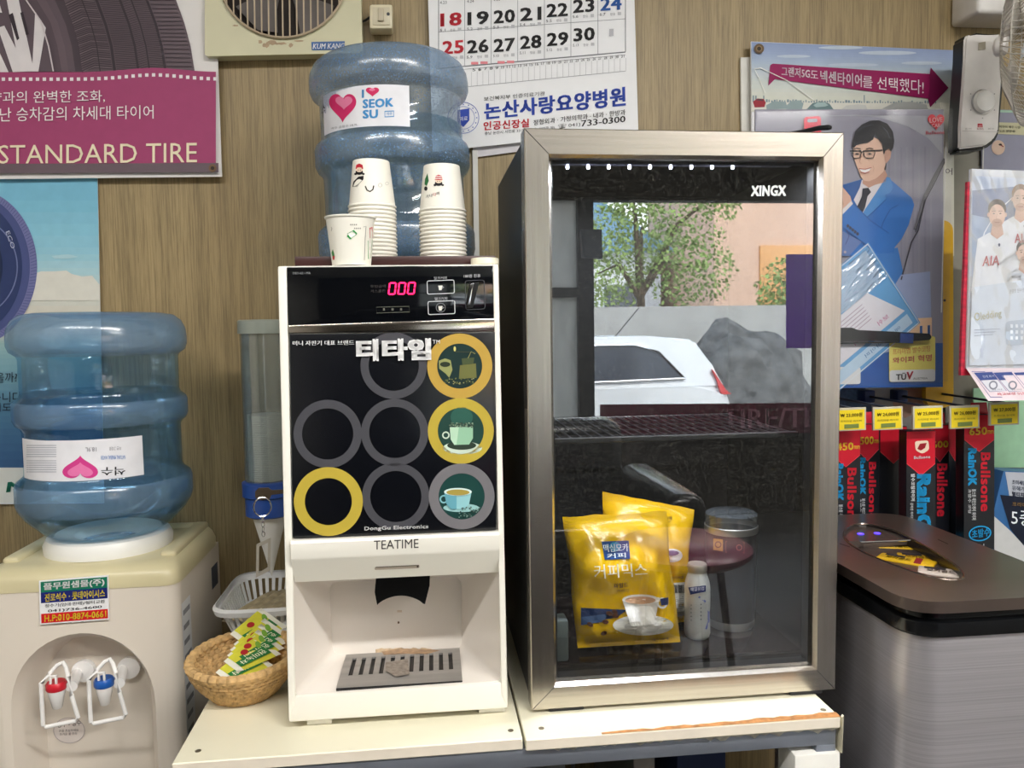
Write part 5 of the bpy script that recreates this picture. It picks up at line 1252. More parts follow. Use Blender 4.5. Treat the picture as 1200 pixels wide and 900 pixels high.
def fan_ell(I, cx, cy, rx, ry, c, L, n=36):
    for r0, r1 in ((1, .66), (.66, .33), (.33, .02)):
        I.strip([(cx+rx*r0*math.cos(2*PI*k/n), cy+ry*r0*math.sin(2*PI*k/n)) for k in range(n)], [(cx+rx*r1*math.cos(2*PI*k/n), cy+ry*r1*math.sin(2*PI*k/n)) for k in range(n)], c, L, True)
bag = tag(build('coffee_bag', pouch([(659, 606), (781, 599), (797, 752), (677, 759)], .055, 1.012, .012, 1, None), FILM, None, 60), 'front yellow coffee mix bag standing in the fridge, white cup in full view', 'bag')
S_ = sB(bag, sY(1.0)); I = Ink(S_, .0012)
z = crop(650, 560, 4.089)
I.grid(z(225, 305, 355, 300, 362, 388, 240, 392), (24, 74, 138), 0, 10, 8); fan_ell(I, *z(290, 330)[0], 7, 5.5, (60, 150, 190), 1, 20)
I.text('맥심모카', [*z(232, 318, 352, 314, 354, 352, 236, 356)], (226, 236, 240), 2, .02); I.text('커피', [*z(250, 362, 340, 358, 342, 382, 252, 386)], (226, 236, 240), 2, .02)
I.text('커피믹스', [*z(186, 416, 440, 408, 446, 470, 192, 486)], (246, 236, 206), 2, .012); I.text('마일드', [*z(286, 506, 352, 500, 352, 524, 286, 530)], (80, 54, 30), 1, .03); I.text('카페인', [*z(298, 536, 356, 531, 356, 546, 298, 551)], (80, 54, 30), 1, .01)
def subpoly(a, b, n): return [(a[0]*(1-k/n)+b[0]*k/n, a[1]*(1-k/n)+b[1]*k/n) for k in range(n+1)]
za, zb_ = z(126, 622, 345, 632, 300, 668, 126, 700), None
I.grid([za[0], za[1], za[2], za[3]], (30, 50, 96), 0, 10, 5)
I.grid(z(126, 668, 260, 650, 230, 690, 126, 706), (70, 96, 140), 1, 8, 3)
c = z(424, 706)[0]; fan_ell(I, c[0], c[1], 35.5, 12, (244, 240, 234), 2); c = z(424, 712)[0]; fan_ell(I, c[0], c[1], 22, 6.5, (222, 216, 212), 3)
I.grid(z(326, 590, 502, 572, 478, 700, 366, 712), (240, 234, 228), 4, 10, 6); I.grid(z(326, 590, 400, 580, 420, 708, 366, 712), (248, 244, 240), 5, 5, 6)
c = z(412, 584)[0]; fan_ell(I, c[0], c[1], 21.5, 6.2, (244, 240, 236), 6); fan_ell(I, c[0]-.5, c[1]+.6, 18, 4.4, (206, 162, 130), 7)
I.ring(z(516, 600)[0][0], z(516, 600)[0][1], 6.5, 4.2, (240, 234, 228), 4, 24); I.grid(z(505, 580, 545, 572, 545, 608, 510, 612), (38, 46, 90), 5, 3, 3)
for x, y, r in ((170, 703, 30), (243, 690, 10), (236, 745, -20), (262, 650, 20), (288, 642, 40), (292, 662, 10)):
    c = z(x, y)[0]; I.ell(c[0], c[1], 3.9, 2.6, (92, 50, 30), 4, 14, rot=r); I.line([(c[0]-3, c[1]), (c[0]+3, c[1])], .5, (44, 24, 16), 5)
I.text('12g × 100 개', [*z(466, 770, 545, 764, 545, 778, 466, 784)], (96, 66, 30), 2, .02)
I.done('print', bag)
bag2 = tag(build('coffee_bag', pouch([(706, 576), (813, 597), (803, 728), (708, 742)], .045, 1.085, .012, 5, None), FILM, None, 60), 'rear yellow coffee mix bag in the fridge, turned to show its barcode', 'bag')
I = Ink(sB(bag2, sY(1.07)), .0012)
I.grid(z(548, 505, 625, 500, 632, 655, 572, 668), (230, 226, 214), 0, 6, 8)
for k in range(13): I.line(z(556+k*5, 512, 560+k*5, 552), random.uniform(.4, 1.0), INK_K, 1)
for k in range(9): I.line(z(566+k*.6, 574+k*9, 618, 570+k*9), .7, (150, 144, 136), 1)
c = z(563, 372)[0]; fan_ell(I, c[0], c[1], 12, 8, (232, 226, 222), 0); fan_ell(I, c[0], c[1]-3, 8, 3, (110, 90, 120), 1)
I.text('카누라떼', [*z(495, 186, 562, 182, 562, 202, 495, 206)], (90, 60, 20), 0, .02); I.text('마일드 100', [*z(495, 208, 555, 204, 555, 214, 495, 218)], (90, 60, 20), 0); I.text('분리배출', [*z(556, 474, 620, 468, 620, 482, 556, 488)], (120, 70, 30), 0, .02)
I.done('print', bag2)
def drink():
    c = U(820.5, 738, 1.035); x, y = c.x, 1.047; zb = FF; h = U(820, 663, 1.035).z-zb
    t = thing('drink_bottle', (x, y, zb), 'small silver and white drink bottle between the yellow bags and the tumbler', 'bottle')
    pr = [(0, 0), (.014, 0), (.0165, .002), (.0178, .006), (.0178, .020), (.0172, .030), (.0178, .040), (.0178, .062), (.0165, .070), (.0135, .078), (.0125, .082)]
    k = h/.092
    bm = B(); lathe(bm, [(r, zb+q*k) for r, q in pr], x, y, 40, caps=False); body = build('body', bm, [mat('drink_sleeve', (206, 206, 204), .3, .35, var=.1, scale=30)], t, 50)
    bm = B(); lathe(bm, [(.0125, zb+.0815*k), (.0134, zb+.083*k), (.0134, zb+.090*k), (.0125, zb+.092*k), (0, zb+.0922*k)], x, y, 32, caps=False); build('foil_cap', bm, mat('foil', (190, 186, 176), .3, .6), t)
    I = Ink(sB(body, sY(1.03)), .0006); q = crop(650, 560, 4.089)
    I.grid(q(640, 525, 724, 515, 724, 545, 650, 560), (36, 48, 104), 0, 8, 3)
    I.line(q(690, 570, 720, 590, 738, 640, 738, 690, 725, 725), 2.2, (124, 130, 190), 0); I.text('매일유업', [*q(652, 525, 716, 520, 716, 538, 652, 545)], (214, 214, 228), 1, .02)
    for k_ in range(5): I.line(q(652, 610+k_*18, 704, 606+k_*18), 1.2, (84, 88, 104), 0)
    I.done('print', body)
drink()
def tumbler():
    c = U(864, 748, 1.06); x, y, zb = c.x, 1.085, FF; h = U(864, 604, 1.06).z-zb; r = .0365
    t = thing('tumbler', (x, y, zb), 'dark steel tumbler with a clear top standing in the fridge', 'tumbler')
    bm = B(); lathe(bm, [(0, zb), (r-.005, zb), (r-.003, zb+.004), (r-.003, zb+.012)], x, y, 44, caps=False); build('base_band', bm, mat('band_steel', (206, 204, 200), .3, .8), t)
    bm = B(); lathe(bm, [(r-.003, zb+.012), (r-.002, zb+.03), (r, zb+h*.80), (r, zb+h*.84)], x, y, 44, caps=False); bd = build('body', bm, mat('tumbler_dark', (36, 30, 34), .3, .2), t)
    bm = B(); lathe(bm, [(r+.0004, zb+h*.83), (r+.0012, zb+h*.84), (r+.0012, zb+h*.885), (r, zb+h*.89)], x, y, 44, caps=False); build('steel_band', bm, MATS['band_steel'], t)
    bm = B(); lathe(bm, [(r, zb+h*.89), (r, zb+h*.985), (r-.004, zb+h), (0, zb+h)], x, y, 44, caps=False); build('lid', bm, clear('lid_smoke', (.6, .6, .6), .12, .05, .12, fres=.5), t)
    I = Ink(sB(bd, sY(1.05)), .0006); q = crop(650, 560, 4.089)
    I.grid(q(760, 290, 806, 295, 806, 352, 760, 345), (190, 140, 60), 0, 4, 3); I.ring(*q(783, 320)[0], 4, 2.6, (120, 70, 30), 1, 20); I.line(q(820, 305, 908, 310, 908, 360, 820, 356), .8, (150, 100, 90), 0, True); I.ring(*q(884, 334)[0], 3.6, 2.6, (150, 100, 90), 0, 20)
    I.done('print', bd)
tumbler()

# ------------------------------------------------------------------ right-hand wall: posters, packs, hooks, boxes
bm = B(); slab(bm, sY(1.492), [(868, 67), (900, 66), (900, 170), (869, 170)], .006, .001)
tag(build('white_board', bm, mat('board_white', (222, 220, 212), .5), None, 0), 'edge of a white board on the wall behind the sky and arrow poster', 'board')
def arrow_poster():
    s = sY(1.478); bm = B(); slab(bm, s, [(880, 48.5), (1122, 59), (1122, 190), (881, 190)], .004, .0006)
    o = tag(build('poster', bm, PAPER, None, 0), 'poster with cloudy sky, parked cars and a magenta arrow lettered in white', 'poster')
    z = crop(875, 40, 4.8); I = Ink(s, .0006)
    ramp = [(49, (144, 160, 196)), (60, (156, 172, 204)), (72, (172, 188, 208)), (82, (192, 202, 210)), (95, (206, 212, 208)), (112, (216, 218, 206)), (124, (216, 216, 204)), (131, (206, 206, 196))]
    for (a, c0), (b, c1) in zip(ramp, ramp[1:]):
        for k in range(4):
            y0, y1 = a+(b-a)*k/4, a+(b-a)*(k+1)/4; c = tuple(round(c0[i]*(1-k/4)+c1[i]*k/4) for i in range(3)); I.poly([(880.5, y0), (1121.5, y0+10*(131-y0)/82), (1121.5, y1+10*(131-y1)/82), (880.5, y1)], c, 0)
    for x, y, w, h in ((985, 56, 26, 2), (1040, 62, 34, 2.4), (930, 66, 20, 1.8), (1080, 74, 24, 2), (1000, 76, 30, 2)): I.ell(x, y, w, h, (190, 202, 218), 1, 24)
    random.seed(4)
    for k in range(70):
        x = 882+k*3.1; h = random.uniform(.6, 3)+(7 if abs(x-1012) < 2 else 0)+(6 if x < 900 and random.random() < .4 else 0); I.rect(x, 119-h+ (x-880)*.008, x+random.uniform(1, 2.4), 119.6+(x-880)*.008, (126, 146, 156), 1)
    I.poly([(880.5, 119), (1121, 121), (1121, 131), (880.5, 131)], (224, 222, 212), 1)
    I.poly(z(35, 380, 60, 362, 95, 364, 108, 385, 100, 410, 45, 412), (158, 44, 56), 2); I.poly(z(50, 372, 66, 364, 88, 366, 96, 376), (90, 60, 70), 3)
    for q in (z(110, 400, 150, 378, 220, 380, 230, 420, 112, 425), z(220, 405, 250, 376, 300, 372, 320, 390, 310, 425, 222, 425)): I.poly(q, (150, 168, 170), 2)
    I.poly(z(335, 425, 370, 388, 420, 378, 465, 390, 490, 425), (112, 136, 138), 2); I.poly(z(375, 400, 400, 384, 440, 384, 460, 400, 440, 408, 390, 412), (168, 190, 190), 3)
    I.poly(z(530, 425, 560, 402, 630, 394, 670, 400, 680, 425), (206, 206, 202), 2); I.poly(z(760, 420, 830, 386, 920, 380, 1010, 396, 1025, 430), (176, 178, 176), 2)
    for k in range(18): I.line(z(810+k*12, 418, 860+k*9, 386), .4, (196, 198, 194), 3)
    mg = (150, 20, 88)
    I.poly(z(142, 168, 150, 166, 1030, 224, 1036, 188, 1136, 302, 1032, 412, 1020, 362, 230, 262, 160, 252, 122, 290, 132, 176), mg, 4); I.poly(z(1036, 188, 1136, 302, 1032, 412, 1020, 362, 1030, 300, 1030, 224), (120, 14, 72), 5)
    w = (244, 234, 240)
    I.text('그랜저5G', [*z(196, 182, 356, 194, 356, 250, 196, 236)], w, 6, .03); I.text('도', [*z(360, 204, 402, 208, 402, 250, 360, 246)], w, 6); I.text('넥센타이어', [*z(414, 202, 648, 226, 648, 298, 414, 270)], w, 6, .03); I.text('를 선택했다!', [*z(652, 232, 996, 258, 996, 340, 652, 300)], w, 6, .005)
    I.ell(889.6, 57, 5.8, 5.8, (104, 84, 60), 6, 24); I.ring(889.6, 57, 3.6, 2.6, (150, 124, 90), 7, 20); I.ell(889.6, 57, 2.2, 2.2, (54, 44, 34), 7, 14)
    I.line(z(45, 196, 80, 190, 230, 262, 380, 372), 1, (232, 232, 226), 6); I.line(z(45, 196, 75, 260, 105, 330), .8, (232, 232, 226), 6)
    I.done('print', o)
arrow_poster()
# pale board behind the packs
bm = B(); slab(bm, sY(1.470), [(1108, 125), (1340, 135), (1340, 700), (1108, 700)], .01, .001)
o = tag(build('display_board', bm, mat('board_greygreen', (150, 146, 134), .6, var=.05), None, 0), 'tall grey-green display board behind the hanging packs', 'board')
def grey_poster():
    s = sY(1.462); bm = B(); slab(bm, s, [(1150, 128), (1330, 134), (1330, 330), (1152, 330)], .003); o = tag(build('poster', bm, mat('poster_grey', (142, 142, 160), .5), None, 0), 'grey poster with a beige caption strip beside the wall fan', 'poster')
    I = Ink(s, .0006); z = crop(1110, 120, 6.43)
    I.poly([(1150.5, 128.5), (1320, 133), (1320, 136), (1150.5, 131)], (170, 205, 180), 0); I.poly(z(380, 150, 700, 158, 700, 252, 380, 238), (198, 194, 160), 1); I.text('하얀이 제주 나를', [*z(392, 172, 552, 178, 552, 198, 392, 192)], (50, 48, 50), 2, .02); I.text('도르 열렸네!', [*z(392, 204, 512, 208, 512, 228, 392, 224)], (50, 48, 50), 2, .02)
    I.ell(*z(385, 340)[0], 7.8, 8.6, (216, 188, 168), 1, 28); I.ell(*z(400, 318)[0], 2, 1.2, (60, 40, 40), 2, 14); I.line(z(405, 322, 424, 334), 1.2, (150, 60, 60), 2); I.done('print', o)
grey_poster()
bm = B(); slab(bm, sY(1.452), [(1141, 455), (1215, 452), (1215, 548), (1142, 548)], .003); tag(build('green_card', bm, mat('pale_green_card', (176, 226, 186), .5, var=.05, scale=50), None, 0), 'pale green card on the board under the silver footballers pack', 'card')
# yellow pack
bm = B(); p = [U(x, y, 1.425) for x, y in rquad([(1085, 258), (1117, 258), (1117.5, 478), (1085, 478)], 14, 6)]; prism(bm, p, (0, .012, 0))
o = tag(build('yellow_pack', bm, mat('pack_yellow', (236, 184, 20), .4, var=.05), None, 0), 'yellow pack half hidden behind the big wiper pack', 'pack')
I = Ink(sY(1.425), .0006); I.ell(1107, 352, 1.6, 1.6, (70, 60, 40), 0, 12); I.text('e', [(1100, 343), (1105, 342), (1105, 347), (1100, 348)], (200, 60, 40), 0, .05); I.done('print', o)
bm = B(); slab(bm, sY(1.43), [(1103, 120), (1118, 122), (1118, 300), (1103, 300)], .003); o = tag(build('white_card', bm, mat('card_ivory', (226, 224, 210), .5), None, 0), 'narrow ivory card with a handwritten mark beside the wiper pack', 'card')
I = Ink(sY(1.43), .0006); I.text('어', [(1108, 197), (1116, 197), (1116, 205), (1108, 205)], (70, 70, 76), 0); I.done('handwriting', o)

def wrinkled(s, q, off, t, seed):
    """a creased clear wrapper just in front of a printed face"""
    bm = B(); n = 40; g = []
    for b in range(n+1):
        row = []
        for a in range(n+1):
            u, w = a/n, b/n; x = (q[0][0]*(1-u)+q[1][0]*u)*(1-w)+(q[3][0]*(1-u)+q[2][0]*u)*w; y = (q[0][1]*(1-u)+q[1][1]*u)*(1-w)+(q[3][1]*(1-u)+q[2][1]*u)*w
            k = abs(MN.noise(Vector((u*7+seed, w*9-u*4, 1))))*.9+abs(MN.noise(Vector((u*16, w*13+u*7, seed))))*.4
            row.append(bm.verts.new(s(x, y)+Vector((0, -off+.004*k, 0))))
        g.append(row)
    for b in range(n):
        for a in range(n): bm.faces.new((g[b][a], g[b][a+1], g[b+1][a+1], g[b+1][a]))
    build('clear_wrapper', bm, MATS.get('clear_wrapper') or clear('clear_wrapper', (.97, .98, 1), .13, .10, .05, (240, 243, 250), 0, .35), t, 70)
def wiper_pack():
    Y = 1.385; s = sY(Y); z = crop(970, 150, 6); y4 = crop(880, 120, 2.5)
    t = thing('wiper_pack', U(1000, 455, Y), 'large grey and blue wiper pack printed with a smiling man in a blue suit', 'wiper pack')
    bm = B(); slab(bm, s, rquad([(885, 128), (1106, 128), (1105, 453.5), (886, 456)], 3, 3)[:0] or [(885, 128), (1106, 128), (1105, 453.5), (886, 456)], .004, .0008); card = build('card', bm, mat('pack_card_grey', (148, 146, 160), .5, var=.04, scale=12), t, 0)
    I = Ink(s, .0006)
    I.poly(y4(195, 40, 560, 40, 560, 150, 520, 105, 460, 70, 380, 45, 300, 36), (176, 176, 184), 0)
    for k in range(10): I.line([(1028+k*7, 172), (1028+k*7, 330)], 2.4, (156, 154, 166) if k % 2 else (142, 140, 154), 0)
    I.grid([(886, 402), (1105, 402), (1105, 453.5), (886, 455.5)], (52, 96, 170), 1, 2, 1)
    # suit
    bl, bd, bh = (44, 112, 190), (30, 86, 156), (72, 140, 206)
    I.poly(z(60, 420, 85, 405, 240, 360, 420, 345, 450, 370, 590, 490, 608, 540, 570, 680, 520, 780, 470, 840, 300, 900, 60, 900), bl, 2)
    I.poly(z(240, 365, 180, 500, 215, 560, 250, 600, 420, 360, 405, 330), (226, 220, 222), 3)
    I.poly(z(410, 345, 440, 350, 460, 420, 440, 455, 400, 470, 410, 500, 260, 640, 250, 590, 330, 470), bh, 4); I.poly(z(85, 408, 240, 362, 225, 420, 180, 510, 130, 470), bd, 4)
    I.poly(z(245, 425, 285, 420, 305, 450, 280, 480, 262, 560, 245, 595, 208, 550, 240, 480), (30, 32, 48), 5)
    I.line(z(500, 540, 440, 570, 390, 660, 370, 730), 1, bd, 4); I.line(z(410, 500, 330, 580, 262, 640), .9, bd, 5)
    I.poly(z(80, 610, 170, 520, 300, 650, 430, 740, 470, 830, 470, 880, 330, 880, 230, 790, 80, 690), bl, 6); I.line(z(170, 520, 300, 650, 430, 740), .9, bd, 7); I.line(z(80, 680, 230, 790, 300, 850), .8, bd, 7)
    I.poly(z(165, 512, 180, 530, 100, 612, 84, 590), (228, 222, 222), 7); I.poly(z(40, 430, 70, 412, 110, 420, 160, 480, 168, 515, 90, 590, 40, 590), (222, 178, 156), 7); I.line(z(60, 470, 100, 500, 110, 540), .7, (180, 130, 110), 8)
    for k in range(5): I.ell(*z(142+k*17, 688+k*14)[0], 1.7, 2, (44, 60, 90), 8, 12)
    I.poly(z(60, 700, 240, 800, 150, 900, 60, 900), (96, 122, 176), 7); I.line(z(130, 710, 150, 760, 125, 820), .8, (70, 80, 130), 8); I.ell(*z(122, 872)[0], 1.6, 1.6, (170, 160, 170), 8, 12)
    # head
    sk, sd = (232, 192, 168), (206, 158, 136)
    I.poly(z(250, 350, 400, 290, 418, 330, 405, 380, 330, 400, 290, 420, 245, 390), sd, 4)
    I.poly(z(180, 110, 210, 70, 300, 60, 390, 90, 410, 180, 405, 260, 390, 310, 340, 355, 290, 375, 255, 370, 232, 340, 205, 270, 182, 200), sk, 5)
    I.poly(z(400, 160, 430, 145, 448, 165, 440, 215, 410, 250, 400, 230), sd, 5); I.poly(z(390, 250, 415, 235, 410, 290, 400, 300), (50, 40, 42), 4)
    I.poly(z(172, 130, 178, 80, 195, 20, 240, -25, 300, -52, 360, -55, 420, -30, 458, 25, 468, 90, 460, 140, 445, 165, 430, 145, 405, 160, 395, 190, 388, 150, 382, 110, 350, 70, 330, 40, 320, 80, 280, 105, 230, 112, 200, 122, 185, 140), (32, 31, 36), 8)
    I.line(z(210, 20, 260, -10, 320, -25), 1, (70, 72, 82), 9); I.line(z(390, -5, 420, 30, 435, 70), 1.2, (74, 76, 86), 9)
    for c in (z(162, 162, 230, 160, 236, 172, 226, 210, 185, 212, 168, 195), z(252, 162, 328, 160, 332, 175, 320, 210, 270, 212, 256, 195)): I.line(c, 1.0, (40, 38, 44), 9, True)
    I.line(z(154, 162, 236, 160), 1.5, (34, 32, 38), 9); I.line(z(248, 162, 385, 156), 1.5, (34, 32, 38), 9); I.line(z(236, 168, 252, 168), 1, (34, 32, 38), 9)
    for x in (206, 294): I.poly(z(x-20, 182, x, 175, x+20, 182, x, 188), (52, 40, 40), 9); I.line(z(x-24, 148, x, 141, x+26, 146), 1, (70, 56, 54), 9)
    I.line(z(240, 190, 222, 240, 238, 250), .9, sd, 9); I.poly(z(222, 285, 262, 290, 306, 280, 290, 304, 262, 314, 236, 306), (250, 246, 242), 9); I.line(z(220, 284, 240, 288, 264, 290, 308, 278), .9, (184, 96, 90), 10); I.line(z(232, 308, 262, 318, 292, 308), 1.1, (196, 112, 104), 10); I.line(z(318, 262, 326, 285, 320, 304), .6, sd, 10)
    # printed wiper blade, corner heart, bottom labels
    I.line(y4(568, 165, 540, 215, 510, 275, 480, 370), [3.6, 4.4, 4, 2.4], (108, 106, 112), 5); I.line(y4(570, 170, 545, 222, 512, 285, 482, 380), 1, (48, 46, 50), 6); I.line(y4(510, 285, 490, 375, 470, 410, 440, 520), 1.6, (70, 68, 76), 5)
    I.heart(1097, 143.5, 19.5, 19, (226, 56, 70), 6); I.text('LOVE', [(1089.5, 138), (1104.5, 137), (1104.5, 143), (1089.5, 144)], (250, 220, 220), 7, .02); I.text('CAR', [(1092, 145), (1102, 144.5), (1102, 149), (1092, 149.5)], (250, 220, 220), 7, .02); I.text('Bullsone', [(1085, 153.5), (1107, 153), (1107, 157), (1085, 157.5)], (214, 80, 96), 7, .03)
    I.poly([(1010, 300), (1052, 290), (1060, 326), (1040, 345), (1000, 380)], (60, 122, 194), 4); I.poly([(1056, 322), (1090, 318), (1092, 400), (1010, 420), (1000, 412)], (158, 170, 204), 5); pass  # lavender patch paints the pack's holographic glare in as flat colour
    I.poly([(1057, 374), (1092, 372), (1092, 406), (1060, 408)], (240, 200, 160), 6); I.text('11', [(1078, 382), (1090, 381), (1090, 392), (1078, 393)], (80, 130, 210), 7, .04)
    I.poly(rquad([(1042, 396), (1096, 394), (1096, 447), (1042, 447.5)], 3, 3), (238, 226, 120), 7); I.text('프리미엄 발수코팅', [(1046, 409), (1090, 405), (1090, 412), (1046, 416)], (222, 150, 90), 8, .02); I.text('와이퍼 혁명', [(1046, 419), (1092, 415), (1092, 423), (1046, 426)], (226, 120, 110), 8, .03)
    I.poly(rquad([(1042.5, 434), (1096, 432.5), (1096, 447), (1042.5, 447.5)], 3, 3), (228, 230, 232), 8); I.text('TÜ', [(1050, 437), (1062, 436.6), (1062, 445), (1050, 445.5)], (50, 50, 54), 9, .04); I.text('V', [(1062.5, 436), (1070.5, 435), (1069, 444.5), (1062.5, 445)], (206, 40, 60), 9, .04); I.text('AUSTRIA', [(1070, 442.5), (1087, 442), (1087, 444.4), (1070, 445)], (80, 80, 84), 9)
    I.poly(rquad([(975, 430), (1008.5, 430), (1008.5, 450), (975, 450.5)], 3, 3), (224, 226, 228), 8)
    I.done('printed_picture', card)
    # hanger hole
    I = Ink(s, .0006); I.poly(rquad([(942, 137), (962, 136), (962.5, 160), (942.5, 161)], 4, 4), (226, 46, 74), 10); I.poly(rquad([(946, 139.5), (958, 139), (958, 143), (946, 143.5)], 2, 3), (168, 166, 178), 11); I.done('hanger_print', card)
    # leaflet under the film
    q = [(1017, 284), (1078.5, 377), (960, 472), (910, 380)]
    q = [(1017.5, 284), (1078.5, 378), (962, 476), (901, 382)]
    sl = sY(Y-.004); bm = B(); slab(bm, sl, q, .003); lf = build('leaflet', bm, mat('leaflet_blue', (104, 166, 216), .4, var=.05), t, 0, 'tilted blue and white leaflet')
    I = Ink(sl, .0006); B4 = lambda u, v: tuple(((q[0][i]*(1-u)+q[1][i]*u)*(1-v)+(q[3][i]*(1-u)+q[2][i]*u)*v) for i in (0, 1)); BP = lambda *p: [B4(p[i], p[i+1]) for i in range(0, len(p), 2)]
    I.line(BP(.01, .01, .99, .01, .99, .99, .01, .99), 1.2, (226, 232, 238), 2, True)
    I.poly(BP(.05, .05, .40, .05, .42, .3, .36, .62, .30, .80, .05, .8), (176, 204, 228), 0)
    random.seed(8)
    for _ in range(0): a, b = random.uniform(.05, .36), random.uniform(.04, .7); I.poly(BP(a, b, a+.07, b+.02, a+.09, b+.07, a+.03, b+.05), random.choice(((214, 228, 240), (150, 190, 224), (232, 240, 246))), 1)
    I.poly(BP(.40, .22, .80, .05, .80, .93, .40, .93), (226, 224, 230), 1); I.poly(BP(.84, .05, .95, .05, .95, .95, .84, .95), (190, 216, 236), 1)
    for k in range(6): I.line(BP(.46+k*.035, .30, .46+k*.035, .30+(.5, .42, .55, .48, .3, .36)[k]), .8, (180, 160, 176), 2)
    for v in (.18, .42): I.text('보쉬', BP(.70, v, .70, v+.1, .75, v+.1, .75, v), (190, 80, 140), 2)
    I.text('에어로 와이퍼', BP(.88, .15, .88, .5, .92, .5, .92, .15), (80, 130, 180), 2); I.poly(BP(.05, .82, .70, .82, .70, .97, .05, .97), (216, 222, 230), 2); I.done('print', lf)
    wrinkled(sl, [B4(.03, .03), B4(.40, .03), B4(.40, .95), B4(.03, .95)], .0055, t, 3)
    # wiper blade held by a clip
    bm = B(); yb = Y-.018; f = lambda x, y, d=0: U(x, y, yb+d)
    o_ = [f(*p) for p in ((896, 392), (960, 387), (985, 384), (1000, 384), (1006, 387.5), (1045, 388.5), (1090, 391), (1092.5, 395), (1090, 398.5), (1050, 401), (1030, 399.5), (985, 401), (896, 402))]
    prism(bm, o_, (0, .012, 0)); bmesh.ops.bevel(bm, geom=bm.edges[:], offset=.0012, segments=2, affect='EDGES'); bl_ = build('wiper_blade', bm, mat('wiper_black', (26, 28, 30), .35, var=.1), t)
    bm = B(); tube(bm, [f(896, 404, .004), (f(960, 403, .004)), f(1046, 401, .004), f(1088, 397.5, .004)], .0016, 6); build('rubber_lip', bm, mat('wiper_rubber', (52, 56, 54), .6), bl_)
    bm = B(); slab(bm, sY(yb-.002), [(1055.5, 390.5), (1071, 391), (1070.5, 402.5), (1055, 402)], .016, .0012); build('clip', bm, mat('clip_blue', (36, 66, 130), .4), bl_)
    # clear film sleeve
    bm = B(); pts = [(887, 131), (1117, 127), (1111, 447), (1075, 451), (887, 454)]; vsl = [bm.verts.new(U(x, y, Y-.024)) for x, y in pts]; bm.faces.new(vsl); build('clear_film', bm, clear('clear_film', (.97, .97, .98), .03, .12, .02, (235, 240, 245), 0, .12), t, 0)
    # hook tip
    bm = B(); tube(bm, [U(926, 156, 1.38), U(945, 153.5, 1.34), U(960, 150, 1.31), U(971, 149.3, 1.30), U(974, 149.6, 1.30)], [.0026, .004, .0042, .0046, .003], 10); build('wiper_tip', bm, MATS['wiper_black'], t)
wiper_pack()

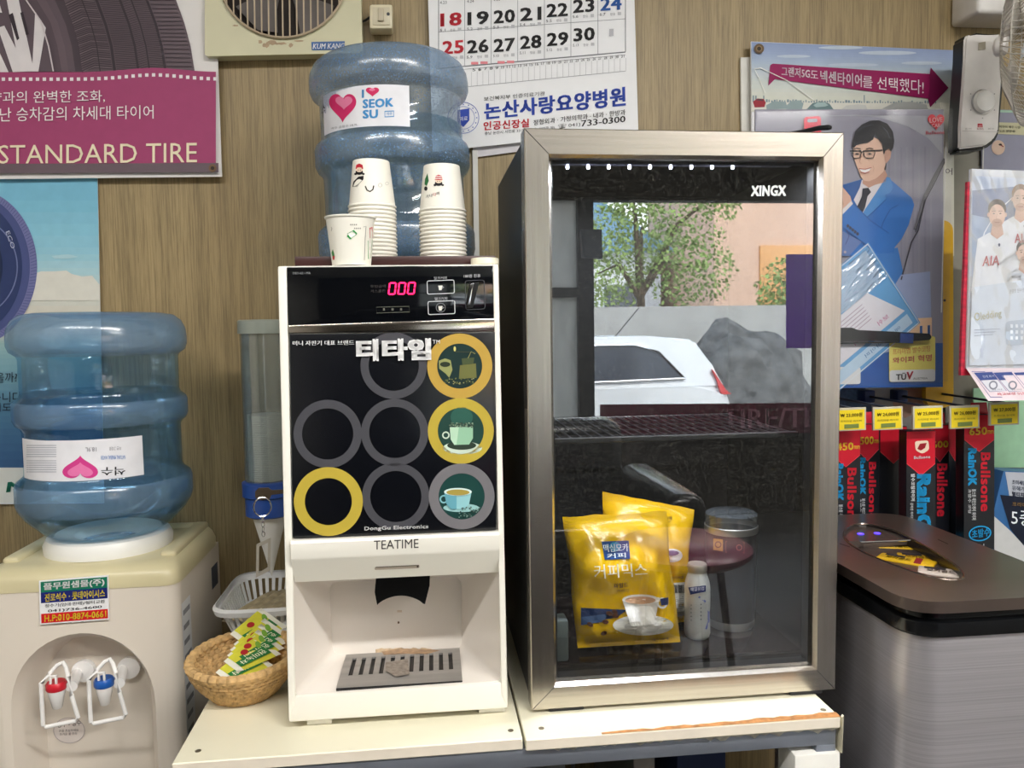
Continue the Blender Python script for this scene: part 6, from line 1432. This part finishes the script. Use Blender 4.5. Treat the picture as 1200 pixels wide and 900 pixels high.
# wall fan
def wall_fan():
    t = thing('wall_fan', U(1150, 175, 1.42), 'white and black wall fan with a round dial on its control box', 'fan')
    Y = 1.36; wh = mat('fan_white', (226, 222, 218), .35)
    z = crop(1080, 0, 3.75)
    bm = B(); prism(bm, [U(*p, Y+.007) for p in z(188, 165, 203, 148, 240, 156, 352, 146, 354, 400, 346, 580, 326, 622, 286, 652, 240, 664, 163, 666, 168, 560, 182, 380)], (0, .034, 0)); bmesh.ops.bevel(bm, geom=bm.edges[:], offset=.004, segments=3, affect='EDGES'); build('housing_back', bm, mat('fan_black', (22, 26, 26), .3), t)
    bm = B(); prism(bm, [U(*p, Y+.05) for p in z(270, 220, 345, 220, 335, 540, 280, 580)], (0, WALL-Y-.051, 0)); build('mount', bm, MATS['fan_black'], t)
    bm = B(); prism(bm, [U(*p, Y) for p in z(192, 165, 205, 150, 240, 160, 352, 148, 352, 300, 340, 575, 318, 612, 280, 640, 165, 655, 172, 560, 186, 380)], (0, .008, 0)); bmesh.ops.bevel(bm, geom=bm.edges[:], offset=.003, segments=3, affect='EDGES'); fp = build('control_face', bm, wh, t)
    c = U(1151.5, 119.5, Y-.001); r = (U(1163.5, 119.5, Y)-U(1151.5, 119.5, Y)).length
    bm = B(); lathe(bm, [(r, 0), (r, .006), (r*.9, .009), (r*.82, .008), (0, .008)], 0, 0, 40, caps=False, axis=Matrix.Translation(c) @ Matrix.Rotation(PI/2, 4, 'X')); dl = build('dial', bm, mat('dial_white', (232, 230, 226), .3), t)
    bm = B(); lathe(bm, [(r*1.1, 0), (r*1.1, .002), (r*.98, .002), (r*.98, 0)], 0, 0, 40, caps=False, axis=Matrix.Translation(c) @ Matrix.Rotation(PI/2, 4, 'X')); build('dial_ring', bm, CHROME, dl)
    bm = B(); slab(bm, sY(Y-.002), z(252, 188, 282, 182, 282, 216, 252, 220), .002, .0004); build('sensor_window', bm, mat('sensor_beige', (176, 168, 150), .3), fp)
    I = Ink(sY(Y), .0004); I.line(z(178, 575, 340, 580), .6, (190, 186, 182), 0)
    I.text('m', [*z(246, 543, 268, 543, 268, 560, 246, 560)], (206, 40, 60), 0, .05); I.text('ROHS', [*z(244, 562, 272, 562, 272, 571, 244, 571)], (150, 60, 70), 0)
    for k in range(5): a = R(150+k*60); I.ell(1151.5+16*math.cos(a), 119.5-19*math.sin(a), .8, .8, (160, 156, 154), 0, 8)
    for x in (205, 305): I.text('회전', [*z(x-14, 562, x+14, 562, x+14, 570, x-14, 570)], (170, 166, 164), 0)
    I.done('dial_marks', fp)
    for x in (1106.5, 1152.5):
        bm = B(); a = U(x+(2 if x < 1120 else 0), 172, Y+.01); tube(bm, [a, a-Vector((.001, 0, .10)), a-Vector((.001, 0, .11 if x > 1120 else .30))], .0011, 6); build('pull_cord', bm, mat('cord_white', (226, 224, 218), .6), t)
    # guard
    C0 = U(1249, 42, 1.15); az = R(42); ax = Vector((math.sin(az), -math.cos(az), -.05)).normalized(); Rr = .136
    sx = ax.cross(Vector((0, 0, 1))).normalized(); sz = sx.cross(ax)
    P = lambda r, a, d: C0+sx*(r*math.cos(a))+sz*(r*math.sin(a))+ax*d
    bm = B(); tube(bm, [P(Rr, 2*PI*k/72, 0) for k in range(72)], .0075, 10, True); build('guard_rim', bm, wh, t)
    bm = B()
    for k in range(90):
        a = 2*PI*k/90
        tube(bm, [P(Rr, a, -.004), P(Rr*1.02, a+.02, -.02), P(Rr*.93, a+.05, -.05), P(Rr*.6, a+.09, -.072), P(Rr*.25, a+.12, -.078)], .0009, 4)
    for r, d in ((Rr*1.02, -.02), (Rr*.93, -.05), (Rr*.6, -.072)): tube(bm, [P(r, 2*PI*k/60, d) for k in range(60)], .0011, 5, True)
    build('guard_back', bm, mat('guard_wire', (206, 200, 190), .4, .2), t)
    bm = B()
    for k in range(72):
        a = 2*PI*k/72; tube(bm, [P(Rr, a, .004), P(Rr*.8, a+.03, .022), P(Rr*.22, a+.08, .032)], .0009, 4)
    build('guard_front', bm, MATS['guard_wire'], t)
    bm = B(); M4 = Matrix.Translation(C0) @ ax.to_track_quat('Z', 'Y').to_matrix().to_4x4(); lathe(bm, [(.0, -.096), (.012, -.095), (.015, -.092), (.015, -.082), (.012, -.078), (0, -.078)], 0, 0, 30, caps=False, axis=M4); build('motor', bm, wh, t)
    for k in range(3):
        a0 = 2*PI*k/3; bm = B(); prism(bm, [P(Rr*q, a0+da, -.03+.02*da) for q, da in ((.15, -.3), (.5, -.55), (.88, -.45), (.9, .1), (.7, .45), (.4, .35), (.15, .3))], ax*.0015); build('blade', bm, mat('fan_blade_clear', (190, 196, 200), .3), t)
    bm = B(); box(bm, U(1155, 10, 1.4).x, U(1250, 10, 1.4).x, 1.42, WALL, U(1160, 15, 1.42).z, U(1160, -60, 1.42).z, .008, 3); build('wall_base', bm, wh, t)
    bm = B(); tube(bm, [(U(1238, -30, 1.36).x, 1.40, U(1238, -30, 1.36).z), C0-ax*.09], .009, 12); build('neck', bm, wh, t)
wall_fan()

def football_pack():
    Y = 1.22; s = sY(Y); z = crop(1100, 180, 3)
    t = thing('football_pack', U(1200, 435, Y), 'silver pack with red edges printed with white shirted footballers', 'pack')
    q = [(1139, 197.5), (1290, 203), (1288, 432), (1132.5, 432)]
    bm = B(); slab(bm, s, q, .008, .001); bx = build('box', bm, mat('pack_silver', (206, 212, 224), .25, .15, var=.06, scale=10), t, 0)
    bm = B(); prism(bm, [U(*p, Y+.004) for p in ((1139, 213), (1134, 213), (1127, 400), (1126, 440), (1152, 440), (1134, 428))], (0, .006, 0)); build('red_edge', bm, mat('pack_red', (206, 40, 66), .5, var=.35, scale=45, stretch=(1, 1, 3)), t, 0)
    I = Ink(s, .0005)
    I.grid([(1140, 206), (1200, 209), (1200, 250), (1138, 250)], (186, 198, 220), 0, 2, 1); I.poly(z(118, 130, 330, 110, 330, 260, 118, 215), (112, 126, 162), 1); I.poly(z(118, 215, 330, 260, 330, 500, 116, 500), (160, 178, 206), 1)
    I.line(z(180, 480, 152, 420, 145, 350, 160, 280, 200, 210, 262, 152), 1.1, (236, 238, 244), 2)
    def player(x, y, k, hair, shirt=(228, 230, 236)):
        p = lambda *a: [(x+a[i]*k, y+a[i+1]*k) for i in range(0, len(a), 2)]
        I.poly(p(-24, 36, -10, 28, 10, 28, 24, 36, 32, 100, -32, 100), shirt, 3); I.poly(p(-6, 18, 6, 18, 8, 30, 0, 36, -8, 30), (206, 166, 148), 4); I.ell(x, y-1.5*k, 11.2*k, 12*k, hair, 5, 24); I.ell(x, y+7*k, 10*k, 14*k, (222, 184, 166), 6, 24); I.ell(x, y+16*k, 6.4*k, 5.4*k, (192, 154, 136), 7, 20)
        for dx in (-10.4, 10.4): I.ell(x+dx*k, y+6*k, 1.8*k, 3*k, (212, 172, 154), 5, 10)
        for dx in (-4, 4): I.ell(x+dx*k, y+4.5*k, 1.4*k, .8*k, (60, 44, 40), 8, 8); I.line(p(dx-2.4, 1.5, dx+2.4, 1.2), .5, (80, 60, 52), 8)
        I.line(p(-3, 15.5, 3, 15.5), .6, (130, 70, 64), 8); I.line(p(0, 5, -1.2, 10.5, 1, 11), .4, (186, 140, 122), 8)
        return p
    player(1196, 228, .92, (120, 84, 60)); p = player(1168.5, 246, .95, (70, 54, 46))
    I.text('AIA', [(1152, 300), (1172, 299), (1171, 311), (1151, 312)], (196, 84, 96), 8, .02); I.text('AIA', [(1189, 274), (1206, 273), (1206, 284), (1189, 285)], (196, 84, 96), 8, .02)
    I.ell(1171, 287, 1.3, 2, (60, 70, 110), 8, 10); I.ell(1201, 265, 1.3, 2, (60, 70, 110), 8, 10)
    pp = player(1200, 292, .8, (40, 34, 34), (214, 220, 230))
    I.text('손흥민 선수단', [(1183, 339), (1200, 337), (1200, 342), (1183, 344)], (90, 96, 120), 9)
    I.poly(z(118, 470, 330, 440, 330, 740, 108, 745), (212, 220, 232), 9)
    for _ in range(0):
        x, y = random.uniform(110, 300), random.choice((random.uniform(460, 520), random.uniform(690, 745), random.uniform(70, 100))); w = random.uniform(8, 26); I.poly(z(x, y, x+w, y-random.uniform(2, 14), x+w*1.6, y+4, x+w*.4, y+random.uniform(6, 14)), random.choice(((240, 244, 250), (150, 170, 208), (226, 232, 242), (190, 204, 226))), 10)
    I.text('Oledding', [*z(125, 560, 220, 548, 222, 580, 128, 598)], (196, 190, 150), 11); 
    for k in range(3): I.line(z(125, 620+k*10, 215-k*12, 616+k*10), .6, (160, 168, 186), 11)
    I.poly(rquad(z(236, 590, 330, 580, 330, 670, 236, 675), 4, 3), (186, 198, 214), 11)
    for k in range(9): I.rect(1184+(k % 3)*6, 380+(k//3)*7, 1187+(k % 3)*6, 384+(k//3)*7, (232, 238, 246), 12)
    I.done('printed_picture', bx)
    wrinkled(s, [(1134, 199), (1285, 204), (1284, 431), (1129, 431)], .006, t, 6)
    z = crop(1120, 380, 7.5)
    f = [U(1132.5, 432, Y-.001), U(1290, 432, Y-.001), U(1300, 467, Y-.05), U(1158, 470, Y-.05)]
    bm = B(); hexa(bm, f+[p+Vector((0, .002, .002)) for p in f]); fl = build('flap', bm, mat('flap_pink_white', (228, 212, 218), .4), t, 0)
    I = Ink(sP(f[0], f[1], f[3]), .0005)
    I.line(z(140, 415, 700, 415, 700, 640, 305, 640), 1, (110, 110, 160), 0, True)
    for dx in (0, 170, 350):
        I.poly(z(160+dx, 425, 320+dx, 420, 372+dx, 486, 215+dx, 492), (64, 80, 138), 1); I.poly(z(215+dx, 494, 374+dx, 488, 446+dx, 585, 300+dx, 592), (214, 214, 222), 1); I.line(z(160+dx, 425, 320+dx, 420, 446+dx, 585, 300+dx, 592), .6, (110, 110, 160), 2, True)
        I.text('안개 제거', [*z(232+dx, 450, 330+dx, 444, 340+dx, 466, 245+dx, 472)], (200, 206, 226), 2); I.ring(*z(330+dx, 535)[0], 5.2, 3.4, (130, 132, 146), 2, 20); I.text('유막', [*z(310+dx, 570, 410+dx, 566, 414+dx, 578, 316+dx, 582)], (130, 132, 146), 2)
    I.text('사고보상 5년간', [*z(355, 602, 640, 594, 650, 618, 372, 626)], (206, 60, 90), 2, .02); I.done('print', fl)
football_pack()

# sheet behind the pegs
s_ = sY(1.462); bm = B(); slab(bm, s_, [(955, 440), (1104, 440), (1104, 560), (955, 560)], .004); o = tag(build('poster', bm, mat('poster_pale', (206, 204, 204), .5), None, 0), 'poster strip with blue denim and a bare arm, behind the peg hooks', 'poster')
I = Ink(s_, .0006); I.poly([(956, 455), (1014, 455), (1022, 478), (1020, 500), (956, 500)], mat('denim', (88, 108, 142), .7, var=.25, scale=160), 0); I.poly([(1050, 455), (1088, 455), (1084, 480), (1060, 490), (1046, 474)], (222, 180, 160), 0); I.done('printed_picture', o)
# pegs with price tags
def peg(i, cx, cy, price, where):
    Yf, Yb = 1.25, 1.44; tip = U(cx, cy-13, Yf+.01); back = Vector((tip.x, Yb, tip.z+.002))
    t = thing('peg_hook', back, f'dark peg hook carrying the yellow price tag that reads {price}', 'hook', 'peg hooks with price tags')
    bm = B(); tube(bm, [back+Vector((0, .02, 0)), back, tip], .0022, 8); build('rod', bm, mat('peg_dark', (36, 42, 60), .4, .4), t)
    bm = B(); box(bm, back.x-.011, back.x+.011, Yb-.004, 1.47, back.z-.012, back.z+.012, .003); build('bracket', bm, mat('peg_blue', (34, 54, 110), .4), t)
    k = [(cx-17.5, cy-13), (cx+17.5, cy-14.5), (cx+17.5, cy+12.5), (cx-17.5, cy+14)]
    bm = B(); slab(bm, sY(Yf), k, .004, .0006); tg = build('tag_holder', bm, mat('tag_holder', (196, 190, 170), .25), t)
    I = Ink(sY(Yf), .0006); I.poly([(cx-15.5, cy-10.5), (cx+15.7, cy-12), (cx+15.7, cy+11), (cx-15.5, cy+12.5)], (246, 218, 40), 0)
    I.text('₩ '+price+'원', [(cx-12.5, cy-7), (cx+13, cy-8.2), (cx+13, cy-3), (cx-12.5, cy-1.8)], (96, 80, 20), 1, .03); I.text('프리미엄 와이퍼', [(cx-12.5, cy+1.2), (cx+12, cy+.2), (cx+12, cy+2.6), (cx-12.5, cy+3.6)], (120, 104, 30), 1)
    I.poly([(cx-8, cy+6), (cx+9, cy+5), (cx+9, cy+10), (cx-8, cy+11)], (120, 136, 70), 1); I.done('price', tg)
for a in enumerate(((997.5, 491.5, '23,000'), (1040.5, 490.5, '24,000'), (1087.5, 489.5, '25,000'), (1130.5, 489), (1177, 485))):
    i, v = a; v = v if len(v) == 3 else (*v, ('26,000', '27,000')[i-3]); peg(i, v[0], v[1], v[2], '')

def wiper_box(x0, x1, y0, y1, Y, kind, size, label, th=.022):
    """tall hanging box: red pointed head, black body; text runs down"""
    s = sY(Y); t = None
    bm = B(); slab(bm, s, [(x0, y0), (x1, y0-.5), (x1, y1), (x0, y1)], th, .0008); o = tag(build('wiper_box', bm, mat('box_black', (22, 24, 30), .3, var=.1), None, 0), label, 'wiper box', 'red and black wiper boxes on the pegs')
    W_ = x1-x0; I = Ink(s, .0005); rd = (204, 20, 44); cy = (30, 160, 220); wt = (236, 238, 240); hd = y0+ (58 if kind == 'big' else 48)*.9
    I.poly([(x0+.6, y0+.8), (x1-.6, y0+.3), (x1-.6, hd-14), ((x0+x1)/2, hd), (x0+.6, hd-14)], rd, 0); I.line([(x0+.6, hd-14), ((x0+x1)/2, hd), (x1-.6, hd-14)], .6, (240, 80, 90), 1)
    T = lambda s_, xa, xb, ya, yb, c, L, b=.02: I.text(s_, [(xb, ya), (xb, yb), (xa, yb), (xa, ya)], c, L, b)
    if kind == 'small':
        I.text(size, [(x0+.18*W_, hd-28), (x0+.76*W_, hd-29), (x0+.76*W_, hd-20), (x0+.18*W_, hd-19)], (250, 206, 60), 2, .035); I.text('mm', [(x0+.78*W_, hd-25), (x0+.97*W_, hd-25), (x0+.97*W_, hd-21), (x0+.78*W_, hd-21)], (250, 206, 60), 2)
        T('Bullsone', x0+.55*W_, x0+.86*W_, hd+1, hd+70, (226, 40, 60), 1, .04); T('RainOK', x0+.14*W_, x0+.42*W_, hd-4, hd+40, cy, 1, .06)
        T('불스원 레인오케이 와이퍼', x0+.26*W_, x0+.40*W_, hd+44, hd+80, wt, 1, .03); T('초발수 코팅', x0+.14*W_, x0+.24*W_, hd+44, hd+72, wt, 1, .02)
        yb = hd+96; I.ell((x0+x1)/2+1, yb, W_*.37, 9, cy, 1, 28, rot=-8); I.ell((x0+x1)/2+1, yb, W_*.33, 7.6, (18, 26, 36), 2, 28, rot=-8); I.text('초발수', [(x0+.26*W_, yb-4), (x0+.84*W_, yb-7), (x0+.84*W_, yb+3), (x0+.26*W_, yb+6)], cy, 3, .04)
        I.text('NO.1', [(x0+.34*W_, yb+13), (x0+.66*W_, yb+12), (x0+.66*W_, yb+16), (x0+.34*W_, yb+17)], wt, 2, .03); I.text('발수와이퍼', [(x0+.4*W_, yb+19), (x0+.96*W_, yb+18), (x0+.96*W_, yb+24), (x0+.4*W_, yb+25)], cy, 2, .03)
    elif kind == 'big':
        I.poly(rquad([(x0+10, y0+12), (x0+26, y0+11), (x0+27, y0+22), (x0+19, y0+27), (x0+11, y0+23)], 3, 3), (236, 214, 190), 2); I.poly([(x0+13, y0+21), (x0+16, y0+15), (x0+24, y0+14), (x0+22, y0+20), (x0+17, y0+23)], (150, 24, 36), 3); I.text('Bullsone', [(x0+9, y0+29.5), (x0+28, y0+28.5), (x0+28, y0+32), (x0+9, y0+33)], wt, 2, .03)
        T('RainOK', x0+.36*W_, x0+.84*W_, hd-2, hd+86, cy, 1, .07); T('발수코팅와이퍼', x0+.16*W_, x0+.30*W_, hd-2, hd+30, wt, 1, .05); T('강력한 하이브리드 와이퍼', x0+.14*W_, x0+.24*W_, hd+32, hd+68, wt, 1, .03)
    elif kind == 'side':
        T('Bullsone', x0+.35*W_, x0+.9*W_, hd+2, hd+64, (206, 36, 56), 1, .04); I.text(size, [(x0+.1*W_, hd-24), (x0+.95*W_, hd-25), (x0+.95*W_, hd-17), (x0+.1*W_, hd-16)], (250, 206, 60), 2, .035)
        yb = hd+92; I.ell((x0+x1)/2, yb, W_*.46, 7, cy, 1, 24); I.text('초', [(x0+.2*W_, yb-4), (x0+.8*W_, yb-5), (x0+.8*W_, yb+4), (x0+.2*W_, yb+5)], (18, 26, 36), 2, .05)
    I.done('print', o)
    bm = B(); slab(bm, sY(Y+th*.4), [(x0+W_*.25, y0-14), (x1-W_*.25, y0-14.5), (x1-W_*.2, y0+1), (x0+W_*.2, y0+1)], .002, .0004); build('hang_tab', bm, mat('tab_red', (206, 30, 52), .4), o)
wiper_box(974, 1008.5, 504, 690, 1.285, 'small', '450', 'wiper box reading 450 mm, next to the fridge')
wiper_box(1003, 1030.5, 497, 690, 1.335, 'small', '500', 'wiper box reading 500 mm, behind the 450 mm one')
wiper_box(1031, 1063, 500, 690, 1.345, 'plain', '', 'plain dark side of a wiper box behind the large RainOK lettering box')
wiper_box(1062, 1096.5, 505, 690, 1.275, 'big', '', 'wiper box with the largest blue RainOK lettering and a red head')
wiper_box(1090, 1112.5, 498, 690, 1.335, 'side', '600', 'wiper box with a narrow face reading 600, behind the large RainOK one')
wiper_box(1110, 1129, 497, 690, 1.385, 'plain', '', 'black box added to fill the dark gap between the 600 and 650 boxes')  # added box, standing in for a dark gap between its neighbours
wiper_box(1129.5, 1165.5, 486, 690, 1.290, 'small', '650', 'wiper box reading 650 mm, farthest from the fridge')
def filter_pack():
    Y = 1.30; s = sY(Y); q = [(1176, 552), (1290, 560), (1290, 660), (1165, 606), (1166, 590)]
    bm = B(); prism(bm, [s(*p) for p in ((1176, 552), (1290, 556), (1290, 700), (1164, 700), (1164, 601))], (0, .04, 0)); o = tag(build('filter_pack', bm, mat('pack_blue', (44, 96, 150), .35, var=.12, scale=8), None, 0), 'blue and grey filter pack standing beyond the 650 mm wiper box', 'pack')
    I = Ink(s, .0005)
    I.poly([(1178, 553), (1290, 557), (1290, 590), (1183, 582)], (176, 180, 190), 0); I.poly([(1172, 580), (1290, 590), (1290, 640), (1200, 640), (1184, 620)], (16, 24, 44), 1); I.poly([(1164, 604), (1184, 622), (1205, 645), (1205, 690), (1164, 690)], (196, 196, 196), 1)
    for k, t_ in enumerate(('초미세먼지', '유해가스', '멀티차단')): I.text(t_, [(1186, 562+k*7), (1206, 564+k*7), (1206, 569.5+k*7), (1186, 567.5+k*7)], (30, 40, 66), 2, .02 if k < 2 else .05)
    I.text('프리미엄', [(1186, 588), (1208, 590), (1208, 595), (1186, 593)], (140, 110, 60), 2, .03); I.text('5중', [(1185, 597), (1211, 600), (1211, 618), (1185, 615)], (236, 240, 244), 2, .01); I.done('print', o)
filter_pack()

# ------------------------------------------------------------------ steel bin with sachets in its opening
def bin_():
    zl = EZ-.325; P = lambda x, y: UZ(x, y, zl)
    x0, x1, y0, y1 = .553, .80, .838, 1.255
    t = thing('waste_bin', ((x0+x1)/2, (y0+y1)/2, 0), 'tall brushed steel waste bin with a dark sensor lid', 'bin')
    H = EZ-.325
    bm = B(); loft(bm, [rring(x0+.012, x1-.008, y0+.012, y1-.012, .045, z, 8) for z in (.02, H-.045)]); build('body', bm, BINST, t)
    bm = B(); loft(bm, [rring(x0+.008, x1-.004, y0+.008, y1-.008, .047, H-.046, 8), rring(x0+.006, x1-.002, y0+.006, y1-.006, .047, H-.042, 8), rring(x0+.006, x1-.002, y0+.006, y1-.006, .047, H-.028, 8), rring(x0+.014, x1-.01, y0+.014, y1-.014, .045, H-.026, 8), rring(x0+.014, x1-.01, y0+.014, y1-.014, .045, H-.016, 8)]); build('collar', bm, mat('bin_black', (16, 17, 19), .2), t)
    # lid with an oval well
    lidm = mat('lid_bronze', (92, 80, 74), .3, .55, var=.06, scale=30)
    wc = [P(*q) for q in ((985, 627), (1000, 612), (1040, 618), (1075, 634), (1118, 660), (1133, 676), (1120, 681), (1088, 676), (1040, 660), (1000, 642))]
    def sm(pts, n=3):
        for _ in range(n):
            o = []
            for a, b in zip(pts, pts[1:]+pts[:1]): o += [a*.75+b*.25, a*.25+b*.75]
            pts = o
        return pts
    well = sm(wc, 2)
    up = [p.copy() for p in well]
    for p in up: p.z = H
    ro = rring(x0, x1, y0, y1, .05, H, 8)
    dn = [Vector((p.x, p.y, H-.022)) for p in up]; cc = sum(dn, Vector())/len(dn); dn = [cc+(p-cc)*.94 for p in dn]
    bm = B(); shell(bm, ro, up, (0, 0, -.014), [dn], 0, 1)
    lid = build('lid', bm, [lidm, mat('well_dark', (58, 52, 50), .25, .4)], t, 30)
    bm = B(); tube(bm, up, .0016, 6, True); build('well_rim', bm, mat('well_rim', (120, 108, 100), .2, .8), lid)
    # raised tray with two blue lamps, steel lip
    fl = sZ(H-.0105); 
    bm = B(); a = [UZ(x, y, H-.004) for x, y in ((988, 627), (1001, 614.5), (1040, 619), (1068, 632), (1012, 634.5), (995, 634))]; prism(bm, a, (0, 0, -.012)); build('sensor_panel', bm, mat('panel_bronze', (104, 92, 86), .22, .5), lid, 0)
    bm = B(); tube(bm, [UZ(1008, 635.5, H-.002), UZ(1072, 633, H-.002)], .0016, 6); build('lip', bm, CHROME, lid)
    for x, y in ((1008.5, 625.5), (1028, 624.8)):
        bm = B(); c = UZ(x, y, H-.0036); lathe(bm, [(.0, c.z+.0008), (.004, c.z+.0006), (.005, c.z)], c.x, c.y, 16, caps=False); build('indicator_lamp', bm, mat('lamp_blue', (70, 50, 255), .3, emit=2.5), lid)
    I = Ink(sZ(H), .0004); 
    for a, b in (((984, 637), (996, 641)), ((1099, 632), (1111, 637.5))): I.line([a, b], .9, (50, 44, 42), 0)
    I.done('joint_line', lid)
    return H
BH = bin_()
def bin_sachet(i, c, L, w, ang, label, col):
    M4 = Matrix.Translation(c) @ Matrix.Rotation(ang, 4, 'Z')
    bm = B(); box(bm, -L/2, L/2, -w/2, w/2, -.0022, .0022, .002, 2, 0)
    for f in bm.faces: f.material_index = 0
    bmesh.ops.transform(bm, matrix=M4, verts=bm.verts[:])
    o = tag(build('coffee_sachet', bm, [mat('sachet_%d' % i, col, .3, var=.15, scale=60)]), label, 'sachet', 'coffee sachets in the bin lid')
    class SI(Ink):
        def P(s, x, y, Lr): return M4 @ Vector((x*L/2, y*w/2, .0026+.0003*Lr))
    I = SI(None)
    I.poly([(-.8, .25), (-.1, .25), (-.1, .8), (-.8, .8)], (44, 40, 46), 0); I.poly([(.35, -.9), (.6, -.9), (.5, .9), (.25, .9)], (140, 30, 40), 0); I.text('모카골드', [(-.7, .2), (.2, .2), (.2, -.6), (-.7, -.6)], (110, 70, 20), 1, .03); I.done('print', o)
yw = (222, 178, 30)
for i, (x, y, ang, lb, col) in enumerate(((1036, 640, -35, 'yellow coffee sachet in the bin opening, closest to the blue lamps', yw), (1058, 642, -20, 'second yellow coffee sachet from the blue lamps in the bin opening', (228, 186, 44)), (1062, 657, -48, 'yellow coffee sachet with a dark corner in the middle of the bin opening', yw), (1084, 655, -30, 'third yellow coffee sachet along the far rim of the bin opening', (214, 168, 30)), (1092, 667, -42, 'red ended coffee sachet in the bin opening', (176, 40, 40)), (1112, 672, -36, 'pale coffee sachet at the end of the bin opening away from the lamps', (214, 200, 190)))):
    c = UZ(x, y, BH-.0185+.0052*(i % 3 == 2)+.0026*(i % 2)); bin_sachet(i, c, .074, .032, R(ang), lb, col)
